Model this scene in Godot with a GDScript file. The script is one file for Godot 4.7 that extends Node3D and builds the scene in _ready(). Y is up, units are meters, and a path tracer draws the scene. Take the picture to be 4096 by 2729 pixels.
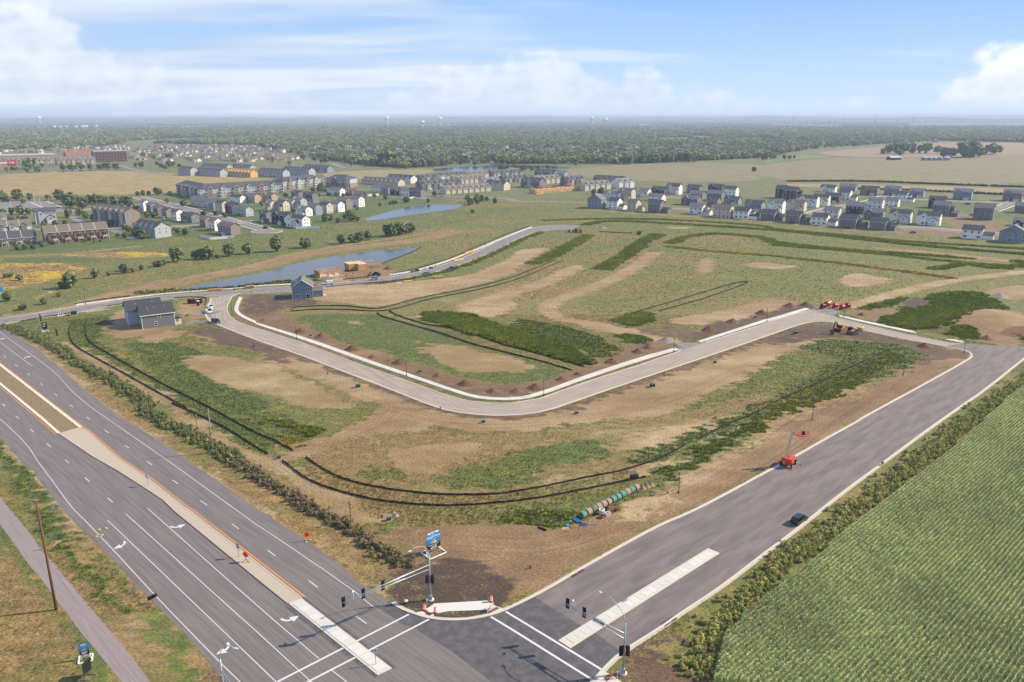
extends Node3D
# A new subdivision seen from the air: highway and signal at the corner, loop road,
# house frames by a pond, finished neighbourhoods, crop fields and woods behind.
# World: metres, y up, camera above the origin looking along -z.

var rng := RandomNumberGenerator.new()
var taken := {}
var mats := {}
var tex := {}
var near_map: Dictionary
var mid_map: Dictionary

func _ready():
	rng.seed = 20240917
	set_camera_and_light()
	make_textures()
	make_ground()
	make_far_land()
	make_roads()
	make_neighbourhoods()
	make_site_houses()
	make_fences()
	make_street_furniture()
	make_vehicles()
	make_machines()
	make_stored_goods()
	make_small_things()
	make_trees()
	make_plants()
	print("done ", Time.get_ticks_msec())

# ------------------------------------------------------------------ camera, sky, sun
func set_camera_and_light():
	var cam := Camera3D.new()
	cam.name = "camera"
	add_child(cam)
	cam.position = Vector3(0,84,0)
	cam.rotation_degrees = Vector3(-16.16,0,0)
	cam.fov = 47.53
	cam.near = 1.0
	cam.far = 60000.0
	cam.current = true
	var env := Environment.new()
	env.background_mode = Environment.BG_SKY
	env.tonemap_mode = Environment.TONE_MAPPER_LINEAR
	env.tonemap_exposure = 1.68
	env.sdfgi_enabled = true
	env.ssao_enabled = true
	env.ssil_enabled = true
	env.fog_enabled = true
	env.fog_density = 0.0001
	env.fog_light_color = Color(0.80,0.87,0.97)
	env.sky = Sky.new()
	var pan := PanoramaSkyMaterial.new()
	pan.panorama = make_sky()
	pan.energy_multiplier = 0.68
	env.sky.sky_material = pan
	var we := WorldEnvironment.new()
	we.name = "world_environment"
	we.environment = env
	add_child(we)
	var sun := DirectionalLight3D.new()
	sun.name = "sun"
	add_child(sun)
	sun.look_at_from_position(Vector3.ZERO, Vector3(-0.79,-0.58,0.17),Vector3.UP)
	sun.light_energy = 1.55
	sun.light_color = Color(1.0,0.93,0.82)
	sun.light_angular_distance = 0.55
	sun.shadow_enabled = true

# Clouds: a soft high sheet, a bank of cumulus low round the horizon, blue in between.
func sky_color(dir: Vector3, n1: FastNoiseLite, n2: FastNoiseLite, n3: FastNoiseLite) -> Color:
	var el: float = rad_to_deg(asin(clampf(dir.y, -1.0,1.0)))
	var az: float = rad_to_deg(atan2(dir.x, -dir.z))
	var t := clampf(el / 50.0,0.0,1.0)
	var blue := Color(0.66,0.81,0.97).lerp(Color(0.26,0.50,0.89), pow(t, 0.75))
	var c := blue.lerp(Color(0.83,0.89,0.955), pow(clampf(1.0 - el / 9.0,0.0,1.0),1.3) * 0.9)
	var h := maxf(dir.y, 0.0) + 0.10
	var pl := Vector3(dir.x / h, 0.0, dir.z / h)
	var w := n1.get_noise_3dv(pl * Vector3(9.0,1,22.0)) * 1.0 + n2.get_noise_3dv(pl * Vector3(15,1,40)) * 0.35
	var ahead := exp(-pow((az - 20.0) / 26.0,2.0))
	var cover := 0.72 - 1.3 * ahead - 0.01 * maxf(0.0, el - 25.0)
	var sheet := smoothstep(-0.35,0.7, w + cover)
	c = c.lerp(Color(0.72,0.79,0.895).lerp(Color(0.88,0.91,0.955), clampf(0.5 + w * 1.1,0,1)), sheet * 0.86)
	var q := Vector3(dir.x, dir.y * 1.5, dir.z)
	var b1 := n2.get_noise_3dv(q * 190.0)
	var b2 := n3.get_noise_3dv(q * 520.0)
	var lump := n1.get_noise_3dv(Vector3(dir.x, 0.06, dir.z) * 110.0)
	var top := 2.1 + lump * 1.7 + 3.6 * exp(-pow((az + 30.0) / 5.5,2.0)) + 1.7 * exp(-pow((az - 3.0) / 5.0,2.0)) - 1.1 * exp(-pow((az - 21.0) / 6.0,2.0)) + 2.2 * exp(-pow((az - 31.5) / 3.4,2.0))
	var d := (top - el) / 1.3 + b1 * 1.1 + b2 * 0.6
	var bank := smoothstep(-0.2,0.75, d)
	var bright := exp(-pow((az - 32.0) / 7.0,2.0))
	var lit := clampf(0.30 + 0.35 * bright + (el - 0.8) / 7.0 + b2 * 0.4 + b1 * 0.25,0.0,1.0)
	var cc := Color(0.77,0.825,0.90).lerp(Color(0.97,0.975,0.985), lit)
	c = c.lerp(cc, bank * lerpf(0.62,0.92, bright) * smoothstep(0.0,1.2, el))
	return c

func make_sky() -> ImageTexture:
	var n1 := FastNoiseLite.new(); n1.seed = 5; n1.frequency = 0.035; n1.fractal_octaves = 5
	var n2 := FastNoiseLite.new(); n2.seed = 11; n2.frequency = 0.05; n2.fractal_octaves = 4
	var n3 := FastNoiseLite.new(); n3.seed = 23; n3.frequency = 0.06; n3.fractal_octaves = 3
	var w := 1024
	var im := Image.create(w, w / 2, false, Image.FORMAT_RGB8)
	for y in range(w / 2):
		for x in range(w):
			im.set_pixel(x, y, sky_color(pano_dir((x + 0.5) / w, (y + 0.5) / (w / 2)), n1, n2, n3))
	im.resize(4096,2048, Image.INTERPOLATE_CUBIC)
	for y in range(660,1024):
		for k in range(-448,448):
			var x := posmod(k, 4096)
			im.set_pixel(x, y, sky_color(pano_dir((x + 0.5) / 4096.0, (y + 0.5) / 2048.0), n1, n2, n3))
	return ImageTexture.create_from_image(im)

func pano_dir(u: float, v: float) -> Vector3:
	var phi := u * TAU
	var th := (0.5 - v) * PI
	return Vector3(sin(phi) * cos(th), sin(th),-cos(phi) * cos(th))

# ------------------------------------------------------------------ naming
func numbered(called: String) -> String:
	var k: int = taken.get(called, 0)
	taken[called] = k + 1
	return called if k == 0 else "%s_%03d" % [called, k]

func tag(o: Node, label: String, category: String, group := ""):
	o.set_meta("label", label)
	o.set_meta("category", category)
	if group != "": o.set_meta("group", group)

func thing(called: String, label: String, category: String, at := Vector3.ZERO, turn := 0.0, group := "") -> Node3D:
	var o := Node3D.new()
	o.name = numbered(called)
	add_child(o)
	o.position = at
	o.rotation.y = turn
	tag(o, label, category, group)
	return o

func commit(called: String, st: SurfaceTool, m: Material, parent: Node = null) -> MeshInstance3D:
	st.generate_normals()
	var o := MeshInstance3D.new()
	o.mesh = st.commit()
	o.material_override = m
	put(o, called, parent)
	return o

func inst(called: String, mesh: Mesh, m: Material, parent: Node, xf := Transform3D.IDENTITY) -> MeshInstance3D:
	var o := MeshInstance3D.new()
	o.mesh = mesh
	o.material_override = m
	o.transform = xf
	put(o, called, parent)
	return o

func put(o: Node, called: String, parent: Node):
	if parent == null:
		o.name = numbered(called)
		add_child(o)
	else:
		o.name = called
		parent.add_child(o, true)

func structure(called: String, st: SurfaceTool, m: Material) -> MeshInstance3D:
	var o := commit(called, st, m)
	o.set_meta("kind", "structure")
	return o

# ------------------------------------------------------------------ shapes
func mb(flat := true) -> SurfaceTool:
	var s := SurfaceTool.new()
	s.begin(Mesh.PRIMITIVE_TRIANGLES)
	s.set_smooth_group(-1 if flat else 0)
	return s

func rr(a: float, b: float) -> float:
	return rng.randf_range(a, b)

func V(x: float, y: float, z: float) -> Vector3:
	return Vector3(x, y, z)

func W(x: float, y: float) -> Vector2:
	return Vector2(x, y)

func tri(s: SurfaceTool, a: Vector3, b: Vector3, c: Vector3):
	s.add_vertex(a); s.add_vertex(b); s.add_vertex(c)

func quad(s: SurfaceTool, a: Vector3, b: Vector3, c: Vector3, d: Vector3):
	tri(s, a, b, c); tri(s, a, c, d)

# box between two corners
func bx(s: SurfaceTool, lo: Vector3, hi: Vector3, xf := Transform3D.IDENTITY):
	var p := []
	for k in 8:
		p.append(xf * Vector3(hi.x if k & 1 else lo.x, hi.y if k & 2 else lo.y, hi.z if k & 4 else lo.z))
	quad(s, p[4], p[6], p[7], p[5])
	quad(s, p[1], p[3], p[2], p[0])
	quad(s, p[5], p[7], p[3], p[1])
	quad(s, p[0], p[2], p[6], p[4])
	quad(s, p[6], p[2], p[3], p[7])
	quad(s, p[0], p[4], p[5], p[1])

func cbox(s: SurfaceTool, c: Vector3, size: Vector3, xf := Transform3D.IDENTITY):
	bx(s, c - size / 2, c + size / 2, xf)

# straight bar with a square or round section
func bar(s: SurfaceTool, a: Vector3, b: Vector3, r0: float, r1 := -1.0, n := 8, caps := true):
	if r1 < 0: r1 = r0
	var ax := (b - a).normalized()
	var up := Vector3.UP if absf(ax.y) < 0.95 else Vector3.RIGHT
	var u := ax.cross(up).normalized()
	var v := ax.cross(u)
	for k in n:
		var t0 := TAU * k / n; var t1 := TAU * (k + 1) / n
		var d0 := u * cos(t0) + v * sin(t0); var d1 := u * cos(t1) + v * sin(t1)
		quad(s, a + d0 * r0, b + d0 * r1, b + d1 * r1, a + d1 * r0)
		if caps:
			tri(s, a, a + d0 * r0, a + d1 * r0)
			tri(s, b, b + d1 * r1, b + d0 * r1)

func pbox(called: String, m: Material, parent: Node, lo: Vector3, hi: Vector3):
	var s := mb()
	bx(s, lo, hi)
	commit(called, s, m, parent)

func pbar(called: String, m: Material, parent: Node, a: Vector3, b: Vector3, r0: float, r1 := -1.0, n := 8):
	var s := mb()
	bar(s, a, b, r0, r1, n)
	commit(called, s, m, parent)

# surface of revolution round y: list of Vector2(radius, height)
func lathe(s: SurfaceTool, prof: Array, n := 12, xf := Transform3D.IDENTITY):
	for k in n:
		var t0 := TAU * k / n; var t1 := TAU * (k + 1) / n
		for j in prof.size() - 1:
			var p: Vector2 = prof[j]; var q: Vector2 = prof[j + 1]
			var a := xf * Vector3(p.x * cos(t0), p.y, p.x * sin(t0)); var b := xf * Vector3(q.x * cos(t0), q.y, q.x * sin(t0))
			var c := xf * Vector3(q.x * cos(t1), q.y, q.x * sin(t1)); var d := xf * Vector3(p.x * cos(t1), p.y, p.x * sin(t1))
			quad(s, a, b, c, d)

# outline in x-y pushed out along z from z0 to z1
func extrude(s: SurfaceTool, outline: PackedVector2Array, z0: float, z1: float, xf := Transform3D.IDENTITY):
	var t := Geometry2D.triangulate_polygon(outline)
	for k in range(0, t.size(),3):
		var a := outline[t[k]]; var b := outline[t[k + 1]]; var c := outline[t[k + 2]]
		tri(s, xf * Vector3(a.x, a.y, z1), xf * Vector3(b.x, b.y, z1), xf * Vector3(c.x, c.y, z1))
		tri(s, xf * Vector3(a.x, a.y, z0), xf * Vector3(c.x, c.y, z0), xf * Vector3(b.x, b.y, z0))
	var n := outline.size()
	for k in n:
		var a := outline[k]; var b := outline[(k + 1) % n]
		quad(s, xf * Vector3(a.x, a.y, z0), xf * Vector3(b.x, b.y, z0), xf * Vector3(b.x, b.y, z1), xf * Vector3(a.x, a.y, z1))

func path_tube(s: SurfaceTool, pts: Array, r: float, n := 6):
	for k in pts.size() - 1:
		bar(s, pts[k], pts[k + 1], r, r, n)

func pv(a: Array) -> PackedVector2Array:
	var o := PackedVector2Array()
	for k in range(0, a.size(),2): o.append(Vector2(a[k], a[k + 1]))
	return o

# a polyline with corners rounded by two rounds of cutting
func smooth(p: PackedVector2Array, rounds := 2) -> PackedVector2Array:
	for r in rounds:
		var o := PackedVector2Array([p[0]])
		for k in p.size() - 1:
			if k > 0: o.append(p[k].lerp(p[k + 1],0.25))
			if k < p.size() - 2: o.append(p[k].lerp(p[k + 1],0.75))
		o.append(p[p.size() - 1])
		p = o
	return p

func resample(p: PackedVector2Array, step: float) -> PackedVector2Array:
	var o := PackedVector2Array([p[0]])
	var left := step
	for k in p.size() - 1:
		var a := p[k]; var b := p[k + 1]
		var l := a.distance_to(b)
		while l >= left and l > 0.0001:
			a = a.lerp(b, left / l)
			l = a.distance_to(b)
			o.append(a)
			left = step
		left -= l
	if o[o.size() - 1].distance_to(p[p.size() - 1]) > step * 0.3: o.append(p[p.size() - 1])
	return o

# flat sheet from an outline, uv in metres turned by angle
func sheet(s: SurfaceTool, outline: PackedVector2Array, y: float, turn := 0.0):
	var t := Geometry2D.triangulate_polygon(outline)
	for k in range(0, t.size(),3):
		for j in [0,1,2]:
			var p := outline[t[k + j]]
			s.set_uv(p.rotated(turn))
			s.add_vertex(Vector3(p.x, y, p.y))

# strip between two edges sampled at equal fractions; uv x across (0..1), y along in metres
func strip(s: SurfaceTool, a: PackedVector2Array, b: PackedVector2Array, y: float, n := 60):
	var pa := by_fraction(a, n); var pb := by_fraction(b, n)
	var run := 0.0
	for k in n:
		var nx := run + pa[k].distance_to(pa[k + 1])
		var w := pa[k].distance_to(pb[k])
		var q := [[pa[k],Vector2(0, run)],[pb[k],Vector2(w, run)],[pb[k + 1],Vector2(w, nx)],[pa[k + 1],Vector2(0, nx)]]
		for j in [0,1,2,0,2,3]:
			s.set_uv(q[j][1])
			s.add_vertex(Vector3(q[j][0].x, y, q[j][0].y))
		run = nx

func by_fraction(p: PackedVector2Array, n: int) -> PackedVector2Array:
	var total := 0.0
	for k in p.size() - 1: total += p[k].distance_to(p[k + 1])
	var o := resample(p, total / n)
	while o.size() > n + 1: o.remove_at(o.size() - 1)
	while o.size() < n + 1: o.append(p[p.size() - 1])
	o[n] = p[p.size() - 1]
	return o

func offset_line(p: PackedVector2Array, d: float) -> PackedVector2Array:
	var o := PackedVector2Array()
	for k in p.size():
		var a := p[maxi(k - 1,0)]; var b := p[mini(k + 1, p.size() - 1)]
		var t := (b - a).normalized()
		o.append(p[k] + Vector2(-t.y, t.x) * d)
	return o

# ribbon of width w and height h along a line (h = 0: paint)
func ribbon(s: SurfaceTool, p: PackedVector2Array, w: float, y0: float, y1: float):
	var a := offset_line(p, w / 2); var b := offset_line(p, -w / 2)
	for k in p.size() - 1:
		quad(s, Vector3(a[k].x, y1, a[k].y),Vector3(a[k + 1].x, y1, a[k + 1].y),Vector3(b[k + 1].x, y1, b[k + 1].y),Vector3(b[k].x, y1, b[k].y))
		if y1 - y0 > 0.02:
			quad(s, Vector3(a[k].x, y0, a[k].y),Vector3(a[k + 1].x, y0, a[k + 1].y),Vector3(a[k + 1].x, y1, a[k + 1].y),Vector3(a[k].x, y1, a[k].y))
			quad(s, Vector3(b[k + 1].x, y0, b[k + 1].y),Vector3(b[k].x, y0, b[k].y),Vector3(b[k].x, y1, b[k].y),Vector3(b[k + 1].x, y1, b[k + 1].y))

# ------------------------------------------------------------------ materials
func noise_tex(key: String, seed_: int, freq: float, lo: float, hi: float, oct := 4, size := 512) -> Texture2D:
	if tex.has(key): return tex[key]
	var n := FastNoiseLite.new()
	n.seed = seed_; n.frequency = freq; n.fractal_octaves = oct
	var im := n.get_seamless_image(size, size)
	im.convert(Image.FORMAT_RGB8)
	var data := im.get_data()
	for k in data.size(): data[k] = int(255.0 * lerpf(lo, hi, data[k] / 255.0))
	tex[key] = ImageTexture.create_from_image(Image.create_from_data(size, size, false, Image.FORMAT_RGB8, data))
	return tex[key]

func make_textures():
	noise_tex("grain", 3,0.12,0.72,1.0,3,256)
	noise_tex("blotch", 8,0.02,0.55,1.0,5,512)

func mat(key: String, col: Color, rough := 0.8, metal := 0.0, grain := 0.0) -> StandardMaterial3D:
	if mats.has(key): return mats[key]
	var m := StandardMaterial3D.new()
	m.albedo_color = col
	m.roughness = rough
	m.metallic = metal
	if grain > 0.0:
		m.albedo_texture = tex["grain"]
		m.uv1_triplanar = true
		m.uv1_world_triplanar = true
		m.uv1_scale = Vector3.ONE * grain
		m.albedo_color = Color(col.r * 1.14, col.g * 1.14, col.b * 1.14)
	mats[key] = m
	return m

func lit_vertex(key: String, rough := 0.9) -> StandardMaterial3D:
	if mats.has(key): return mats[key]
	var m := StandardMaterial3D.new()
	m.vertex_color_use_as_albedo = true
	m.roughness = rough
	mats[key] = m
	return m

# ------------------------------------------------------------------ ground heights
func bump(x: float, z: float, cx: float, cz: float, rx: float, rz: float, turn: float, h: float) -> float:
	var p := Vector2(x - cx, z - cz).rotated(turn)
	var d := Vector2(p.x / rx, p.y / rz).length()
	return h * smoothstep(1.0,0.25, d) if d < 1.0 else 0.0

var pond_polys: Array = []
func height(x: float, z: float) -> float:
	var y := 0.0
	if x > 100.0 and z < -235.0 and z > -420.0:
		y += bump(x, z, 196,-318,42,17,0.62,3.6)
	if x > -45.0 and x < 30.0 and z < -250.0 and z > -340.0:
		y += bump(x, z, -18,-300,26,11,-0.75,1.4)
	if z < -335.0:
		for pp in pond_polys:
			var bb: Rect2 = pp[1]
			if not bb.has_point(Vector2(x, z)): continue
			var q := Vector2(x, z)
			var inside := Geometry2D.is_point_in_polygon(q, pp[0])
			var d := 1e9
			var poly: PackedVector2Array = pp[0]
			for k in poly.size():
				d = minf(d, q.distance_to(Geometry2D.get_closest_point_to_segment(q, poly[k], poly[(k + 1) % poly.size()])))
			if inside: y -= 0.5 + minf(d, 4.0) * 0.25
			elif d < 2.5: y -= 0.5 * (1.0 - d / 2.5)
	return y

# ------------------------------------------------------------------ painted ground
func raster(im: Image, poly: PackedVector2Array, v: int, org: Vector2, k: Vector2):
	var n := poly.size()
	var lo := 1e9; var hi := -1e9
	var q := PackedVector2Array()
	for p in poly:
		var r := (p - org) * k
		q.append(r); lo = minf(lo, r.y); hi = maxf(hi, r.y)
	var w := im.get_width()
	var col := Color8(v, v, v)
	for y in range(maxi(0, int(floor(lo))), mini(im.get_height() - 1, int(ceil(hi))) + 1):
		var xs := []
		var yy := y + 0.5
		for j in n:
			var a := q[j]; var b := q[(j + 1) % n]
			if (a.y <= yy) != (b.y <= yy):
				xs.append(a.x + (yy - a.y) / (b.y - a.y) * (b.x - a.x))
		xs.sort()
		for j in range(0, xs.size() - 1,2):
			var x0 := maxi(0, int(round(xs[j]))); var x1 := mini(w, int(round(xs[j + 1])))
			if x1 > x0: im.fill_rect(Rect2i(x0, y, x1 - x0,1), col)

func stroke_poly(p: PackedVector2Array, w: float) -> PackedVector2Array:
	var s := smooth(p, 1)
	var a := offset_line(s, w / 2); var b := offset_line(s, -w / 2)
	b.reverse()
	a.append_array(b)
	return a

# Builds the colour map of one ground sheet from the painted outlines plus noise.
func ground_map(rect: Rect2, size: int, blur: int) -> Dictionary:
	var half := size / 2
	var chan := []
	for c in 4:
		var base: float = [0.85,0.3,0.45,0.1][c]
		var im := Image.create(half, half, false, Image.FORMAT_L8)
		im.fill(Color8(int(base * 255),0,0))
		var k := Vector2(half / rect.size.x, half / rect.size.y)
		for p in PAINT:
			var poly := pv(p[5])
			poly = smooth_ring(poly) if p[4] == 0 else stroke_poly(poly, p[4])
			var v: float = p[c] if c < 3 else p[3] / 2.0
			raster(im, poly, int(clampf(v, 0,1) * 255), rect.position, k)
		im.resize(half / blur, half / blur, Image.INTERPOLATE_BILINEAR)
		im.resize(half, half, Image.INTERPOLATE_CUBIC)
		chan.append(im.get_data())
	var trk := Image.create(size, size, false, Image.FORMAT_L8)
	trk.fill(Color8(128,0,0))
	var ks := Vector2(size / rect.size.x, size / rect.size.y)
	rng.seed = 77
	for t in WHEEL_TRACKS:
		var line := smooth(pv(t[2]),3)
		var spread: float = t[0]
		for j in int(spread * 5.0):
			var off := rr(-0.5,0.5) * spread
			var drift := rr(-1.5,1.5)
			var a := rr(0.0,0.6); var b := a + rr(0.15,0.5)
			var seg := PackedVector2Array()
			for m in line.size():
				var f := float(m) / line.size()
				if f >= a and f <= b: seg.append(line[m])
			if seg.size() < 3: continue
			var lo := offset_line(seg, off); var hi := offset_line(seg, off + rr(0.22,0.5))
			for m in lo.size():
				var sh := Vector2(drift * m / lo.size(),0)
				lo[m] += sh; hi[m] += sh
			hi.reverse(); lo.append_array(hi)
			raster(trk, lo, int(128 + rr(-75,60)), rect.position, ks)
	var td := trk.get_data()
	var nz := []
	for spec in [[31,0.010,4],[32,0.05,4],[33,0.16,2]]:
		var n := FastNoiseLite.new()
		n.seed = spec[0]; n.fractal_octaves = spec[2]
		n.frequency = spec[1] * rect.size.x / half
		nz.append(n.get_image(half, half, false, false, true).get_data())
	var fine := FastNoiseLite.new()
	fine.seed = 41; fine.frequency = 0.32; fine.fractal_octaves = 2
	var fd := fine.get_image(size, size, false, false, true).get_data()
	var out := PackedByteArray(); out.resize(size * size * 3)
	var veg := PackedByteArray(); veg.resize(half * half)
	var cg: PackedByteArray = chan[0]; var cs: PackedByteArray = chan[1]; var cy: PackedByteArray = chan[2]
	var na: PackedByteArray = nz[0]; var nb: PackedByteArray = nz[1]; var nc: PackedByteArray = nz[2]
	var soil := ramp([[0.0,160,139,105],[0.2,141,116,82],[0.45,119,93,64],[0.7,95,73,54],[1.0,66,54,44]])
	var plant := ramp([[0.0,74,90,36],[0.25,88,98,40],[0.5,105,104,47],[0.75,126,104,62],[0.9,136,113,66],[0.96,166,140,38],[1.0,172,144,28]])
	var nn := half * half
	var wp := 4 if rect.size.x < 500 else 6
	var hgt := PackedByteArray(); hgt.resize(nn)
	var ct: PackedByteArray = chan[3]
	for y in size:
		var hy := (y >> 1) * half
		var o := y * size
		for x in size:
			var h0 := hy + (x >> 1)
			var a: int = na[h0] - 128; var b: int = nb[h0] - 128; var c: int = nc[h0] - 128
			var wb: int = nb[(h0 + 40961) % nn] - 128
			var h := clampi((y >> 1) + (wb >> wp) + (c >> (wp + 1)),0, half - 1) * half + clampi((x >> 1) + (b >> wp) + (c >> wp),0, half - 1)
			var f: int = fd[o + x] - 128
			var tr: int = td[o + x] - 128
			var g: int = cg[h]
			var v: int = g + ((a * 7 + b * 7 + c * 14) >> 4) + ((f * 3) >> 2) - absi(tr)
			var t: int = clampi((v - 46) * 2,0,255)
			var si: int = clampi(cs[h] + ((b * 5 + c * 4 + a * 5) >> 4) - (tr * 2) / 3,0,255) * 3
			var pi: int = clampi(cy[h] + ((a * 4 + b * 3 + c * 2) >> 3),0,255 if cy[h] > 225 else 214) * 3
			var l: int = 244 + ((f * 3) >> 2) + (c >> 2)
			var i := (o + x) * 3
			out[i] = mini(255, ((soil[si] * (255 - t) + plant[pi] * t) * l) >> 16)
			out[i + 1] = mini(255, ((soil[si + 1] * (255 - t) + plant[pi + 1] * t) * l) >> 16)
			out[i + 2] = mini(255, ((soil[si + 2] * (255 - t) + plant[pi + 2] * t) * l) >> 16)
			veg[h0] = t
			hgt[h0] = ct[h]
	return {"rect": rect, "half": half, "size": size, "rgb": out, "veg": veg, "tall": hgt, "image": Image.create_from_data(size, size, false, Image.FORMAT_RGB8, out)}

func smooth_ring(p: PackedVector2Array) -> PackedVector2Array:
	for r in 2:
		var o := PackedVector2Array()
		for k in p.size():
			var a := p[k]; var b := p[(k + 1) % p.size()]
			o.append(a.lerp(b, 0.25)); o.append(a.lerp(b, 0.75))
		p = o
	return p

func ramp(stops: Array) -> PackedInt32Array:
	var o := PackedInt32Array(); o.resize(256 * 3)
	for k in 256:
		var t := k / 255.0
		var j := 0
		while j < stops.size() - 2 and t > stops[j + 1][0]: j += 1
		var a: Array = stops[j]; var b: Array = stops[j + 1]
		var f := clampf((t - a[0]) / (b[0] - a[0]),0,1)
		for c in 3: o[k * 3 + c] = int(lerpf(a[c + 1], b[c + 1], f))
	return o

func ground_sheet(called: String, map: Dictionary, y: float, cell: float):
	var rect: Rect2 = map.rect
	var m := StandardMaterial3D.new()
	m.albedo_texture = ImageTexture.create_from_image(map.image)
	m.roughness = 0.95
	m.normal_enabled = true
	m.normal_texture = ImageTexture.create_from_image(normal_image())
	m.normal_scale = 0.3
	m.uv1_scale = Vector3.ONE
	var nx := int(ceil(rect.size.x / cell)); var nz := int(ceil(rect.size.y / cell))
	var verts := PackedVector3Array(); var uvs := PackedVector2Array(); var idx := PackedInt32Array()
	for j in nz + 1:
		for i in nx + 1:
			var u := float(i) / nx; var v := float(j) / nz
			var p := rect.position + rect.size * Vector2(u, v)
			verts.append(Vector3(p.x, y + height(p.x, p.y), p.y))
			uvs.append(Vector2(u, v))
	for j in nz:
		for i in nx:
			var a := j * (nx + 1) + i
			idx.append_array([a, a + 1, a + nx + 2, a, a + nx + 2, a + nx + 1])
	var st := SurfaceTool.new()
	st.begin(Mesh.PRIMITIVE_TRIANGLES)
	st.set_smooth_group(0)
	for k in verts.size():
		st.set_uv(uvs[k]); st.add_vertex(verts[k])
	for k in idx: st.add_index(k)
	st.generate_normals(); st.generate_tangents()
	var o := MeshInstance3D.new()
	o.mesh = st.commit(); o.material_override = m
	o.name = numbered(called); add_child(o)
	o.set_meta("kind", "structure")

func normal_image() -> Image:
	if tex.has("nimg"): return tex["nimg"]
	var n := FastNoiseLite.new(); n.seed = 90; n.frequency = 0.3; n.fractal_octaves = 3
	var im := n.get_image(2048,2048, false, false, true)
	im.convert(Image.FORMAT_RGBA8)
	im.bump_map_to_normal_map(1.0)
	tex["nimg"] = im
	return im

func make_ground():
	for k in ["pond_site", "pond_mid", "pond_right"]:
		var poly := smooth_ring(pv(LINES[k]))
		var bb := Rect2(poly[0],Vector2.ZERO)
		for p in poly: bb = bb.expand(p)
		pond_polys.append([poly, bb.grow(3.0)])
	near_map = ground_map(Rect2(-225,-332,450,262),2048,5)
	mid_map = ground_map(Rect2(-470,-842,960,510),2048,3)
	ground_sheet("site_ground", near_map, 0.0,2.5)
	ground_sheet("meadow_ground", mid_map, 0.0,3.0)
	var wm := StandardMaterial3D.new()
	wm.albedo_color = Color(0.09,0.13,0.15)
	wm.roughness = 0.12
	wm.normal_enabled = true
	var wn := FastNoiseLite.new(); wn.seed = 4; wn.frequency = 0.06; wn.fractal_octaves = 3
	var wi := wn.get_seamless_image(256,256); wi.convert(Image.FORMAT_RGBA8); wi.bump_map_to_normal_map(1.0)
	wm.normal_texture = ImageTexture.create_from_image(wi)
	wm.normal_scale = 0.25
	wm.uv1_scale = Vector3(0.11,0.2,1)
	for k in ["pond_site", "pond_mid", "pond_far", "pond_far2", "pond_left", "pond_right"]:
		var st := mb()
		var far: bool = k.contains("far") or k == "pond_left"
		sheet(st, smooth_ring(pv(LINES[k])),-0.28 if not far else 0.12)
		structure("pond_water", st, wm)

# ------------------------------------------------------------------ far land
func patch_mat(key: String, a: Color, b: Color, scale: float) -> StandardMaterial3D:
	if mats.has(key): return mats[key]
	var n := FastNoiseLite.new(); n.seed = key.hash() & 0xffff; n.frequency = 0.012; n.fractal_octaves = 6; n.fractal_gain = 0.62
	var im := n.get_seamless_image(512,512)
	im.convert(Image.FORMAT_RGB8)
	var d := im.get_data()
	for k in range(0, d.size(),3):
		var t := d[k] / 255.0
		t = clampf((t - 0.5) * 1.7 + 0.5,0,1)
		d[k] = int(255 * lerpf(a.r, b.r, t)); d[k + 1] = int(255 * lerpf(a.g, b.g, t)); d[k + 2] = int(255 * lerpf(a.b, b.b, t))
	var m := StandardMaterial3D.new()
	m.albedo_texture = ImageTexture.create_from_image(Image.create_from_data(512,512, false, Image.FORMAT_RGB8, d))
	m.uv1_triplanar = true; m.uv1_world_triplanar = true
	m.uv1_scale = V(1,1,1.6) * scale
	m.roughness = 0.95
	mats[key] = m
	return m

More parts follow.
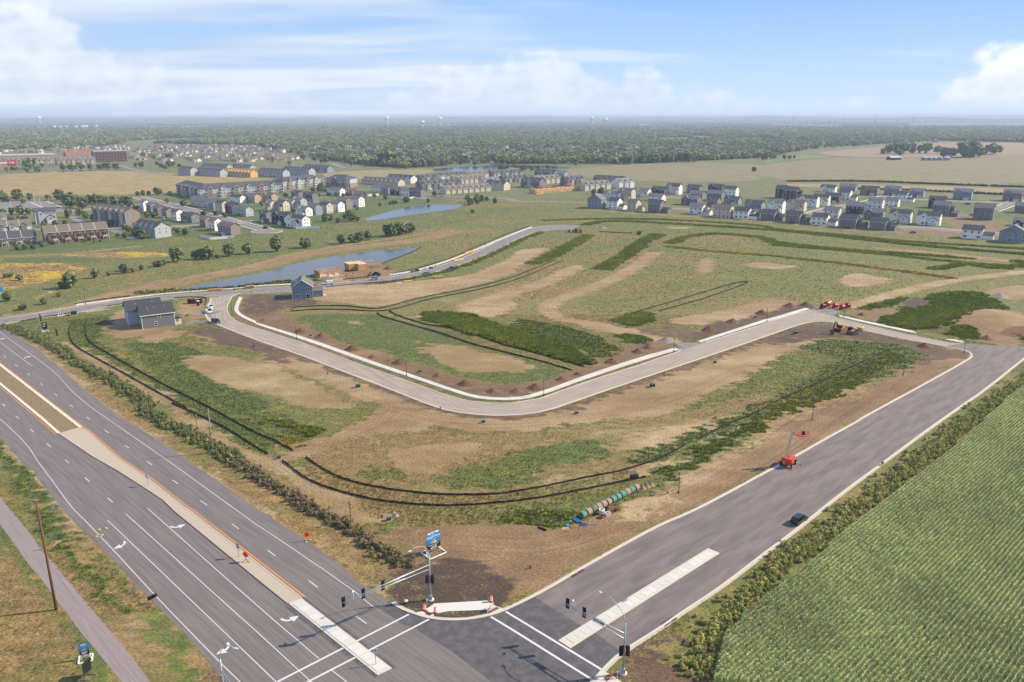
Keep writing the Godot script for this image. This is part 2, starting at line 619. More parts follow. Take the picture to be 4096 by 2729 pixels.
func make_far_land():
	var land := patch_mat("land", Color(0.30,0.35,0.20), Color(0.42,0.42,0.27),0.004)
	var st := mb()
	quad(st, V(-45000,-2.2,3000),V(45000,-2.2,3000),V(45000,-2.2,-45000),V(-45000,-2.2,-45000))
	structure("land", st, land)
	st = mb()
	quad(st, V(-3400,-0.06,-838),V(3400,-0.06,-838),V(3400,-0.06,-5200),V(-3400,-0.06,-5200))
	quad(st, V(-3400,-0.06,300),V(-469,-0.06,300),V(-469,-0.06,-838),V(-3400,-0.06,-838))
	quad(st, V(489,-0.06,300),V(3400,-0.06,300),V(3400,-0.06,-838),V(489,-0.06,-838))
	structure("plain", st, patch_mat("plain", Color(0.29,0.335,0.16), Color(0.42,0.41,0.235),0.01))
	var looks := {
		"gold": [Color(0.45,0.415,0.24), Color(0.60,0.50,0.32),0.006], "drymeadow": [Color(0.40,0.40,0.24), Color(0.60,0.51,0.36),0.012],
		"crop": [Color(0.38,0.37,0.235), Color(0.50,0.445,0.30),0.005], "crop2": [Color(0.48,0.42,0.28), Color(0.57,0.49,0.34),0.008],
		"brown": [Color(0.47,0.40,0.30), Color(0.55,0.47,0.36),0.006], "meadow": [Color(0.30,0.40,0.20), Color(0.44,0.47,0.27),0.01],
		"sandy": [Color(0.60,0.49,0.40), Color(0.72,0.60,0.50),0.003]}
	var lift := 0.02
	for f in FIELDS:
		st = mb()
		sheet(st, smooth_ring(pv(f[2])), lift)
		lift += 0.05
		structure(f[0], st, patch_mat(f[1], looks[f[1]][0], looks[f[1]][1], looks[f[1]][2]))
	rng.seed = 404
	var ridge_mat := patch_mat("ridge", Color(0.17,0.23,0.14), Color(0.31,0.34,0.22),0.0006)
	for spec in [[17500.0,88.0,1],[15000.0,66.0,2],[12500.0,38.0,3]]:
		var n := FastNoiseLite.new(); n.seed = spec[2]; n.frequency = 0.16; n.fractal_octaves = 4
		st = mb(false)
		var prev := []
		for k in 181:
			var a := deg_to_rad(-55.0 + 110.0 * k / 180.0)
			var h: float = spec[1] * (0.75 + 0.75 * n.get_noise_1d(k * 0.25) + 0.10 * n.get_noise_1d(k * 4.0))
			var rr: float = spec[0] + 700.0 * n.get_noise_1d(k * 0.4 + 99.0)
			var d := V(sin(a),0,-cos(a))
			var col := [d * (rr - 1500.0) + V(0,-2.5,0), d * (rr - 500.0) + V(0, h * 0.55,0), d * rr + V(0, h, 0), d * (rr + 900.0) + V(0, h * 0.6,0), d * (rr + 2000.0) + V(0,-2.5,0)]
			if k > 0:
				for j in 4: quad(st, prev[j], col[j], col[j + 1], prev[j + 1])
			prev = col
		structure("hills", st, ridge_mat)
	make_far_buildings()

func make_far_buildings():
	rng.seed = 606
	var white := mat("far_white", Color(0.86,0.86,0.85),0.7)
	var tank := mb(false)
	lathe(tank, [W(0,19.5),W(10.4,18.2),W(11,17.6),W(11,0)],18)
	tank.generate_normals()
	var tank_mesh := tank.commit()
	var k := 0
	for a in [[-3448,1],[-3424, .9],[-3400,1],[-3374, .95],[-3285,1],[-3250,1.2],[-3212,1.2],[-3150,1.1]]:
		var o := inst("storage_tank", tank_mesh, white, null, Transform3D(Basis().scaled(Vector3.ONE * a[1]),V(a[0],-2.2,-6056 - 30 * (k % 2))))
		tag(o, "white cylindrical storage tank far off on the left, %s from the left" % ordinal(k), "tank", "storage tanks on the left skyline")
		k += 1
	for w in [[-646.0,-5787.0,58.0, "large white water tower rising above the woods left of centre"],[-1245.0,-8000.0,86.0, "faint small water tower on the skyline left of the large white one"],[-722.0,-8000.0,82.0, "pale water tower on the skyline right of the large white one"],[790.0,-8000.0,84.0, "pale water tower near the middle of the skyline, left of its twin"],[752.0 + 60.0,-7000.0,74.0, "pale water tower near the middle of the skyline, right of its twin"],[-5287.0,-9000.0,90.0, "tiny water tower on the far left skyline"]]:
		var t := thing("water_tower", w[3], "water tower", V(w[0],-2.2, w[1]))
		var h: float = w[2]
		var st := mb(false)
		lathe(st, [W(h * 0.15,0),W(h * 0.125, h * 0.5),W(h * 0.14, h * 0.68)],14)
		commit("shaft", st, mat("tower_shaft", Color(0.66,0.67,0.68),0.7), t)
		st = mb(false)
		lathe(st, [W(h * 0.14, h * 0.66),W(h * 0.26, h * 0.74),W(h * 0.29, h * 0.82),W(h * 0.28, h * 0.92),W(h * 0.2, h * 0.99),W(0, h * 1.02)],18)
		commit("bowl", st, white, t)
	var sheds := [[-3300,-5200,130, "white"],[-2120,-4700,170, "white"],[-1750,-5900,210, "tan"],[-1250,-6400,160, "white"],[-900,-6800,120, "white"],[-1500,-4450,120, "white"],[-640,-4700,190, "white"],[-560,-4640,60, "red"],[60,-5100,140, "white"],[1250,-6900,260, "white"],[1650,-6500,170, "white"],[2350,-6400,240, "white"],[2750,-6200,200, "tan"],[3500,-6900,160, "white"],[4100,-6600,180, "white"],[2300,-8200,300, "white"],[-3900,-6800,160, "tan"],[4700,-7600,240, "white"]]
	for s in sheds:
		var t := thing("warehouse", "long low %s warehouse far off, %s from the left on the skyline" % [s[3], ordinal(sheds.find(s))], "warehouse", V(s[0],-2.2, s[1]), rr(-0.3,0.3), "warehouses on the skyline")
		var st := mb()
		cbox(st, V(0,5,0),V(s[2],10,60))
		commit("wall", st, mat("shed_" + s[3], {"white": Color(0.8,0.8,0.8), "tan": Color(0.62,0.52,0.45), "red": Color(0.62,0.25,0.25)}[s[3]],0.8), t)
		st = mb()
		cbox(st, V(0,10.4,0),V(s[2] + 2,0.8,62))
		commit("roof", st, white, t)
	for j in 16:
		var x := 2350.0 + j * 85.0 + rr(-30,30)
		var h := rr(30,85)
		var st := mb()
		bar(st, Vector3.ZERO, V(0, h, 0),5.0,3.4,8)
		bar(st, V(0, h, 0),V(0, h + 3,0),4.2,4.2,8)
		var o := commit("refinery_stack", st, mat("stack", Color(0.45,0.46,0.48),0.8))
		o.position = V(x * 1.35,-2.2,-9300)
		tag(o, "thin refinery stack in the haze right of centre, %s from the left" % ordinal(j), "stack", "refinery stacks in the haze")
	for a in [[2350.0,-5200.0,105.0, "tall thin radio mast standing above the fields on the right"],[-3050.0,-5600.0,60.0, "thin pale green mast on the left skyline"]]:
		var st := mb()
		for q in 3:
			var d := V(sin(q * TAU / 3),0, cos(q * TAU / 3)) * 1.5
			bar(st, d, d * 0.3 + V(0, a[2],0),0.5,0.3,4)
		for q in 12:
			bar(st, V(-1.2, a[2] * q / 12.0,0),V(1.2, a[2] * (q + 1) / 12.0,0),0.3,0.3,4)
		var o := commit("radio_mast", st, mat("mast", Color(0.5,0.52,0.54),0.6))
		o.position = V(a[0],-2.2, a[1])
		tag(o, a[3], "mast")
	var barn := thing("red_barn", "small red barn with a pale metal roof beside the farm trees", "barn", V(772,0,-1607),0.25)
	var st2 := mb()
	cbox(st2,V(0,2.4,0),V(24,4.8,14))
	commit("wall", st2, mat("barn_red", Color(0.42,0.16,0.13),0.8), barn)
	st2 = mb()
	quad(st2,V(-13,4.6,8),V(13,4.6,8),V(13,7.6,0),V(-13,7.6,0))
	quad(st2,V(-13,7.6,0),V(13,7.6,0),V(13,4.6,-8),V(-13,4.6,-8))
	tri(st2,V(13,4.6,8),V(13,4.6,-8),V(13,7.6,0))
	commit("roof", st2, mat("tin", Color(0.72,0.74,0.76),0.45,0.3), barn)
	var bins := [[817,7.0,6],[830,6.5,5.5],[841,6.0,5],[852,5.5,6],[867,8.5,5]]
	for b in bins:
		var o := thing("grain_bin", "round steel grain bin with a conical roof at the farmstead, %s from the left" % ordinal(bins.find(b)), "grain bin", V(b[0] + 4,0,-1583 - bins.find(b) * 2),0, "grain bins at the farmstead")
		var s3 := mb(false)
		lathe(s3,[W(b[1] * 0.8,0),W(b[1] * 0.8, b[2])],16)
		commit("wall", s3, mat("bin", Color(0.48,0.52,0.55),0.5,0.4), o)
		s3 = mb(false)
		lathe(s3,[W(b[1] * 0.84, b[2] - 0.1),W(0.4, b[2] + 2.6),W(0, b[2] + 2.7)],16)
		commit("roof", s3, mat("tin", Color(0.72,0.74,0.76),0.45,0.3), o)

func ordinal(k: int) -> String:
	var names := ["first", "second", "third", "fourth", "fifth", "sixth", "seventh", "eighth", "ninth", "tenth", "eleventh", "twelfth", "thirteenth", "fourteenth", "fifteenth", "sixteenth", "seventeenth", "eighteenth", "nineteenth"]
	if k < names.size(): return names[k]
	var tens := ["twent", "thirt", "fort", "fift", "sixt", "sevent", "eight", "ninet"]
	var n := k + 1
	if n >= 100: return ("hundred-and-" + ordinal(n - 101)) if n > 100 else "hundredth"
	var t: String = tens[n / 10 - 2]
	return t + "ieth" if n % 10 == 0 else t + "y-" + names[n % 10 - 1]

# ------------------------------------------------------------------ roads
func asphalt(key: String, a: Color, b: Color, streak: Vector2) -> StandardMaterial3D:
	if mats.has(key): return mats[key]
	var n := FastNoiseLite.new(); n.seed = key.hash() & 0xfff; n.frequency = 0.014; n.fractal_octaves = 6; n.fractal_gain = 0.6
	var im := n.get_seamless_image(1024,512)
	im.convert(Image.FORMAT_RGB8)
	var f := FastNoiseLite.new(); f.seed = 5; f.frequency = 0.45; f.fractal_octaves = 1
	var fi := f.get_seamless_image(1024,512).get_data()
	var d := im.get_data()
	for k in range(0, d.size(),3):
		var t := clampf((d[k] / 255.0 - 0.5) * 1.8 + 0.5,0,1)
		var g := 0.97 + 0.06 * fi[k / 3] / 255.0
		d[k] = int(minf(255,255 * lerpf(a.r, b.r, t) * g)); d[k + 1] = int(minf(255,255 * lerpf(a.g, b.g, t) * g)); d[k + 2] = int(minf(255,255 * lerpf(a.b, b.b, t) * g))
	var m := StandardMaterial3D.new()
	m.albedo_texture = ImageTexture.create_from_image(Image.create_from_data(1024,512, false, Image.FORMAT_RGB8, d))
	m.uv1_scale = V(streak.x, streak.y, 1)
	m.roughness = 0.85
	mats[key] = m
	return m

func cat(a: PackedVector2Array, b: PackedVector2Array) -> PackedVector2Array:
	var o := a.duplicate(); var r := b.duplicate()
	r.reverse(); o.append_array(r)
	return o

func road(called: String, outline: PackedVector2Array, y: float, m: Material, turn: float):
	var st := mb()
	sheet(st, outline, y, turn)
	structure(called, st, m)

func painted(called: String, line: PackedVector2Array, w: float, y: float, m: Material):
	var st := mb()
	ribbon(st, line, w, y, y)
	structure(called, st, m)

func raised(called: String, outline: PackedVector2Array, y0: float, y1: float, m: Material) -> MeshInstance3D:
	var st := mb()
	sheet(st, outline, y1)
	var n := outline.size()
	for k in n:
		var a := outline[k]; var b := outline[(k + 1) % n]
		quad(st, V(a.x, y0, a.y),V(b.x, y0, b.y),V(b.x, y1, b.y),V(a.x, y1, a.y))
	return structure(called, st, m)

# concrete slabs cut by joints: each panel of a walk or island is a piece of its own
func panels(parent: Node, a: PackedVector2Array, b: PackedVector2Array, step: float, y0: float, y1: float, list: Array):
	var total := 0.0
	for k in a.size() - 1: total += a[k].distance_to(a[k + 1])
	var n := maxi(1, int(total / step))
	var pa := by_fraction(a, n); var pb := by_fraction(b, n)
	for k in n:
		var g := 0.03 / maxf(0.5, pa[k].distance_to(pa[k + 1]))
		var q := [pa[k].lerp(pa[k + 1], g), pb[k].lerp(pb[k + 1], g), pb[k + 1].lerp(pb[k], g), pa[k + 1].lerp(pa[k], g)]
		var st := mb()
		var lo := []; var hi := []
		for p in q:
			lo.append(V(p.x, y0, p.y)); hi.append(V(p.x, y1, p.y))
		quad(st, hi[0], hi[1], hi[2], hi[3])
		for j in 4: quad(st, lo[j], lo[(j + 1) % 4], hi[(j + 1) % 4], hi[j])
		commit("slab", st, list[rng.randi() % list.size()], parent)

func make_roads():
	rng.seed = 11
	var conc := [mat("conc_a", Color(0.74,0.71,0.66),0.85,0,0.9), mat("conc_b", Color(0.71,0.68,0.63),0.85,0,0.9), mat("conc_c", Color(0.77,0.74,0.69),0.85,0,0.9)]
	var newc := [mat("newc_a", Color(0.76,0.75,0.72),0.85,0,0.9), mat("newc_b", Color(0.73,0.72,0.69),0.85,0,0.9)]
	var oldc := mat("oldc", Color(0.66,0.61,0.54),0.9,0,0.6)
	var kerbm := mat("kerb", Color(0.74,0.71,0.65),0.85,0,0.7)
	var white := mat("paint_white", Color(0.76,0.76,0.75),0.7,0,1.6)
	var yellow := mat("paint_yellow", Color(0.83,0.52,0.13),0.7,0,1.6)
	var hw := asphalt("highway", Color(0.375,0.35,0.34), Color(0.435,0.408,0.395),W(0.0035,0.16))
	var fresh := asphalt("fresh", Color(0.27,0.265,0.27), Color(0.34,0.33,0.335),W(0.03,0.06))
	var cross := asphalt("cross", Color(0.36,0.335,0.325), Color(0.445,0.41,0.39),W(0.004,0.05))
	var loop := asphalt("loop", Color(0.49,0.455,0.42), Color(0.63,0.58,0.51),W(0.1,0.009))
	var back := asphalt("back", Color(0.41,0.39,0.385), Color(0.50,0.47,0.45),W(0.02,0.04))
	var trail := asphalt("trail", Color(0.47,0.43,0.425), Color(0.53,0.49,0.475),W(0.2,0.012))
	var hdir := W(1,0).angle_to(pv(LINES["far_white"])[9] - pv(LINES["far_white"])[4])
	var sdir := W(1,0).angle_to(pv(LINES["st_lower"])[8] - pv(LINES["st_lower"])[5])
	var su := pv(LINES["st_upper"]); var sl := pv(LINES["st_lower"]); var sf := pv(LINES["st_far"])
	var o := su.duplicate()
	for k in range(1, sf.size()): o.append(sf[k])
	var tail := sl.duplicate(); tail.reverse(); o.append_array(tail)
	o.append(W(-20,-85)); o.append(W(-34,-105))
	road("cross_street", o, 0.016, cross, -sdir)
	var ne := pv(LINES["hwy_near_edge"]); var fe := pv(LINES["hwy_far_edge"]); var nj := pv(LINES["new_joint"])
	o = ne.duplicate()
	o.append(W(-8,-80)); 
	var tj := nj.duplicate(); tj.reverse()
	o.append_array(tj)
	var tf := fe.duplicate(); tf.reverse(); o.append_array(tf)
	road("highway", o, 0.022, hw, -hdir)
	var pj := pv(LINES["paving_joint"])
	o = PackedVector2Array()
	for k in range(0,9): o.append(su[k])
	o.append(pj[0]); o.append(pj[1]); o.append(pj[2]); o.append(pj[3])
	o.append(sl[2]); o.append(sl[1]); o.append(sl[0]); o.append(W(10,-92)); o.append(W(-4,-88))
	for k in tj.size(): o.append(tj[k])
	road("fresh_asphalt", o, 0.028, fresh, 0.3)
	for k in ["patch_h1", "patch_h2"]: road("asphalt_patch", pv(LINES[k]),0.034, fresh, 0)
	var st := mb()
	strip(st, pv(LINES["trail_l"]), pv(LINES["trail_r"]),0.02)
	structure("trail", st, trail)
	road("frontage_road", cat(smooth(pv(LINES["front_lo"]),1), smooth(pv(LINES["front_hi"]),1)),0.018, back, 0.4)
	var li := pv(LINES["loop_in"]); var lo := pv(LINES["loop_out"])
	var main := li.slice(0,18); main.append_array(li.slice(21,25)); main.append_array(li.slice(28))
	st = mb()
	strip(st, smooth(lo, 1), main, 0.024,150)
	structure("loop_road", st, loop)
	road("street_stub", PackedVector2Array([li[17], li[18], li[19], li[20], li[21]]),0.021, back, 0.0)
	road("street_stub", PackedVector2Array([li[24], li[25], li[26], li[27], li[28]]),0.021, back, 0.0)
	for k in ["loop_out", "st_upper", "st_lower"]:
		st = mb()
		ribbon(st, resample(smooth(pv(LINES[k]),1),1.5),0.42,0.0,0.13)
		structure("kerb", st, kerbm)
		st = mb()
		ribbon(st, resample(offset_line(smooth(pv(LINES[k]),1),-0.42 if k != "st_lower" else 0.42),1.5),0.44,0.0,0.033)
		structure("gutter", st, mat("gutter", Color(0.68,0.65,0.60),0.9,0,0.5))
	for seg in [[0,19],[21,25],[28,33]]:
		st = mb()
		ribbon(st, resample(li.slice(seg[0], mini(seg[1], li.size())),1.5),0.40,0.0,0.12)
		structure("kerb", st, kerbm)
	for k in ["front_lo", "front_hi"]:
		st = mb()
		ribbon(st, resample(smooth(pv(LINES[k]),1),2.0),0.40,0.0,0.11)
		structure("kerb", st, kerbm)
	for k in [["walk_a", 1.9],["walk_b", 1.9],["walk_c", 1.9],["walk_d", 2.0],["fwalk", 3.0],["fwalk2", 3.0]]:
		var w := Node3D.new()
		put(w, "pavement", null)
		w.set_meta("kind", "structure")
		panels(w, smooth(pv(LINES[k[0] + "_lo"]),1), smooth(pv(LINES[k[0] + "_hi"]),1), k[1],0.0,0.11, newc)
	var mn := pv(LINES["med_near"]); var mf := pv(LINES["med_far"])
	var grass := patch_mat("median_grass", Color(0.40,0.34,0.24), Color(0.52,0.45,0.33),0.2)
	o = cat(mn.slice(0,4), mf.slice(0,4))
	raised("median_grass", o, 0.0,0.15, grass)
	o = cat(mn.slice(3), mf.slice(3))
	raised("median_paving", o, 0.0,0.16, oldc)
	for k in [mn, mf]:
		st = mb()
		var l: PackedVector2Array = k.slice(0,4)
		ribbon(st, offset_line(l, 0.0),0.75,0.0,0.18)
		structure("kerb", st, mat("kerb_pale", Color(0.80,0.77,0.70),0.85,0,0.7))
		st = mb()
		ribbon(st, k.slice(3),0.4,0.0,0.19)
		structure("kerb", st, oldc)
	for k in [[mn.slice(0,4),0.75],[mf, -0.7]]:
		painted("yellow_line", offset_line(k[0], k[1] if k[1] < 0 else 0.75),0.24,0.036, yellow)
	for k in ["island_h", "island_s"]:
		var q := pv(LINES[k])
		var isl := raised("traffic_island", q, 0.0,0.10, kerbm)
		var a := PackedVector2Array([q[0].lerp(q[1],0.16) if k == "island_h" else q[0].lerp(q[3],0.2), q[3].lerp(q[2],0.16) if k == "island_h" else q[1].lerp(q[2],0.2)])
		var b := PackedVector2Array([q[0].lerp(q[1],0.84) if k == "island_h" else q[0].lerp(q[3],0.8), q[3].lerp(q[2],0.84) if k == "island_h" else q[1].lerp(q[2],0.8)])
		var a2 := PackedVector2Array([a[0].lerp(a[1],0.03), a[1].lerp(a[0],0.03)]); var b2 := PackedVector2Array([b[0].lerp(b[1],0.03), b[1].lerp(b[0],0.03)])
		panels(isl, a2, b2,1.6,0.10,0.155, newc)
	for k in ["near_white", "turn_a", "turn_b", "turn_c", "turn_d", "far_white", "far_taper"]:
		painted("white_line", smooth(pv(LINES[k]),1),0.14,0.036, white)
	for k in ["cw_h1", "cw_h2", "cw_s1", "cw_s2"]:
		var fl := pv(LINES[k])
		if k.begins_with("cw_s"):
			painted("crosswalk_line", fl, 0.42,0.042, white)
		else:
			var isl := pv(LINES["island_h"])
			var a := fl[0]; var b := fl[fl.size() - 1]
			var h1 = Geometry2D.segment_intersects_segment(a, b, isl[1], isl[2])
			var h2 = Geometry2D.segment_intersects_segment(a, b, isl[0], isl[3])
			painted("crosswalk_line", PackedVector2Array([a, h1]),0.38,0.042, white)
			painted("crosswalk_line", PackedVector2Array([h2, b]),0.38,0.042, white)
	for k in ["dash_near", "dash_far"]:
		var p := pv(LINES[k])
		for j in range(0, p.size() - 1,2):
			painted("lane_dash", PackedVector2Array([p[j], p[j + 1]]),0.18,0.036, white)
	var along := (pv(LINES["turn_b"])[1] - pv(LINES["turn_b"])[0]).normalized()
	for a in [[ARROWS[0],1.0,1.0],[ARROWS[1],-1.0,1.0],[ARROWS[2],1.0,1.0],[ARROWS[3],-1.0,1.0],[ARROWS[4],1.0,-1.0],[ARROWS[5],1.0,-1.0]]:
		turn_arrow(W(a[0][0], a[0][1]), along * a[2], a[1], white)
	var corner := pv(CORNER_WALK)
	raised("corner_pavement", corner, 0.0,0.10, newc[0])
	raised("corner_pavement", pv(RAMP_A),0.0,0.085, conc[0])
	raised("corner_pavement", pv(RAMP_B),0.0,0.085, conc[0])
	raised("corner_pavement", pv(RAMP_C),0.0,0.085, conc[0])
	for q in [TILE_A, TILE_B, TILE_C]: raised("warning_tile", pv(q),0.0,0.097, mat("red_tile", Color(0.45,0.27,0.24),0.8,0,2.0))
	for d in DRAINS:
		var t := thing("storm_drain", d[2], "drain", V(d[0],0.03, d[1]),0.72, "storm drains")
		st = mb()
		for k in 6: cbox(st, V(-0.6 + k * 0.24,0.06,0),V(0.1,0.05,0.9))
		cbox(st, V(0,0.02,0),V(1.5,0.06,1.0))
		commit("grate", st, mat("rust_iron", Color(0.36,0.21,0.15),0.8), t)
	var y := 0.03
	for s in STREETS:
		st = mb()
		var p := smooth(pv(s[2]),2)
		strip(st, offset_line(p, s[1] / 2.0), offset_line(p, -s[1] / 2.0), y + 0.1,40)
		structure(s[0], st, back)
		y += 0.012
		for side in [-1,1]:
			if s[0].contains("street") or s[0] == "avenue":
				st = mb()
				ribbon(st, resample(offset_line(p, side * (s[1] / 2.0 + 2.2)),6.0),1.6,0.0,0.14)
				structure("footway", st, conc[0])
	road("parking_lot", pv(PARKING),0.12, back, 0.3)
	st = mb()
	var ring := PackedVector2Array()
	for k in 24: ring.append(W(-186.5,-589.5) + W(11.5,0).rotated(TAU * k / 24))
	sheet(st, ring, 0.2)
	structure("turning_circle", st, back)
	ring.append(ring[0])
	st = mb()
	ribbon(st, ring, 0.6,0.0,0.26)
	structure("kerb", st, kerbm)

func turn_arrow(at: Vector2, dir: Vector2, side: float, m: Material):
	var s := W(-dir.y, dir.x) * side
	at -= s * 0.9
	var st := mb()
	var prev_a := at - dir * 1.7 + s * -0.22; var prev_b := at - dir * 1.7 + s * 0.22
	for k in range(1,9):
		var t := k / 8.0
		var ang := t * PI * 0.5
		var c := at - dir * (1.7 - 1.5 * sin(ang)) + s * (1.15 * (1.0 - cos(ang)))
		var fw := (dir * cos(ang) + s * sin(ang)).normalized()
		var sd := W(-fw.y, fw.x) * side
		var a := c - sd * 0.22; var b := c + sd * 0.22
		quad(st, v3(prev_a), v3(prev_b), v3(b), v3(a))
		prev_a = a; prev_b = b
		if k == 8:
			tri(st, v3(c - sd * 0.85), v3(c + fw * 1.5), v3(c + sd * 0.85))
	structure("turn_arrow", st, m)

func v3(p: Vector2, y := 0.037) -> Vector3:
	return V(p.x, y, p.y)

# ------------------------------------------------------------------ houses
const WALLS := {"white": [0.90,0.895,0.88], "offwhite": [0.82,0.815,0.80], "cream": [0.74,0.71,0.65], "steel": [0.49,0.54,0.60], "slate": [0.42,0.43,0.45], "charcoal": [0.22,0.23,0.26], "navy": [0.16,0.19,0.27], "taupe": [0.50,0.46,0.43], "brown": [0.43,0.37,0.33], "palegrey": [0.63,0.66,0.68], "tan": [0.66,0.59,0.49], "brick": [0.40,0.25,0.21], "plywood": [0.80,0.63,0.38], "tanbrick": [0.60,0.49,0.40], "stone": [0.60,0.53,0.44], "darkbrick": [0.30,0.19,0.18]}
const ROOFS := {"grey": [0.43,0.43,0.45], "dark": [0.28,0.285,0.31], "brown": [0.42,0.39,0.36], "plyroof": [0.76,0.55,0.30], "plydeck": [0.80,0.66,0.44], "flat": [0.66,0.64,0.60], "rust": [0.52,0.36,0.27]}
const WALL_WORDS := {"white": "white", "offwhite": "pale grey", "cream": "cream", "steel": "blue-grey", "slate": "mid grey", "charcoal": "near-black", "navy": "navy blue", "taupe": "taupe", "brown": "brown", "palegrey": "light grey", "tan": "tan", "brick": "red-brown brick", "plywood": "bare plywood", "tanbrick": "tan brick", "stone": "tan stone", "darkbrick": "dark red brick"}
var shared := {}

func wall_mat(k: String) -> StandardMaterial3D:
	var c: Array = WALLS[k]
	return mat("wall_" + k, Color(c[0], c[1], c[2]),0.8,0.0,0.35)

func roof_mat(k: String) -> StandardMaterial3D:
	var c: Array = ROOFS[k]
	return mat("roof_" + k, Color(c[0], c[1], c[2]),0.92,0.0,0.5)

func pane_mat() -> StandardMaterial3D:
	var m := mat("pane", Color(0.07,0.085,0.10),0.08)
	m.metallic_specular = 0.6
	return m

func trim_mat() -> StandardMaterial3D:
	return mat("trim", Color(0.86,0.86,0.85),0.6)

func shared_mesh(key: String, make: Callable) -> Mesh:
	if not shared.has(key):
		var st := mb()
		make.call(st)
		st.generate_normals()
		shared[key] = st.commit()
	return shared[key]

# a window on a wall: face looks along +z of xf; frame of four bars, pane set back, a bar across
func window(parent: Node, xf: Transform3D, w: float, h: float):
	var key := "win_%.1f_%.1f" % [w, h]
	var fm := shared_mesh(key, func(st):
		var t := 0.11
		bx(st, V(-w / 2 - t, -h / 2 - t, -0.05),V(-w / 2, h / 2 + t, 0.09))
		bx(st, V(w / 2,-h / 2 - t, -0.05),V(w / 2 + t, h / 2 + t, 0.09))
		bx(st, V(-w / 2, h / 2,-0.05),V(w / 2, h / 2 + t, 0.09))
		bx(st, V(-w / 2,-h / 2 - t, -0.05),V(w / 2,-h / 2,0.12))
		bx(st, V(-w / 2,-0.04,0.02),V(w / 2,0.04,0.07)))
	var pm := shared_mesh(key + "p", func(st): bx(st, V(-w / 2,-h / 2,-0.04),V(w / 2, h / 2,0.03)))
	var o := inst("window", fm, trim_mat(), parent, xf)
	inst("pane", pm, pane_mat(), o)

func face(p: Vector3, turn: float) -> Transform3D:
	return Transform3D(Basis(Vector3.UP, turn), p)

# walls with gables; ridge along x ("x") or along z ("z"); centred on the base
func gabled_walls(st: SurfaceTool, w: float, d: float, e: float, r: float, ridge: String, at := Vector3.ZERO):
	var x := w / 2; var z := d / 2
	bx(st, at + V(-x, 0,-z), at + V(x, e, z))
	if r <= 0.01: return
	for s in [-1,1]:
		if ridge == "x": tri(st, at + V(s * x, e, z), at + V(s * x, e, -z), at + V(s * x, e + r, 0))
		else: tri(st, at + V(x, e, s * z), at + V(-x, e, s * z), at + V(0, e + r, s * z))

# two roof slabs with overhang and thickness
func gabled_roof(st: SurfaceTool, w: float, d: float, e: float, r: float, ridge: String, at := Vector3.ZERO, over := 0.45):
	var hw := w / 2; var hd := d / 2
	var span := hd if ridge == "x" else hw
	var run := (hw if ridge == "x" else hd) + over
	var sl := r / span
	var out := span + over
	var y0 := e - over * sl + 0.06; var y1 := e + r + 0.06
	var th := 0.22
	for s in [-1.0,1.0]:
		var p := []
		for q in [[-run, out, y0],[run, out, y0],[run, 0.0, y1],[-run, 0.0, y1]]:
			for k in [0.0, th]:
				p.append(at + (V(q[0], q[2] + k, s * q[1]) if ridge == "x" else V(s * q[1], q[2] + k, q[0])))
		quad(st, p[1], p[3], p[5], p[7])
		quad(st, p[0], p[2], p[4], p[6])
		quad(st, p[0], p[2], p[3], p[1])
		quad(st, p[2], p[4], p[5], p[3])
		quad(st, p[6], p[0], p[1], p[7])

func garage_door(parent: Node, xf: Transform3D, w: float):
	var key := "gd_%.1f" % w
	var o := inst("garage_door", shared_mesh(key, func(st):
		bx(st, V(-w / 2 - 0.12,0,-0.05),V(w / 2 + 0.12,2.35,0.05))), mat("door_frame", Color(0.82,0.82,0.81),0.7), parent, xf)
	for k in 4:
		inst("panel", shared_mesh(key + "panel", func(st): bx(st, V(-w / 2,0.03,0.04),V(w / 2,0.52,0.09))), mat("door_panel", Color(0.76,0.76,0.75),0.7), o, Transform3D(Basis(),V(0,0.04 + k * 0.55,0)))

func porch_door(parent: Node, xf: Transform3D):
	inst("door", shared_mesh("door", func(st):
		bx(st, V(-0.5,0,-0.05),V(0.5,2.1,0.06))), mat("door", Color(0.22,0.20,0.20),0.5), parent, xf)

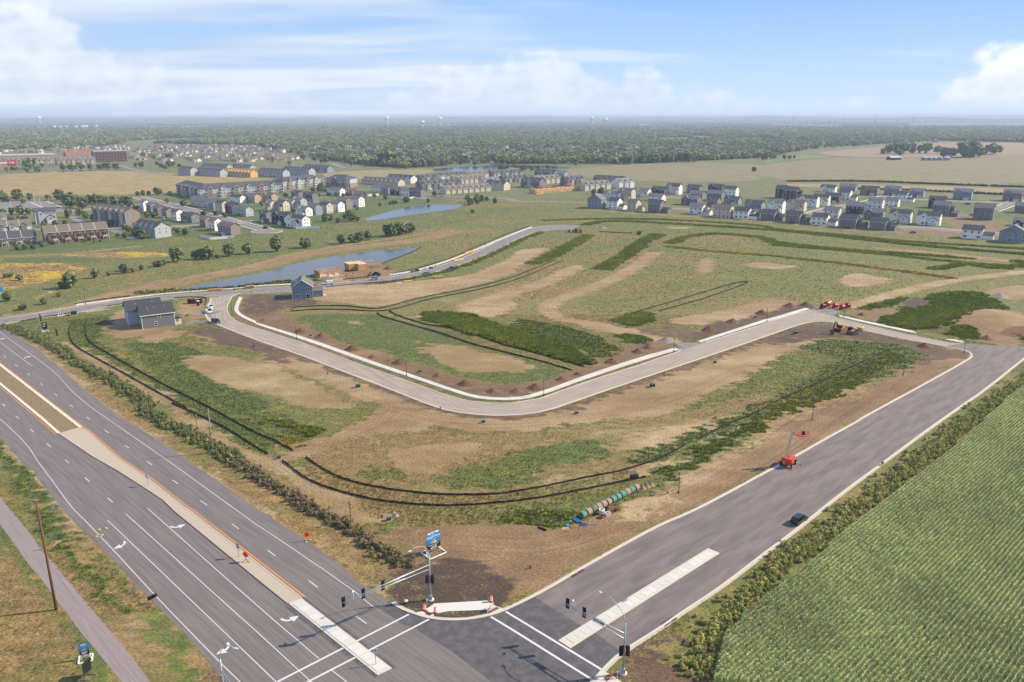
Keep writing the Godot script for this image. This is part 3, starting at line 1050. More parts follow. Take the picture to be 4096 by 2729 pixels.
func make_house(h: Array, called: String, label: String, group: String):
	var w: float = h[4]; var d: float = h[5]; var e: float = h[6]; var r: float = h[7]
	var style: String = h[10]; var ridge: String = h[12]
	var t := thing(called, label, "house" if called == "house" else "building", V(h[0],0.0, h[1]),0.0, group)
	t.basis = Basis(V(h[2],0, h[3]),Vector3.UP, V(-h[3],0, h[2]))
	var wm := wall_mat(h[8]); var rm := roof_mat(h[9])
	var st := mb(); var sr := mb()
	var mx := 0.0; var mw := w
	var storeys := clampi(int(round(e / 2.9)),1,4)
	var sh := e / storeys
	if style == "w":
		mw = w * 0.66; mx = -w * 0.17
		var gw := w * 0.36; var ge := minf(3.0, e * 0.5)
		gabled_walls(st, mw, d, e, r, ridge, V(mx, 0,0))
		gabled_roof(sr, mw, d, e, r, ridge, V(mx, 0,0))
		var gx := mx + mw / 2 + gw / 2 - 0.05
		var s2 := mb(); var r2 := mb()
		gabled_walls(s2, gw, d * 0.72, ge, 1.9, "x", V(gx, 0,-d * 0.06))
		gabled_roof(r2, gw, d * 0.72, ge, 1.9, "x", V(gx, 0,-d * 0.06),0.35)
		commit("garage", s2, wm, t)
		commit("garage_roof", r2, rm, t)
		if rng.randf() < 0.5:
			var s3 := mb(); var r3 := mb()
			gabled_walls(s3, gw * 0.5, d * 0.5, e * 0.82,1.4, "x", V(mx + mw / 2 + gw * 0.25,0,-d * 0.18))
			gabled_roof(r3, gw * 0.5, d * 0.5, e * 0.82,1.4, "x", V(mx + mw / 2 + gw * 0.25,0,-d * 0.18),0.3)
			commit("side_bay", s3, wm, t); commit("side_bay_roof", r3, rm, t)
	else:
		gabled_walls(st, w, d, e, r, ridge)
		if style == "b":
			bx(sr, V(-w / 2 - 0.3, e, -d / 2 - 0.3),V(w / 2 + 0.3, e + 0.9, d / 2 + 0.3))
		elif style == "p":
			bx(sr, V(-w / 2, e, -d / 2),V(w / 2, e + 0.3, d / 2))
		else:
			gabled_roof(sr, w, d, e, r, ridge)
	commit("wall", st, wm, t)
	commit("roof", sr, rm, t)
	if style == "f" or style == "v":
		var pw := clampf(w * 0.42,3.0,6.5); var px := w * (0.22 if style == "f" else -0.1)
		var pe := e * (0.55 if style == "f" else 0.92); var pr := pw * 0.34
		var dz := 2.2 if style == "f" else 0.8
		var s2 := mb(); var r2 := mb()
		gabled_walls(s2, pw, dz, pe, pr, "z", V(px, 0, d / 2 + dz / 2 - 0.02))
		gabled_roof(r2, pw, dz + 2.0, pe, pr, "z", V(px, 0, d / 2 + dz / 2 - 1.0),0.3)
		commit("front_bay", s2, wm, t); commit("front_bay_roof", r2, rm, t)
		if style == "f":
			garage_door(t, face(V(px, 0, d / 2 + dz),0), pw * 0.75)
			var s4 := mb(); var r4 := mb()
			gabled_walls(s4, w * 0.28,0.7, e + 0.4, w * 0.1, "z", V(-w * 0.22,0, d / 2 + 0.33))
			gabled_roof(r4, w * 0.28,3.2, e + 0.4, w * 0.1, "z", V(-w * 0.22,0, d / 2 - 0.9),0.3)
			commit("gable_bay", s4, wm, t); commit("gable_bay_roof", r4, rm, t)
			window(t, face(V(-w * 0.22, e - 1.0, d / 2 + 0.69),0),1.6,1.2)
			porch_door(t, face(V(-w * 0.05,0.2, d / 2 + 0.02),0))
			window(t, face(V(-w * 0.22,1.6, d / 2 + 0.69),0),1.6,1.4)
			if pe > 4.0: window(t, face(V(px, pe - 0.6, d / 2 + dz + 0.01),0),1.4,1.1)
		else:
			for s in storeys: window(t, face(V(px, (s + 0.55) * sh, d / 2 + dz + 0.01),0),2.0,1.4)
	if style == "g" or style == "t":
		var n := maxi(2, int(w / 7.5))
		for k in n:
			var cx := -w / 2 + w * (k + 0.5) / n
			var bw := w / n * 0.5
			var s2 := mb(); var r2 := mb()
			if style == "g":
				gabled_walls(s2, bw, 0.9, e + 0.1, bw * 0.38, "z", V(cx - bw * 0.3,0, d / 2 + 0.42))
				gabled_roof(r2, bw, 3.4, e + 0.1, bw * 0.38, "z", V(cx - bw * 0.3,0, d / 2 - 0.8),0.3)
				commit("front_bay", s2, wm if k % 2 == 0 or h[8] == "cream" else wall_mat("palegrey"), t)
				commit("front_bay_roof", r2, rm, t)
				window(t, face(V(cx - bw * 0.3, e - 0.9, d / 2 + 0.88),0),1.6,1.3)
				if h[1] > -900.0 or rng.randf() < 0.6: garage_door(t, face(V(cx + bw * 0.55,0, d / 2 + 0.02),0),2.6)
				if storeys > 1: window(t, face(V(cx + bw * 0.55, e - 1.1, d / 2 + 0.02),0),1.1,1.2)
			else:
				bx(s2,V(cx - bw * 0.55, sh * 0.9, d / 2),V(cx - bw * 0.05, e * 0.72, d / 2 + 0.9))
				commit("box_bay", s2, wall_mat("brown"), t)
				bx(r2,V(cx + bw * 0.05, sh * 0.92, d / 2),V(cx + bw * 0.95, sh * 0.92 + 0.18, d / 2 + 1.6))
				for q in [0.05,0.95]: bar(r2,V(cx + bw * q, 0, d / 2 + 1.5),V(cx + bw * q, sh * 0.92, d / 2 + 1.5),0.09,0.09,4)
				bx(r2,V(cx + bw * 0.05, sh * 0.92 + 1.0, d / 2 + 1.52),V(cx + bw * 0.95, sh * 0.92 + 1.1, d / 2 + 1.6))
				commit("balcony", r2, trim_mat(), t)
				var s5 := mb()
				bx(s5,V(cx - bw * 0.1, e * 0.70, d / 2),V(cx + bw * 1.0, e * 0.70 + 0.15, d / 2 + 1.3))
				commit("balcony_roof", s5, rm, t)
				for s in storeys:
					window(t, face(V(cx + bw * 0.5, (s + 0.52) * sh, d / 2 + 0.02),0),1.6 if s == 1 else 1.1,1.7 if s == 1 else 1.2)
					window(t, face(V(cx - bw * 0.75, (s + 0.52) * sh, d / 2 + 0.02),0),0.8,1.2)
		for k in range(1, n):
			var s6 := mb()
			var cx := -w / 2 + w * k / n
			var dy := r / (d / 2)
			for s in [-1.0,1.0]:
				var y0 := e - 0.45 * dy + 0.3; var y1 := e + r + 0.3
				quad(s6,V(cx - 0.09, y0 + 0.06, s * (d / 2 + 0.45)),V(cx + 0.09, y0 + 0.06, s * (d / 2 + 0.45)),V(cx + 0.09, y1 + 0.06,0),V(cx - 0.09, y1 + 0.06,0))
			commit("party_wall_cap", s6, trim_mat(), t)
	if style in ["w", "n", "v", "b", "p"]:
		var n := maxi(2, int(mw / (3.6 if style != "b" else 5.0)))
		for s in storeys:
			for k in n:
				if style != "b" and rng.randf() < 0.14: continue
				var cx := mx - mw / 2 + mw * (k + 0.5) / n
				if style == "v" and absf(cx + w * 0.1) < 3.2: continue
				var wide := 2.1 if (s == 0 and k % 2 == 0) else 1.2
				window(t, face(V(cx, (s + 0.55) * sh, d / 2 + 0.01),0), wide, 1.35 if s > 0 or k % 2 == 0 else 1.8)
	if style in ["f", "w", "n", "g", "v", "t"]:
		for s in storeys:
			for q in [-0.22,0.2]:
				if rng.randf() < 0.35: continue
				if style != "w": window(t, face(V(w / 2 + 0.01, (s + 0.55) * sh, q * d), PI / 2),0.9,1.2)
				window(t, face(V(mx - mw / 2 - 0.01, (s + 0.55) * sh, q * d),-PI / 2),0.9,1.2)
		if style == "w": window(t, face(V(mx + mw / 2 + 0.01, e - 0.9, d * 0.22), PI / 2),0.9,1.2)
	for s in [-1,1]:
		var cb := mb()
		bx(cb, V(mx + s * mw / 2 - 0.08,0, d / 2 - 0.02),V(mx + s * mw / 2 + 0.08, e, d / 2 + 0.05))
		commit("corner_board", cb, trim_mat(), t)
	if ridge == "x" and style != "p":
		var tr := mb()
		bx(tr, V(mx - mw / 2 - 0.45, e - 0.45 * r / (d / 2) - 0.12, d / 2 + 0.36),V(mx + mw / 2 + 0.45, e - 0.45 * r / (d / 2) + 0.1, d / 2 + 0.47))
		commit("eave_board", tr, trim_mat(), t)
	if style in ["w", "n"] and rng.randf() < 0.45 and d < 12:
		var dk := mb()
		bx(dk, V(mx - 1.6,1.05, d / 2),V(mx + 2.0,1.22, d / 2 + 2.6))
		for q in [-1.5,1.9]: bar(dk, V(mx + q, 0, d / 2 + 2.5),V(mx + q, 2.2, d / 2 + 2.5),0.07,0.07,4)
		bx(dk, V(mx - 1.6,2.1, d / 2 + 2.52),V(mx + 2.0,2.2, d / 2 + 2.6))
		for k in 4: bx(dk, V(mx + 2.0 + k * 0.3,0.9 - k * 0.27, d / 2 + 1.2),V(mx + 2.35 + k * 0.3,1.0 - k * 0.27, d / 2 + 2.4))
		commit("deck", dk, trim_mat() if rng.randf() < 0.6 else mat("deckwood", Color(0.45,0.33,0.23),0.8), t)
	if d < 14:
		if style in ["f", "w", "n", "v"]:
			for k in 3:
				var vs := mb()
				bar(vs, V(mx + (k - 1) * mw * 0.25, e + r * 0.5, d * 0.2),V(mx + (k - 1) * mw * 0.25, e + r * 0.6 + 0.55, d * 0.2),0.07,0.07,5)
				commit("roof_vent", vs, trim_mat(), t)
	return t

var HOUSES := []
func unpack_houses():
	for k in HOUSE_PLAN:
		var f: PackedStringArray = k.split("|")
		for h in HOUSE_PLAN[k]:
			HOUSES.append([h[0], h[1],0.8,0.6 if f[1] == "r" else -0.6, h[2], float(f[3]), h[3], h[4], h[5], h[6], h[7], f[0], f[2], h[8]])

func make_neighbourhoods():
	rng.seed = 900
	unpack_houses()
	var where := {"meadow": "in the row backing the meadow", "block": "in the right-hand block", "townhomes": "of the left townhomes", "lane": "in the slanting left row", "court": "in the centre-left block", "rows": "of the far townhomes", "osb": "", "commercial": "at the far left shops"}
	var group := {"meadow": "houses backing onto the meadow", "block": "houses in the right-hand block", "townhomes": "townhomes on the left", "lane": "houses beside the left-hand street", "court": "houses in the centre-left block", "rows": "far townhome rows", "osb": "unfinished plywood buildings", "commercial": "buildings in the shopping district"}
	var order := {}
	for h in HOUSES:
		if not order.has(h[11]): order[h[11]] = []
		order[h[11]].append(h[13])
	for k in order: order[k].sort()
	for h in HOUSES:
		var at: int = order[h[11]].find(h[13])
		var called := "house"
		if h[11] in ["townhomes", "rows"]: called = "townhouse"
		if h[11] == "commercial": called = "commercial_building"
		var word: String = WALL_WORDS[h[8]]
		var label := ""
		if h[11] == "osb":
			called = "unfinished_townhouse"
			label = "two-storey townhouse row in bare golden plywood beyond the apartment block" if h[12] == "x" and h[10] == "g" else "single-storey plywood townhouse shell with open top among the far rows"
		else:
			label = "%s %s, %s roof, %s from left %s" % [word, {"house": "house", "townhouse": "townhouse row", "commercial_building": "building"}[called], {"grey": "grey", "dark": "dark grey", "brown": "brown", "flat": "flat", "rust": "rust-brown"}[h[9]], ordinal(at), where[h[11]]]
		var t: Node3D = make_house(h, called, label, group[h[11]])
		if h[11] == "osb" and h[10] == "p":
			for k in 9:
				var st := mb()
				var x := -28.0 + k * 7.0
				bx(st, V(x, h[6] + 0.3,-5),V(x + 0.4, h[6] + 1.3 + (1.6 if k % 3 == 1 else 0.0),5))
				commit("party_wall", st, mat("stud", Color(0.72,0.50,0.28),0.8), t)
		if h[11] == "commercial" and h[0] < -820 and h[1] > -1400:
			var sg := mb()
			bx(sg, V(h[4] * 0.5 - 12, h[6] - 2, h[5] / 2 + 0.05),V(h[4] * 0.5, h[6] + 5.5, h[5] / 2 + 0.6))
			var so := commit("shop_sign", sg, mat("sign_red", Color(0.62,0.07,0.06),0.5), t)
			lettering(so, "Cub", 4.2,V(h[4] * 0.5 - 6, h[6] + 1.8, h[5] / 2 + 0.62), Basis.IDENTITY, mat("letter_white", Color(0.9,0.9,0.9),0.5))
	make_apartments()
	make_scatter_houses()
	make_yard_fences()

func lettering(parent: Node, text: String, size: float, at: Vector3, turn: Basis, m: Material) -> MeshInstance3D:
	var tm := TextMesh.new()
	var f := SystemFont.new()
	f.font_names = PackedStringArray(["Droid Sans"])
	f.font_weight = 700
	tm.font = f
	tm.text = text
	tm.font_size = 64
	tm.pixel_size = size / 64.0
	tm.depth = 0.02
	var o := MeshInstance3D.new()
	o.mesh = tm
	o.material_override = m
	o.transform = Transform3D(turn, at)
	put(o, "lettering", parent)
	return o

# hipped roof over a rectangle
func hip_roof(st: SurfaceTool, w: float, d: float, e: float, r: float, at: Vector3):
	var x := w / 2 + 0.6; var z := d / 2 + 0.6; var k := maxf(x - z, 0.0)
	var p := [V(-x, e, z),V(x, e, z),V(x, e, -z),V(-x, e, -z),V(-k, e + r, 0),V(k, e + r, 0)]
	for j in p.size(): p[j] += at
	quad(st, p[0], p[1], p[5], p[4]); quad(st, p[2], p[3], p[4], p[5])
	tri(st, p[1], p[2], p[5]); tri(st, p[3], p[0], p[4])
	quad(st, p[0], p[3], p[2], p[1])

func make_apartments():
	var root := thing("apartment_building", "long four-storey apartment block with dark hipped roof, brick base and white gables", "building", Vector3.ZERO)
	for a in APARTMENT:
		var p := pv(a)
		var u := (p[1] - p[0]).normalized()
		var w := p[0].distance_to(p[1])
		var d := 19.0
		var e := 10.5
		var n := W(-u.y, u.x)
		var c := (p[0] + p[1]) / 2 - n * d / 2
		var wing := Node3D.new()
		wing.basis = Basis(V(u.x, 0, u.y),Vector3.UP, V(n.x, 0, n.y))
		wing.position = V(c.x, 0, c.y)
		root.add_child(wing, true)
		wing.name = numbered("apartment_wing")
		var st := mb()
		bx(st, V(-w / 2,0,-d / 2),V(w / 2,5.2, d / 2))
		commit("brick_wall", st, wall_mat("taupe"), wing)
		st = mb()
		bx(st, V(-w / 2 + 0.02,5.2,-d / 2 + 0.02),V(w / 2 - 0.02, e, d / 2 - 0.02))
		commit("upper_wall", st, wall_mat("palegrey"), wing)
		st = mb()
		hip_roof(st, w, d, e, 4.6,Vector3.ZERO)
		commit("roof", st, roof_mat("dark"), wing)
		var bays := maxi(2, int(w / 7.0))
		for k in bays:
			var cx := -w / 2 + w * (k + 0.5) / bays
			if k % 2 == 1:
				var s2 := mb(); var r2 := mb()
				gabled_walls(s2,5.0,1.6, e, 2.0, "z", V(cx, 0, d / 2 + 0.7))
				gabled_roof(r2,5.0,5.0, e, 2.0, "z", V(cx, 0, d / 2 - 1.0),0.4)
				commit("gable_bay", s2, wall_mat("brown") if k % 4 == 1 else wall_mat("palegrey"), wing)
				commit("gable_roof", r2, roof_mat("dark"), wing)
				var s3 := mb()
				for s in [-1.0,1.0]: bar(s3,V(cx + s * 2.9, e - 0.1, d / 2 + 1.95),V(cx, e + 2.15, d / 2 + 1.95),0.16,0.16,4)
				commit("gable_trim", s3, trim_mat(), wing)
			for s in 3:
				var z := d / 2 + (1.51 if k % 2 == 1 else 0.02)
				for q in [-1.3,1.3]: window(wing, face(V(cx + q, 1.9 + s * 3.1, z),0),1.3,1.5)
				if k % 2 == 0:
					var s4 := mb()
					bx(s4,V(cx + 2.2, s * 3.1 + 0.3, d / 2),V(cx + 4.6, s * 3.1 + 0.5, d / 2 + 1.7))
					bx(s4,V(cx + 2.2, s * 3.1 + 1.3, d / 2 + 1.6),V(cx + 4.6, s * 3.1 + 1.4, d / 2 + 1.7))
					for q in [2.25,4.55]: bx(s4,V(cx + q - 0.05, s * 3.1 + 0.5, d / 2 + 1.6),V(cx + q + 0.05, s * 3.1 + 3.2, d / 2 + 1.7))
					commit("balcony", s4, trim_mat(), wing)
					inst("balcony_door", shared_mesh("bdoor", func(q2): bx(q2,V(-0.9,0,-0.03),V(0.9,2.1,0.05))), pane_mat(), wing, Transform3D(Basis(),V(cx + 3.4, s * 3.1 + 0.5, d / 2)))

# plainer houses far behind, scattered inside outlined neighbourhoods
func make_scatter_houses():
	rng.seed = 1234
	var sets := [["brownroofs", 135,["cream", "tan", "offwhite"],["brown"], "low cream house with brown roof in the dense far estate", "houses in the dense far estate", 19.0,2.9],
		["brownback", 46,["cream", "white", "tan"],["brown"], "low cream house with brown roof at the far left wood edge", "houses along the far wood edge", 19.0,3.0],
		["treehouses", 150,["white", "cream", "offwhite", "steel", "tan"],["brown", "grey", "brown"], "house half hidden among the far trees", "houses among the far trees", 14.0,5.4],
		["rightrows", 64,["cream", "offwhite", "steel", "white"],["grey", "brown", "dark"], "house in the far rows beyond the brown field", "far rows beyond the brown field", 13.0,5.4]]
	for s in sets:
		var poly := pv(SCATTER[s[0]])
		var bb := Rect2(poly[0],Vector2.ZERO)
		for p in poly: bb = bb.expand(p)
		var spots := []
		var tries := 0
		while spots.size() < s[1] and tries < 6000:
			tries += 1
			var p := W(rr(bb.position.x, bb.end.x), rr(bb.position.y, bb.end.y))
			if not Geometry2D.is_point_in_polygon(p, poly): continue
			var ok := true
			for q in spots:
				if q.distance_to(p) < 21.0: ok = false; break
			if ok: spots.append(p)
		for p in spots:
			var w: float = s[6] * rr(0.85,1.2)
			var d := 10.0 * rr(0.9,1.15)
			var e: float = s[7] * rr(0.92,1.08)
			var r := d * rr(0.26,0.34)
			var turn: float = [0.0, PI / 2][rng.randi() % 2] + rr(-0.5,0.5)
			var t := thing("distant_house", s[4], "house", V(p.x, 0, p.y), turn, s[5])
			var wm := wall_mat(s[2][rng.randi() % s[2].size()]); var rm := roof_mat(s[3][rng.randi() % s[3].size()])
			var st := mb(); var sr := mb()
			gabled_walls(st, w, d, e, r, "x")
			gabled_walls(st, w * 0.45,4.0, e, w * 0.13, "z", V(w * 0.2,0, d / 2 + 2))
			gabled_roof(sr, w, d, e, r, "x")
			gabled_roof(sr, w * 0.45,7.0, e, w * 0.13, "z", V(w * 0.2,0, d / 2 + 0.5),0.4)
			commit("wall", st, wm, t); commit("roof", sr, rm, t)
			for q in [-0.35,-0.1]: window(t, face(V(w * q, e - 1.2, d / 2 + 0.02),0),1.8,1.3)
			window(t, face(V(w * 0.2, e - 1.3, d / 2 + 4.02),0),2.4,1.4)
	var mm := MultiMesh.new()
	mm.transform_format = MultiMesh.TRANSFORM_3D
	mm.use_colors = true
	var st3 := mb()
	gabled_walls(st3,14,9,5,3, "x")
	st3.generate_normals()
	mm.mesh = st3.commit()
	var poly2 := pv(SCATTER["farhouses"])
	var list := []
	var bb2 := Rect2(poly2[0],Vector2.ZERO)
	for p in poly2: bb2 = bb2.expand(p)
	var tr2 := 0
	while list.size() < 1500 and tr2 < 40000:
		tr2 += 1
		var p := W(rr(bb2.position.x, bb2.end.x), rr(bb2.position.y, bb2.end.y))
		if Geometry2D.is_point_in_polygon(p, poly2): list.append(p)
	mm.instance_count = list.size()
	for k in list.size():
		var sc := rr(1.0,1.7)
		mm.set_instance_transform(k, Transform3D(Basis(Vector3.UP, rng.randf() * TAU).scaled(Vector3.ONE * sc),V(list[k].x, -2.2, list[k].y)))
		var g := rr(0.3,0.85)
		mm.set_instance_color(k, Color(g, g * 0.98, g * 0.95))
	var o := MultiMeshInstance3D.new()
	o.multimesh = mm
	o.material_override = lit_vertex("far_house")
	put(o, "far_suburb", null)
	tag(o, "pale specks of small houses between the far woods", "houses")
	o.set_meta("kind", "stuff")

# white vinyl fences round a few back gardens
func make_yard_fences():
	var lists := [[[-226,-560,-214,-548,-204,-553], "white vinyl fence round the corner garden beside the left-hand street"],[[-214,-571,-208,-556,-200,-558], "white vinyl fence dividing the corner garden by the left-hand street"],[[-168,-603,-158,-606,-150,-604], "white vinyl fence beside the white house at the turning circle"],[[-104,-838,-98,-829,-86,-832], "white vinyl fence beside the hipped-roof house near the middle pond"],[[-120,-838,-112,-832,-104,-838], "white vinyl fence behind the hipped-roof house near the middle pond"],[[-168,-868,-158,-862,-148,-872], "white vinyl fence between the houses below the far tan rows"],[[-305,-676,-290,-664,-280,-668], "white vinyl fence behind the slanting row of houses"]]
	for l in lists:
		var p := pv(l[0])
		var t := thing("vinyl_fence", l[1], "fence", V(p[0].x, 0, p[0].y),0, "white garden fences")
		var q := resample(p, 2.4)
		for k in q.size() - 1:
			var st := mb()
			var a := V(q[k].x - p[0].x, 0, q[k].y - p[0].y); var b := V(q[k + 1].x - p[0].x, 0, q[k + 1].y - p[0].y)
			var s := (b - a).normalized().cross(Vector3.UP) * 0.04
			quad(st, a + s, b + s, b + s + V(0,1.8,0), a + s + V(0,1.8,0))
			quad(st, a - s, b - s, b - s + V(0,1.8,0), a - s + V(0,1.8,0))
			quad(st, a - s + V(0,1.8,0), b - s + V(0,1.8,0), b + s + V(0,1.8,0), a + s + V(0,1.8,0))
			bar(st, a, a + V(0,2.0,0),0.08,0.08,4)
			commit("fence_panel", st, mat("vinyl", Color(0.87,0.87,0.87),0.5), t)

# ------------------------------------------------------------------ houses on the site
func make_site_houses():
	make_twin_house()
	make_blue_house()
	make_frames()

func make_twin_house():
	var a := W(-151.5,-307.5); var b := W(-141.5,-313.8)
	var u := (b - a).normalized(); var n := W(-u.y, u.x)
	var w := 12.6; var d := 10.6; var e := 5.9; var r := 3.2
	var c := (a + b) / 2 - n * d / 2
	var t := thing("twin_house", "grey twin house with two dark gable roofs and a small white porch", "house", V(c.x, 0, c.y))
	t.basis = Basis(V(u.x, 0, u.y),Vector3.UP, V(n.x, 0, n.y))
	var dark := mat("siding_grey", Color(0.44,0.44,0.45),0.8)
	var pale := mat("siding_pale", Color(0.60,0.65,0.71),0.8)
	var st := mb()
	gabled_walls(st, w, d, e, r, "x")
	commit("front_wall", st, dark, t)
	for k in 29:
		var s := mb()
		var y := 0.25 + k * 0.195
		bx(s, V(-w / 2 + 0.13, y, d / 2),V(w / 2 - 0.13, y + 0.17, d / 2 + 0.025))
		commit("clapboard", s, dark, t)
	st = mb(); gabled_roof(st, w, d, e, r, "x"); commit("front_roof", st, mat("shingle_dark", Color(0.24,0.245,0.265),0.95,0,1.1), t)
	st = mb(); gabled_walls(st, w + 1.0, d, e, r, "x", V(-3.6,0,-d + 0.3)); commit("rear_wall", st, pale, t)
	st = mb(); gabled_roof(st, w + 1.0, d, e, r, "x", V(-3.6,0.004,-d + 0.3)); commit("rear_roof", st, mat("shingle_dark", Color.BLACK), t)
	for p in [[0.4,4.55],[-1.1,1.75]]: window(t, face(V(p[0], p[1], d / 2 + 0.03),0),0.85,1.5)
	for p in [[-2.5,4.4],[2.0,4.4],[-2.0,1.5]]: window(t, face(V(-w / 2 - 0.02, p[1], p[0]),-PI / 2),0.9,1.4)
	st = mb()
	for s in [-1,1]: bx(st, V(s * w / 2 - 0.1,0, d / 2 - 0.05),V(s * w / 2 + 0.1, e, d / 2 + 0.06))
	bx(st, V(-w / 2 - 0.5, e - 0.5, d / 2 + 0.3),V(w / 2 + 0.5, e - 0.2, d / 2 + 0.47))
	for s in [-1,1]: bx(st, V(-3.6 + s * (w + 1) / 2 - 0.1,0,-d / 2 - 0.05 + 0.36),V(-3.6 + s * (w + 1) / 2 + 0.1, e, -d / 2 + 0.06 + 0.36))
	commit("trim", st, trim_mat(), t)
	for k in 5:
		for z in [[-0.8,0.0],[-d - 0.5,-3.6]]:
			var s := mb(); cbox(s, V(-4.2 + k * 1.7 + z[1], e + r - 0.25, z[0] + 1.6),V(0.35,0.35,0.3)); commit("ridge_vent", s, mat("vent_dark", Color(0.12,0.12,0.13),0.7), t)
	for p in [[-3.5,2.6],[-1.0,2.2],[3.2,2.4],[-3.2,3.7],[-6.5,-d + 2.6],[0.0,-d + 2.4]]:
		var s := mb(); var rz: float = p[1] if p[1] > -1 else p[1] + d - 0.3
		var y: float = e + r * (1.0 - absf(rz) / (d / 2))
		bar(s, V(p[0], y - 0.1, p[1]),V(p[0], y + 0.75, p[1]),0.07,0.07,6); commit("plumbing_vent", s, trim_mat(), t)
	var porch := mb()
	bx(porch, V(w / 2,0, d / 2 - 4.2),V(w / 2 + 2.4,0.25, d / 2 - 0.2)); commit("porch_floor", porch, mat("conc_a", Color.GRAY), t)
	porch = mb()
	quad(porch, V(w / 2,3.5, d / 2 + 0.1),V(w / 2 + 2.7,2.8, d / 2 + 0.1),V(w / 2 + 2.7,2.8, d / 2 - 4.6),V(w / 2,3.5, d / 2 - 4.6))
	bx(porch, V(w / 2,2.62, d / 2 - 4.6),V(w / 2 + 2.66,2.78, d / 2 + 0.06))
	commit("porch_roof", porch, mat("shingle_dark", Color.BLACK), t)
	for q in [[2.3,-0.3],[2.3,-1.4],[2.3,-4.1],[0.15,-0.3]]:
		var s := mb(); bx(s, V(w / 2 + q[0] - 0.13,0.25, d / 2 + q[1] - 0.13),V(w / 2 + q[0] + 0.13,2.62, d / 2 + q[1] + 0.13)); commit("porch_post", s, trim_mat(), t)
	for q in [[[-139.5,-321.0,-127.5,-324.0,-128.5,-318.8,-137.5,-314.8], "driveway"],[[-141.5,-336.0,-130.5,-339.5,-131.0,-333.5,-140.5,-330.0], "driveway"]]:
		road("driveway", pv(q[0]),0.022 + 0.004, asphalt("back", Color.GRAY, Color.GRAY, Vector2.ONE),0)

func make_blue_house():
	var a := W(-105.0,-361.4); var b := W(-95.65,-363.7)
	var u := (b - a).normalized(); var n := W(-u.y, u.x)
	var w := a.distance_to(b); var d := 11.0; var e := 5.9; var r := 3.3
	var c := (a + b) / 2 - n * d / 2
	var t := thing("blue_house", "blue-grey gabled house with white windows and side garage beside the frontage road", "house", V(c.x, 0, c.y))
	t.basis = Basis(V(u.x, 0, u.y),Vector3.UP, V(n.x, 0, n.y))
	var m := mat("siding_blue", Color(0.42,0.49,0.57),0.8)
	var st := mb(); gabled_walls(st, w, d, e, r, "z"); commit("wall", st, m, t)
	st = mb(); gabled_roof(st, w, d, e, r, "z"); commit("roof", st, mat("shingle_grey", Color(0.40,0.40,0.40),0.95,0,1.1), t)
	st = mb(); gabled_walls(st, 4.6,6.0,2.9,1.5, "x", V(w / 2 + 2.28,0,-0.5)); commit("garage", st, m, t)
	st = mb(); gabled_roof(st, 4.6,6.0,2.9,1.5, "x", V(w / 2 + 2.28,0,-0.5),0.35); commit("garage_roof", st, mat("shingle_grey", Color.BLACK), t)
	for p in [[2.0,4.5],[3.0,4.5],[-2.7,1.5],[-1.7,1.5]]: window(t, face(V(p[0], p[1], d / 2 + 0.02),0),0.85,1.4)
	window(t, face(V(2.5,1.15, d / 2 + 0.02),0),1.7,2.0)
	window(t, face(V(w / 2 + 1.6,1.2,2.53),0),0.8,0.9)
	st = mb()
	for s in [-1,1]: bx(st, V(s * w / 2 - 0.1,0, d / 2 - 0.05),V(s * w / 2 + 0.1, e, d / 2 + 0.06))
	for s in [-1.0,1.0]: bar(st, V(s * (w / 2 + 0.45), e - 0.3, d / 2 + 0.45),V(0, e + r + 0.12, d / 2 + 0.45),0.12,0.12,4)
	commit("trim", st, trim_mat(), t)
	for z in [0.0,2.6]:
		pbar("plumbing_vent", trim_mat(), t, V(-w * 0.28, e + r * 0.4, z),V(-w * 0.28, e + r * 0.44 + 0.9, z),0.09,0.09,6)
	pbox("stoop", mat("conc_a", Color.GRAY), t, V(w / 2 + 4.7,0,-2.0),V(w / 2 + 6.2,0.16,1.2))

func stud_wall(parent: Node, a: Vector3, b: Vector3, h: float, sheath := false, y0 := 0.0):
	var wood := mat("stud_fresh", Color(0.78,0.60,0.37),0.8,0,1.2)
	var osb := mat("osb", Color(0.70,0.55,0.37),0.85,0,1.6)
	var n := maxi(2, int(a.distance_to(b) / 0.62))
	for k in n + 1:
		var p := a.lerp(b, float(k) / n)
		var s := mb(); bx(s, p + V(-0.06, y0 + 0.1,-0.06), p + V(0.06, y0 + h - 0.1,0.06)); commit("stud", s, wood, parent)
	for y in [y0, y0 + h - 0.12]:
		var s := mb(); bar(s, a + V(0, y + 0.06,0), b + V(0, y + 0.06,0),0.1,0.1,4); commit("plate", s, wood, parent)
	if sheath:
		var s := mb()
		var nn := (b - a).normalized().cross(Vector3.UP) * 0.12
		for q in [nn, nn * 1.25]: quad(s, a + q + V(0, y0,0), b + q + V(0, y0,0), b + q + V(0, y0 + h, 0), a + q + V(0, y0 + h, 0))
		commit("sheathing", s, osb, parent)

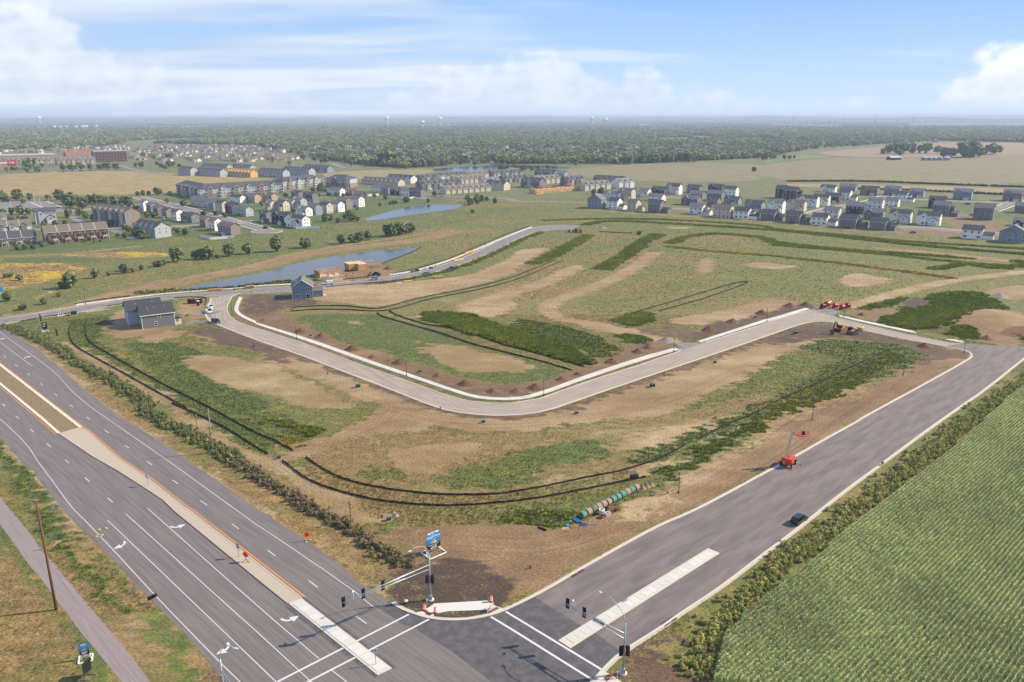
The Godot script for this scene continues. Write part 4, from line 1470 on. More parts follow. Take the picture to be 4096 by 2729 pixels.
func make_frames():
	var u := V(0.86,0,-0.5).normalized(); var n := V(0.5,0,0.86).normalized()
	var osb := mat("osb", Color(0.70,0.55,0.37),0.85,0,1.6)
	var wood := mat("stud_fresh", Color(0.78,0.60,0.37),0.8,0,1.2)
	var t := thing("unfinished_house", "open wooden stud frame of a house without a roof by the pond", "unfinished house", V(-104,0,-412))
	t.basis = Basis(u, Vector3.UP, n)
	var s := mb(); bx(s, V(-0.3,0,-10),V(13.5,0.2,0.3)); commit("floor_slab", s, mat("conc_a", Color.GRAY), t)
	stud_wall(t, V(0,0.2,0),V(0,0.2,-9.5),3.0, true)
	stud_wall(t, V(0,0.2,-9.5),V(13,0.2,-9.5),3.0)
	stud_wall(t, V(13,0.2,-9.5),V(13,0.2,0),3.0)
	stud_wall(t, V(0,0.2,0),V(4.2,0.2,0),3.0)
	stud_wall(t, V(3.2,0.2,-4.5),V(9.5,0.2,-4.5),2.8)
	stud_wall(t, V(9.5,0.2,-9.4),V(9.5,0.2,-3.5),2.8)
	s = mb(); bx(s, V(4.3,0.2,0.0),V(5.0,3.1,0.2)); bx(s, V(11.0,0.2,0.0),V(11.9,3.1,0.2)); bx(s, V(5.0,2.2,0.0),V(11.0,3.1,0.2))
	bx(s, V(11.9,2.3,-0.2),V(13.4,3.4,0.1)); bx(s, V(13.0,0.2,-0.2),V(13.6,3.4,0.1))
	commit("garage_front", s, osb, t)
	pbox("gable_panel", osb, t, V(12.6,3.1,-7.0),V(13.1,5.4,-6.2))
	var f := thing("unfinished_house", "plywood-sheathed house frame with a flat floor deck beside the open stud frame", "unfinished house", V(-92.6,0,-434))
	f.basis = Basis(u, Vector3.UP, n)
	s = mb(); bx(s, V(0,0,-8),V(9.5,3.3,0)); bx(s, V(4.5,0,0),V(9.5,3.3,3.2)); commit("sheathed_wall", s, osb, f)
	s = mb()
	for i in 4:
		for j in 3: bx(s, V(-0.15 + i * 2.45,3.3,-8.1 + j * 2.75),V(2.26 + i * 2.45,3.52,-5.4 + j * 2.75))
	bx(s, V(4.6,3.3,0.2),V(9.6,3.52,3.3))
	commit("floor_deck", s, mat("deck_ply", Color(0.80,0.68,0.48),0.85,0,1.2), f)
	stud_wall(f, V(9.6,0,3.0),V(9.6,0,-7.8),3.0)
	stud_wall(f, V(9.6,0,-7.8),V(18.5,0,-7.8),3.0)
	stud_wall(f, V(18.5,0,-7.8),V(18.5,0,1.0),3.0)
	s = mb(); bx(s, V(9.7,0,3.1),V(10.6,3.0,3.3)); bx(s, V(9.7,2.3,2.0),V(18.6,3.1,2.2)); bx(s, V(17.9,0,2.0),V(18.6,2.3,2.2)); bx(s, V(14.0,0,2.0),V(14.5,2.3,2.2)); commit("garage_front", s, osb, f)
	for k in 2: person(V(-90.5 + k * 3.4,3.54,-440.0 - k * 1.2),0.4 + k, "person in a yellow-green work vest on the plywood deck, %s of two" % ["left", "right"][k], "vest")

# ------------------------------------------------------------------ silt fences
func make_fences():
	rng.seed = 50
	var cloth := mat("silt_cloth", Color(0.12,0.12,0.125),0.7,0,1.3)
	var stake := mat("stake", Color(0.55,0.45,0.34),0.9)
	var stake_mesh := shared_mesh("stake", func(st): bx(st, V(-0.04,0,-0.04),V(0.04,0.8,0.04)))
	var say := {"outer roadside": "black silt fence along the outer edge of the swale beside the highway", "inner roadside": "black silt fence along the inner edge of the swale beside the highway", "outer corner": "lower black silt fence curving round the corner above the dirt", "inner corner": "upper black silt fence curving round the corner field", "weedy strip": "black silt fence half buried in the weedy strip along the cross street", "short stub": "short stub of black silt fence in weeds behind the bales", "meadow upper": "upper black silt fence crossing the meadow below the blue house", "meadow lower": "lower black silt fence crossing the meadow below the blue house", "block left": "left black silt fence running down the inner block", "block right": "right black silt fence running down the inner block beside tall weeds", "trench upper": "upper black silt fence along the shallow trench in the meadow", "trench lower": "lower black silt fence along the shallow trench in the meadow", "street left": "low black silt fence beside the frontage road left of the twin house", "bank left": "black silt fence at the foot of the bare bank left of the pond", "pond edge": "black silt fence along the near shore of the long pond", "lot corner": "short black silt fence behind the twin house", "driveway corner": "black silt fence round the corner lot with the red dumpster", "street mid": "black silt fence along the frontage road near the white van", "frame yard": "short black silt fence in front of the house frames", "street upper": "black silt fence along the upper curve of the frontage road", "pond bank": "black silt fence on the grassy bank at the far end of the pond", "far grass": "short black silt fence in the grass near the tractor"}
	var count := 0
	for k in FENCES:
		var line := smooth(pv(FENCES[k]),2)
		var p := resample(line, 1.0)
		var o0 := V(p[0].x, height(p[0].x, p[0].y), p[0].y)
		var t := thing("silt_fence", say[k], "silt fence", o0,0, "silt fences")
		var st := mb()
		var top := PackedVector3Array(); var bot := PackedVector3Array()
		for j in p.size():
			var g := height(p[j].x, p[j].y)
			var lean := V(rr(-0.06,0.06),0, rr(-0.06,0.06))
			bot.append(V(p[j].x, g - 0.05, p[j].y) - o0)
			top.append(V(p[j].x, g + 0.55 + rr(-0.14,0.06), p[j].y) + lean - o0)
		for j in p.size() - 1:
			quad(st, bot[j], bot[j + 1], top[j + 1], top[j])
			var th := V(0.025,0,0.02)
			quad(st, bot[j] + th, bot[j + 1] + th, top[j + 1] + th, top[j] + th)
			quad(st, top[j], top[j + 1], top[j + 1] + th, top[j] + th)
		commit("fabric", st, cloth, t)
		var q := resample(line, 2.1)
		for j in q.size():
			count += 1
			var xf := Transform3D(Basis(V(rr(-1,1),0,1).normalized(), rr(-0.08,0.08)),V(q[j].x + 0.07, height(q[j].x, q[j].y), q[j].y + 0.05) - o0)
			inst("stake", stake_mesh, stake, t, xf)

# ------------------------------------------------------------------ street furniture
func make_street_furniture():
	var iron := mat("lamp_black", Color(0.035,0.035,0.04),0.45)
	var names := ["left of the frontage road above the bare bank", "by the dark board sign near the highway", "behind the hedge at the upper swale", "beside the stacked lumber at the pond", "on the bend by the twin house driveways", "between the swale fence and the hedge", "on the loop pavement, nearest the blue house", "halfway down the left leg of the loop road", "in front of the house frames", "on the curve beyond the framed houses", "on the sandy path above the hedge corner", "on the bottom bend of the loop road", "at the stub street beside the loop road", "on the upper right leg of the loop road", "by the red drum trailers", "at the junction with the cross street", "in the bare strip by the cross street, upper", "in the bare strip by the cross street, middle", "right of the wrapped bales", "by the lumber on the upper frontage road", "beside the far collector road", "where the frontage road ends"]
	for k in LAMPS.size():
		var l: Array = LAMPS[k]
		var h := clampf(l[2],4.4,5.2)
		var t := thing("street_lamp", "black post lamp with a lantern head " + names[k], "street lamp", V(l[0], height(l[0], l[1]), l[1]),0, "black post lamps")
		inst("base", shared_mesh("lampbase", func(st): lathe(st, [W(0,0.7),W(0.13,0.65),W(0.17,0.3),W(0.24,0.25),W(0.24,0)],10)), iron, t)
		inst("pole", shared_mesh("lamppole%.1f" % h, func(st): bar(st, V(0,0.5,0),V(0, h - 0.75,0),0.085,0.06,8)), iron, t)
		var hd := inst("lantern", shared_mesh("lantern", func(st): lathe(st, [W(0.06,-0.75),W(0.2,-0.6),W(0.27,-0.2),W(0.3,-0.17),W(0.14,0.0),W(0,0.1)],8)), iron, t, Transform3D(Basis(),V(0, h, 0)))
		inst("lantern_glass", shared_mesh("lglass", func(st): lathe(st, [W(0.17,-0.58),W(0.285,-0.26),W(0.25,-0.21)],8)), mat("frosted", Color(0.75,0.77,0.78),0.4), hd)
	signal_mast(V(-14.73,0,-121.59),V(-27.94,6.9,-110.54),[0.02,0.235,0.455],0.63, "185th", "St", V(-17.59,11.3,-119.48), "grey signal mast arm with a 185th St sign over the highway", true)
	signal_mast(V(17.44,0,-102.28),V(8.95,6.9,-110.36),[0.0,0.3],0.56, "Cedar", "Ave", V(14.23,11.3,-106.96), "grey signal mast arm with a Cedar Ave sign over the cross street", true)
	signal_mast(V(-41.9,0,-94.0),V(-32.5,6.9,-83.0),[0.0,0.25],0.5, "", "", V(-39.55,11.3,-93.7), "grey signal mast at the lower edge beside the near carriageway", false)
	var wood := mat("pole_wood", Color(0.40,0.29,0.20),0.9,0,1.5)
	var t2 := thing("utility_pole", "tall brown wooden utility pole beside the trail", "utility pole", V(-80.78,0,-118.66))
	var st := mb(false)
	bar(st, V(0,-0.2,0),V(0,21.3,0),0.25,0.15,12)
	commit("pole", st, wood, t2)
	var tips := []
	for a in [[20.9,V(-1.1,0.5,0.6)],[16.4,V(-1.9,-0.1,0.5)],[14.6,V(2.0,0.4,-0.5)],[12.2,V(-1.9,-0.1,0.5)]]:
		st = mb()
		var p := V(0, a[0],0)
		bar(st, p, p + a[1],0.06,0.05,6)
		bar(st, p + V(0,-0.6,0), p + a[1] * 0.55,0.04,0.04,6)
		commit("insulator_arm", st, mat("galv", Color(0.52,0.55,0.58),0.5,0.5), t2)
		tips.append(p + a[1] + V(-80.78,0,-118.66))
	var along := V(0.70,0,0.72)
	for k in tips.size():
		var w := mb()
		for s in [-1.0,1.0]:
			var prev: Vector3 = tips[k]
			for j in range(1,15):
				var f := j / 14.0
				var q: Vector3 = tips[k] + along * s * 70.0 * f + V(0,-3.0 * (1.0 - pow(1.0 - f * 0.85,2.0)),0)
				bar(w, prev, q, 0.011,0.011,4, false)
				prev = q
		var wo := commit("power_line", w, mat("wire", Color(0.35,0.36,0.38),0.5,0.5))
		tag(wo, "thin power line hung from the tall wooden pole, %s from the top" % ordinal(k), "wire", "power lines")
	t2 = thing("utility_pole", "grey weathered pole with a small meter box in the hedge beside the highway", "utility pole", V(-77.66,0,-185.19))
	st = mb(false); bar(st, V(0,-0.2,0),V(0,12.4,0),0.17,0.11,10); commit("pole", st, mat("pole_grey", Color(0.55,0.52,0.49),0.9,0,1.5), t2)
	st = mb(); cbox(st, V(0.1,2.2,0.2),V(0.4,0.5,0.3)); commit("meter_box", st, mat("galv", Color.GRAY), t2)
	st = mb(); cbox(st, V(-0.1,0.6,0.2),V(0.5,1.0,0.35)); commit("cabinet", st, mat("galv", Color.GRAY), t2)
	make_signs()

func signal_head(parent: Node, at: Vector3, turn: float):
	var o := Node3D.new()
	o.transform = Transform3D(Basis(Vector3.UP, turn), at)
	put(o, "signal_head", parent)
	inst("backplate", shared_mesh("sig_back", func(st): bx(st, V(-0.34,-0.95,-0.03),V(0.34,0.95,0.03))), mat("signal_black", Color(0.025,0.025,0.028),0.5), o)
	inst("housing", shared_mesh("sig_house", func(st): bx(st, V(-0.19,-0.75,-0.26),V(0.19,0.75,-0.03))), mat("signal_black", Color.BLACK), o)
	for k in 4:
		inst("visor", shared_mesh("sig_visor", func(st): lathe(st, [W(0.15,0.0),W(0.15,0.3),W(0.13,0.3),W(0.13,0.0)],12, Transform3D(Basis(Vector3.RIGHT, PI / 2),Vector3.ZERO))), mat("signal_black", Color.BLACK), o, Transform3D(Basis(),V(0,0.63 - k * 0.42,0.03)))
		inst("lens", shared_mesh("sig_lens", func(st): lathe(st, [W(0,0.03),W(0.13,0.02)],12, Transform3D(Basis(Vector3.RIGHT, PI / 2),Vector3.ZERO))), mat("lens_dark", Color(0.10,0.10,0.10),0.3), o, Transform3D(Basis(),V(0,0.63 - k * 0.42,0.05)))

func signal_mast(base: Vector3, tip: Vector3, heads: Array, sign_at: float, word: String, small: String, lum: Vector3, label: String, extra: bool):
	var t := thing("signal_mast", label, "traffic signal", base)
	var galv := mat("galv_bright", Color(0.66,0.69,0.71),0.4,0.55)
	var st := mb(false); bar(st, V(0,0,0),V(0,9.2,0),0.19,0.12,14); commit("pole", st, galv, t)
	st = mb(); cbox(st, V(0,0.45,0),V(0.62,0.9,0.62)); commit("base_box", st, galv, t)
	st = mb(false); bar(st, V(0,0,0),V(0,0.16,0),0.65,0.65,16); commit("footing", st, mat("conc_a", Color.GRAY), t)
	var tp := tip - base
	var flat := V(tp.x, 0, tp.z)
	var a0 := V(0,6.9,0)
	st = mb(false); bar(st, a0 + V(0,0.35,0), tp + V(0,0.1,0),0.12,0.065,10); commit("upper_arm", st, galv, t)
	st = mb(false); bar(st, a0 + V(0,-0.55,0), tp.lerp(a0,0.02) + V(0,-0.12,0),0.075,0.05,10); commit("lower_arm", st, galv, t)
	for k in range(1,5):
		var f := k / 5.0
		pbar("brace", galv, t, a0.lerp(tp, f) + V(0,-0.55 + 0.43 * f, 0), a0.lerp(tp, f) + V(0,0.35 - 0.25 * f, 0),0.03,0.03,4)
	var lp := lum - base
	var pts := []
	for k in 13:
		var f := k / 12.0
		pts.append(V(lp.x * (1.0 - cos(f * PI / 2)) , 9.1 + (lp.y + 0.35 - 9.1) * sin(f * PI * 0.62) / sin(PI * 0.5), lp.z * (1.0 - cos(f * PI / 2))))
	pts[12] = V(lp.x, lp.y, lp.z)
	st = mb(false); path_tube(st, pts, 0.06,8); commit("lamp_arm", st, galv, t)
	st = mb(); 
	var lx := Transform3D(Basis(Vector3.UP, atan2(lp.x, lp.z)), lp)
	lathe(st, [W(0,0.12),W(0.18,0.08),W(0.2,-0.02),W(0,-0.08)],10, lx * Transform3D(Basis().scaled(V(0.8,1,2.0)),V(0,0,0.25)))
	commit("luminaire", st, mat("lum_grey", Color(0.72,0.75,0.77),0.4), t)
	var turn := atan2(-flat.z, flat.x)
	for f in heads:
		signal_head(t, tp.lerp(a0, f) + V(0,0.0,0) + V(sin(turn),0, cos(turn)) * 0.3, turn + 0.1)
	if word != "":
		var sp := tp.lerp(a0, sign_at) + V(sin(turn),0, cos(turn)) * 0.16
		var q := Node3D.new()
		var face_turn := turn if V(sin(turn),0, cos(turn)).z > 0 else turn + PI
		q.transform = Transform3D(Basis(Vector3.UP, face_turn) * Basis(Vector3.BACK, 0.0), sp)
		put(q, "street_sign", t)
		inst("plate", shared_mesh("street_plate", func(s2): bx(s2,V(-1.15,-0.34,-0.02),V(1.15,0.34,0.02))), mat("sign_green", Color(0.02,0.36,0.24),0.4), q)
		inst("border", shared_mesh("street_border", func(s2):
			bx(s2,V(-1.15,0.3,0.02),V(1.15,0.335,0.03)); bx(s2,V(-1.15,-0.335,0.02),V(1.15,-0.3,0.03)); bx(s2,V(-1.15,-0.3,0.02),V(-1.11,0.3,0.03)); bx(s2,V(1.11,-0.3,0.02),V(1.15,0.3,0.03))), mat("letter_white", Color(0.9,0.9,0.9),0.5), q)
		lettering(q, word, 0.52,V(-0.28,0.0,0.035), Basis.IDENTITY, mat("letter_white", Color.WHITE))
		lettering(q, small, 0.3,V(0.8,0.08,0.035), Basis.IDENTITY, mat("letter_white", Color.WHITE))
	if extra:
		for s in [[0.5,5.4,0.4],[-0.5,5.4,-2.2]]:
			signal_head(t, V(s[0], s[1] - 1.0,0.25), turn + s[2])
		st = mb(); bar(st, tp.lerp(a0,0.12), tp.lerp(a0,0.12) + V(0,1.3,0),0.03,0.03,6); cbox(st, tp.lerp(a0,0.12) + V(0,1.4,0.1),V(0.2,0.18,0.5)); commit("camera", st, trim_mat(), t)

func plate_sign(at: Vector2, turn: float, h: float, size: Vector2, m: Material, label: String, back := false, diamond := false) -> Node3D:
	var t := thing("road_sign", label, "road sign", V(at.x, 0.0, at.y), turn, "road signs")
	var y0 := 0.0
	if Geometry2D.is_point_in_polygon(at, cat(pv(LINES["med_near"]).slice(3), pv(LINES["med_far"]).slice(3))) or Geometry2D.is_point_in_polygon(at, pv(LINES["island_h"])): y0 = 0.15
	var st := mb(); bx(st, V(-0.04, y0,-0.04),V(0.04, h + y0,0.04)); commit("post", st, mat("galv", Color(0.52,0.55,0.58),0.5,0.5), t)
	pbox("plate", m, t, V(-size.x / 2, h - size.y + y0,0.045),V(size.x / 2, h + y0,0.07))
	return t

func make_signs():
	var alu := mat("sign_back", Color(0.62,0.65,0.68),0.45,0.4)
	var white := mat("sign_white", Color(0.82,0.83,0.84),0.5)
	plate_sign(W(-86.17,-166.68),-0.3,2.9,W(1.0,0.95), white, "white rectangular sign on a post in the concrete median", true)
	plate_sign(W(-54.13,-135.6),-0.5,3.0,W(0.8,1.1), alu, "grey back of a sign on the median beside the orange work sign", true)
	plate_sign(W(-50.3,-150.7),0.2,2.8,W(0.65,0.6), white, "small pale sign on a thin post in the grass above the highway")
	plate_sign(W(-99.95,-151.9),0.4,2.7,W(0.85,0.8), alu, "grey sign back on a post near the wooden pole", true)
	plate_sign(W(-67.88,-121.0),0.3,3.1,W(0.75,1.0), alu, "grey sign back on a post in the ditch above the lower carriageway", true)
	plate_sign(W(-162.68,-261.8),0.2,2.9,W(1.0,1.0), white, "white square sign in the grass at the upper end of the hedge")
	var k := plate_sign(W(-21.71,-104.29),0.1,2.9,W(0.75,0.95), white, "white keep-right sign with black arrow on the island tip")
	var st := mb()
	bx(st, V(0.08,2.2,0.075),V(0.16,2.75,0.085)); tri(st, V(0.0,2.72,0.083),V(0.12,2.98,0.083),V(0.26,2.72,0.083))
	tri(st, V(-0.28,2.85,0.083),V(-0.06,2.85,0.083),V(-0.17,2.45,0.083))
	commit("arrow", st, mat("signal_black", Color.BLACK), k)
	for a in [[-52.15,-134.04,-0.35, "orange diamond road work sign standing on the concrete median"],[-42.2,-141.83,0.35, "orange diamond road work sign standing on the far shoulder"]]:
		var y0: float = 0.16 if a[1] > -140 else 0.03
		var t := thing("work_sign", a[3], "road sign", V(a[0], y0, a[1]), a[2])
		st = mb()
		for q in 4:
			var d := V(0.75,0,0).rotated(Vector3.UP, q * PI / 2 + 0.6)
			bar(st, V(0,0.5,0), d + V(0,0.04,0),0.03,0.03,5)
		bar(st, V(0,0.4,0),V(0,2.1,0),0.03,0.03,5)
		commit("stand", st, mat("galv", Color.GRAY), t)
		st = mb(); cbox(st, Vector3.ZERO, V(1.15,1.15,0.03), Transform3D(Basis(Vector3.BACK, PI / 4),V(0,1.5,0.06)))
		var dia := commit("diamond", st, mat("work_orange", Color(1.0,0.40,0.05),0.5), t)
		for j in 3:
			lettering(dia, ["ROAD", "WORK", "AHEAD"][j],0.24,V(0,1.78 - j * 0.28,0.08), Basis.IDENTITY, mat("signal_black", Color.BLACK))
		for q in 3:
			st = mb(false); lathe(st, [W(0,0.2),W(0.2,0.16),W(0.28,0.06),W(0.22,0)],8, Transform3D(Basis().scaled(V(1.2,1,0.8)),V(0.6,0,0).rotated(Vector3.UP, q * 2.1)))
			commit("sand_bag", st, mat("sandbag", Color(0.66,0.62,0.36),0.9), t)
	var cb := thing("covered_sign", "black covered sign panel leaning on a short post at the near road edge", "road sign", V(-64.56,0,-120.68),0.6)
	pbox("post", mat("galv", Color.GRAY), cb, V(-0.05,0,-0.05),V(0.05,1.3,0.05))
	st = mb(); cbox(st, Vector3.ZERO, V(1.7,0.75,0.06), Transform3D(Basis(Vector3.BACK, 0.25),V(0,1.3,0.1))); commit("panel", st, mat("signal_black", Color.BLACK), cb)
	st = mb(); cbox(st, V(0.6,1.5,0.16),V(0.3,0.25,0.03)); commit("red_square", st, mat("sign_red", Color(0.62,0.07,0.06),0.5), cb)
	billboard(W(-15.7,-137.3),0.72,3.4,3.3,1.0, "blue and black Voyageur Farms style sales board on a white frame at the dirt corner", true)
	billboard(W(-68.7,-105.6),0.42,1.45,2.3,0.75, "small blue and black sales board on a white frame beside the trail", false)
	var t3 := thing("sales_board", "dark sales board seen edge-on with grey trestle feet at the lower left edge", "sign", V(-66.0,0,-101.4),1.42)
	pbox("panel", mat("board_black", Color(0.06,0.06,0.065),0.6), t3,V(-0.9,1.0,-0.05),V(0.9,3.1,0.05))
	var greyw := mat("grey_wood", Color(0.50,0.47,0.43),0.9)
	for s in [-0.7,0.7]:
		st = mb(); bar(st, V(s, 0,0),V(s, 1.6,0),0.07,0.07,4); bar(st, V(s, 0.05,-0.9),V(s, 0.05,0.9),0.07,0.07,4); bar(st, V(s, 0.05,0.85),V(s, 1.0,0.05),0.05,0.05,4); commit("trestle", st, greyw, t3)
	var t4 := thing("sales_board", "tall dark sales board with white lettering on a white base by the hedge", "sign", V(-189.9,0,-303.8),0.5)
	pbox("panel", mat("board_black", Color(0.06,0.06,0.065),0.6), t4,V(-0.95,1.0,-0.05),V(0.95,3.8,0.05))
	for j in 3:
		pbox("lettering", white, t4,V(-0.6,3.2 - j * 0.55,0.05),V(0.6 - j * 0.2,3.38 - j * 0.55,0.06))
	base_frame(t4,2.2,1.6)
	for a in [[-199.4,-316.7, "dark blue feather flag beside the frontage road"],[-179.8,-294.1, "dark blue feather flag nearest the hedge"]]:
		var t5 := thing("feather_flag", a[2], "flag", V(a[0],0, a[1]),0.5, "feather flags")
		pbar("pole", mat("galv", Color.GRAY), t5,Vector3.ZERO, V(0,4.6,0),0.03,0.02,6)
		st = mb()
		for j in 8:
			var w0 := 0.62 * sin(minf(1.0, (8 - j) / 5.0) * PI / 2); var w1 := 0.62 * sin(minf(1.0, (7 - j) / 5.0) * PI / 2)
			quad(st, V(0.03,0.9 + j * 0.46,0.06 * sin(j)),V(w0,0.9 + j * 0.46,0.1 * sin(j + 1.0)),V(w1,1.36 + j * 0.46,0.1 * sin(j + 2.0)),V(0.03,1.36 + j * 0.46,0.06 * sin(j + 1.0)))
		commit("cloth", st, mat("flag_blue", Color(0.05,0.07,0.20),0.8), t5)
	var wp := thing("sign_frame", "bare white post on a white base beside the frontage road", "sign frame", V(-198,0,-329.7),0.5)
	pbox("post", white, wp, V(-0.08,0.1,-0.08),V(0.08,3.4,0.08))
	base_frame(wp, 2.4,1.6)
	var bs := thing("sales_board", "blue sales board at the far left edge of the goldenrod meadow", "sign", V(-252.5,0,-374),0.6)
	pbox("panel", mat("board_blue", Color(0.22,0.50,0.72),0.5), bs, V(-1.2,0.8,-0.05),V(1.2,3.6,0.05))
	base_frame(bs, 2.4,1.6)
	var so := plate_sign(W(-136.7,-373.1),-0.4,2.5,W(0.7,0.7), mat("sign_red", Color(0.62,0.07,0.06),0.5), "red stop sign at the junction of the loop and frontage roads")

func base_frame(parent: Node, w: float, d: float):
	var m := mat("sign_white", Color.WHITE)
	for s in [-1,1]:
		var st := mb(); bx(st, V(s * w / 2 - 0.1,0,-d / 2),V(s * w / 2 + 0.1,0.2, d / 2)); commit("foot_beam", st, m, parent)
		pbox("cross_beam", m, parent, V(-w / 2 + 0.1,0.02, s * d / 2 - 0.1),V(w / 2 - 0.1,0.18, s * d / 2 + 0.1))
		pbox("upright", m, parent, V(s * (w / 2 - 0.35) - 0.07,0,-0.16),V(s * (w / 2 - 0.35) + 0.07,1.2,-0.06))
		pbar("brace", m, parent, V(s * (w / 2 - 0.35),1.1,-0.1),V(s * w / 2,0.15, d / 2 - 0.1),0.06,0.06,4)

# sales board printed with a house under a blue sky and a black band below
func billboard(at: Vector2, turn: float, w: float, h: float, y0: float, label: String, big: bool):
	var t := thing("sales_board", label.replace("Voyageur Farms style ", ""), "sign", V(at.x, 0, at.y), turn)
	var st := mb(); bx(st, V(-w / 2, y0,-0.05),V(w / 2, y0 + h, 0.03)); commit("board", st, mat("board_black", Color(0.06,0.06,0.065),0.6), t)
	var z := 0.034
	var band := h * 0.34
	var layer := func(x0: float, ya: float, x1: float, yb: float, c: Color, nm: String):
		var s := mb(); quad(s, V(x0, ya, z),V(x0, yb, z),V(x1, yb, z),V(x1, ya, z)); commit(nm, s, mat("print_" + c.to_html(), c, 0.5), t); z += 0.004
	layer.call(-w / 2, y0 + band, w / 2, y0 + h, Color(0.20,0.52,0.78), "printed_sky")
	layer.call(-w / 2, y0 + band, w / 2, y0 + band + h * 0.30, Color(0.46,0.70,0.86), "printed_haze")
	layer.call(-w / 2, y0 + band, w / 2, y0 + band + h * 0.05, Color(0.36,0.52,0.14), "printed_lawn")
	layer.call(-w * 0.28, y0 + band + h * 0.03, w * 0.22, y0 + band + h * 0.18, Color(0.80,0.80,0.80), "printed_house")
	layer.call(-w * 0.12, y0 + band + h * 0.18, w * 0.14, y0 + band + h * 0.33, Color(0.76,0.77,0.79), "printed_house")
	layer.call(-w * 0.06, y0 + band + h * 0.21, w * 0.0, y0 + band + h * 0.27, Color(0.15,0.17,0.20), "printed_window")
	layer.call(w * 0.05, y0 + band + h * 0.21, w * 0.09, y0 + band + h * 0.27, Color(0.15,0.17,0.20), "printed_window")
	layer.call(w * 0.22, y0 + band + h * 0.02, w * 0.30, y0 + band + h * 0.2, Color(0.30,0.42,0.25), "printed_tree")
	var wl := mat("letter_white", Color(0.9,0.9,0.9),0.5)
	if big:
		lettering(t, "LENNAR", h * 0.075,V(0, y0 + h * 0.93, z), Basis.IDENTITY, wl)
		lettering(t, "Voyageur Farms", h * 0.125,V(0, y0 + h * 0.82, z), Basis.IDENTITY, wl)
		lettering(t, "New homes from the mid $400s", h * 0.05,V(0, y0 + h * 0.28, z), Basis.IDENTITY, wl)
		pbox("printed_line", wl, t, V(-w * 0.22, y0 + h * 0.05, z),V(w * 0.22, y0 + h * 0.085, z + 0.004))
		st = mb(); bx(st, V(-w * 0.38, y0 + h + 0.05,-0.05),V(w * 0.38, y0 + h + 0.4,0.03)); var top := commit("top_panel", st, mat("sign_white", Color.WHITE), t)
		lettering(top, "Now Selling", 0.24,V(0, y0 + h + 0.22,0.04), Basis.IDENTITY, mat("print_grey", Color(0.3,0.32,0.35),0.6))
	else:
		lettering(t, "LENNAR", h * 0.085,V(0, y0 + h * 0.92, z), Basis.IDENTITY, wl)
		lettering(t, "Voyageur", h * 0.08,V(0, y0 + h * 0.83, z), Basis.IDENTITY, wl)
		for j in 3:
			var s := mb(); bx(s, V(-w * 0.3, y0 + h * [0.27,0.22,0.05][j], z),V(w * 0.28, y0 + h * ([0.27,0.22,0.05][j] + 0.025), z + 0.004)); commit("printed_line", s, wl, t)
	var dir := 1.0 if big else -1.0
	st = mb(); bx(st, V(-w * 0.2, y0 + h * 0.155, z),V(w * 0.14, y0 + h * 0.18, z + 0.004))
	tri(st, V(dir * w * 0.14, y0 + h * 0.12, z + 0.006),V(dir * w * 0.24, y0 + h * 0.168, z + 0.006),V(dir * w * 0.14, y0 + h * 0.215, z + 0.006))
	commit("printed_arrow", st, wl, t)
	base_frame(t, w + 0.5,3.2 if big else 1.9)

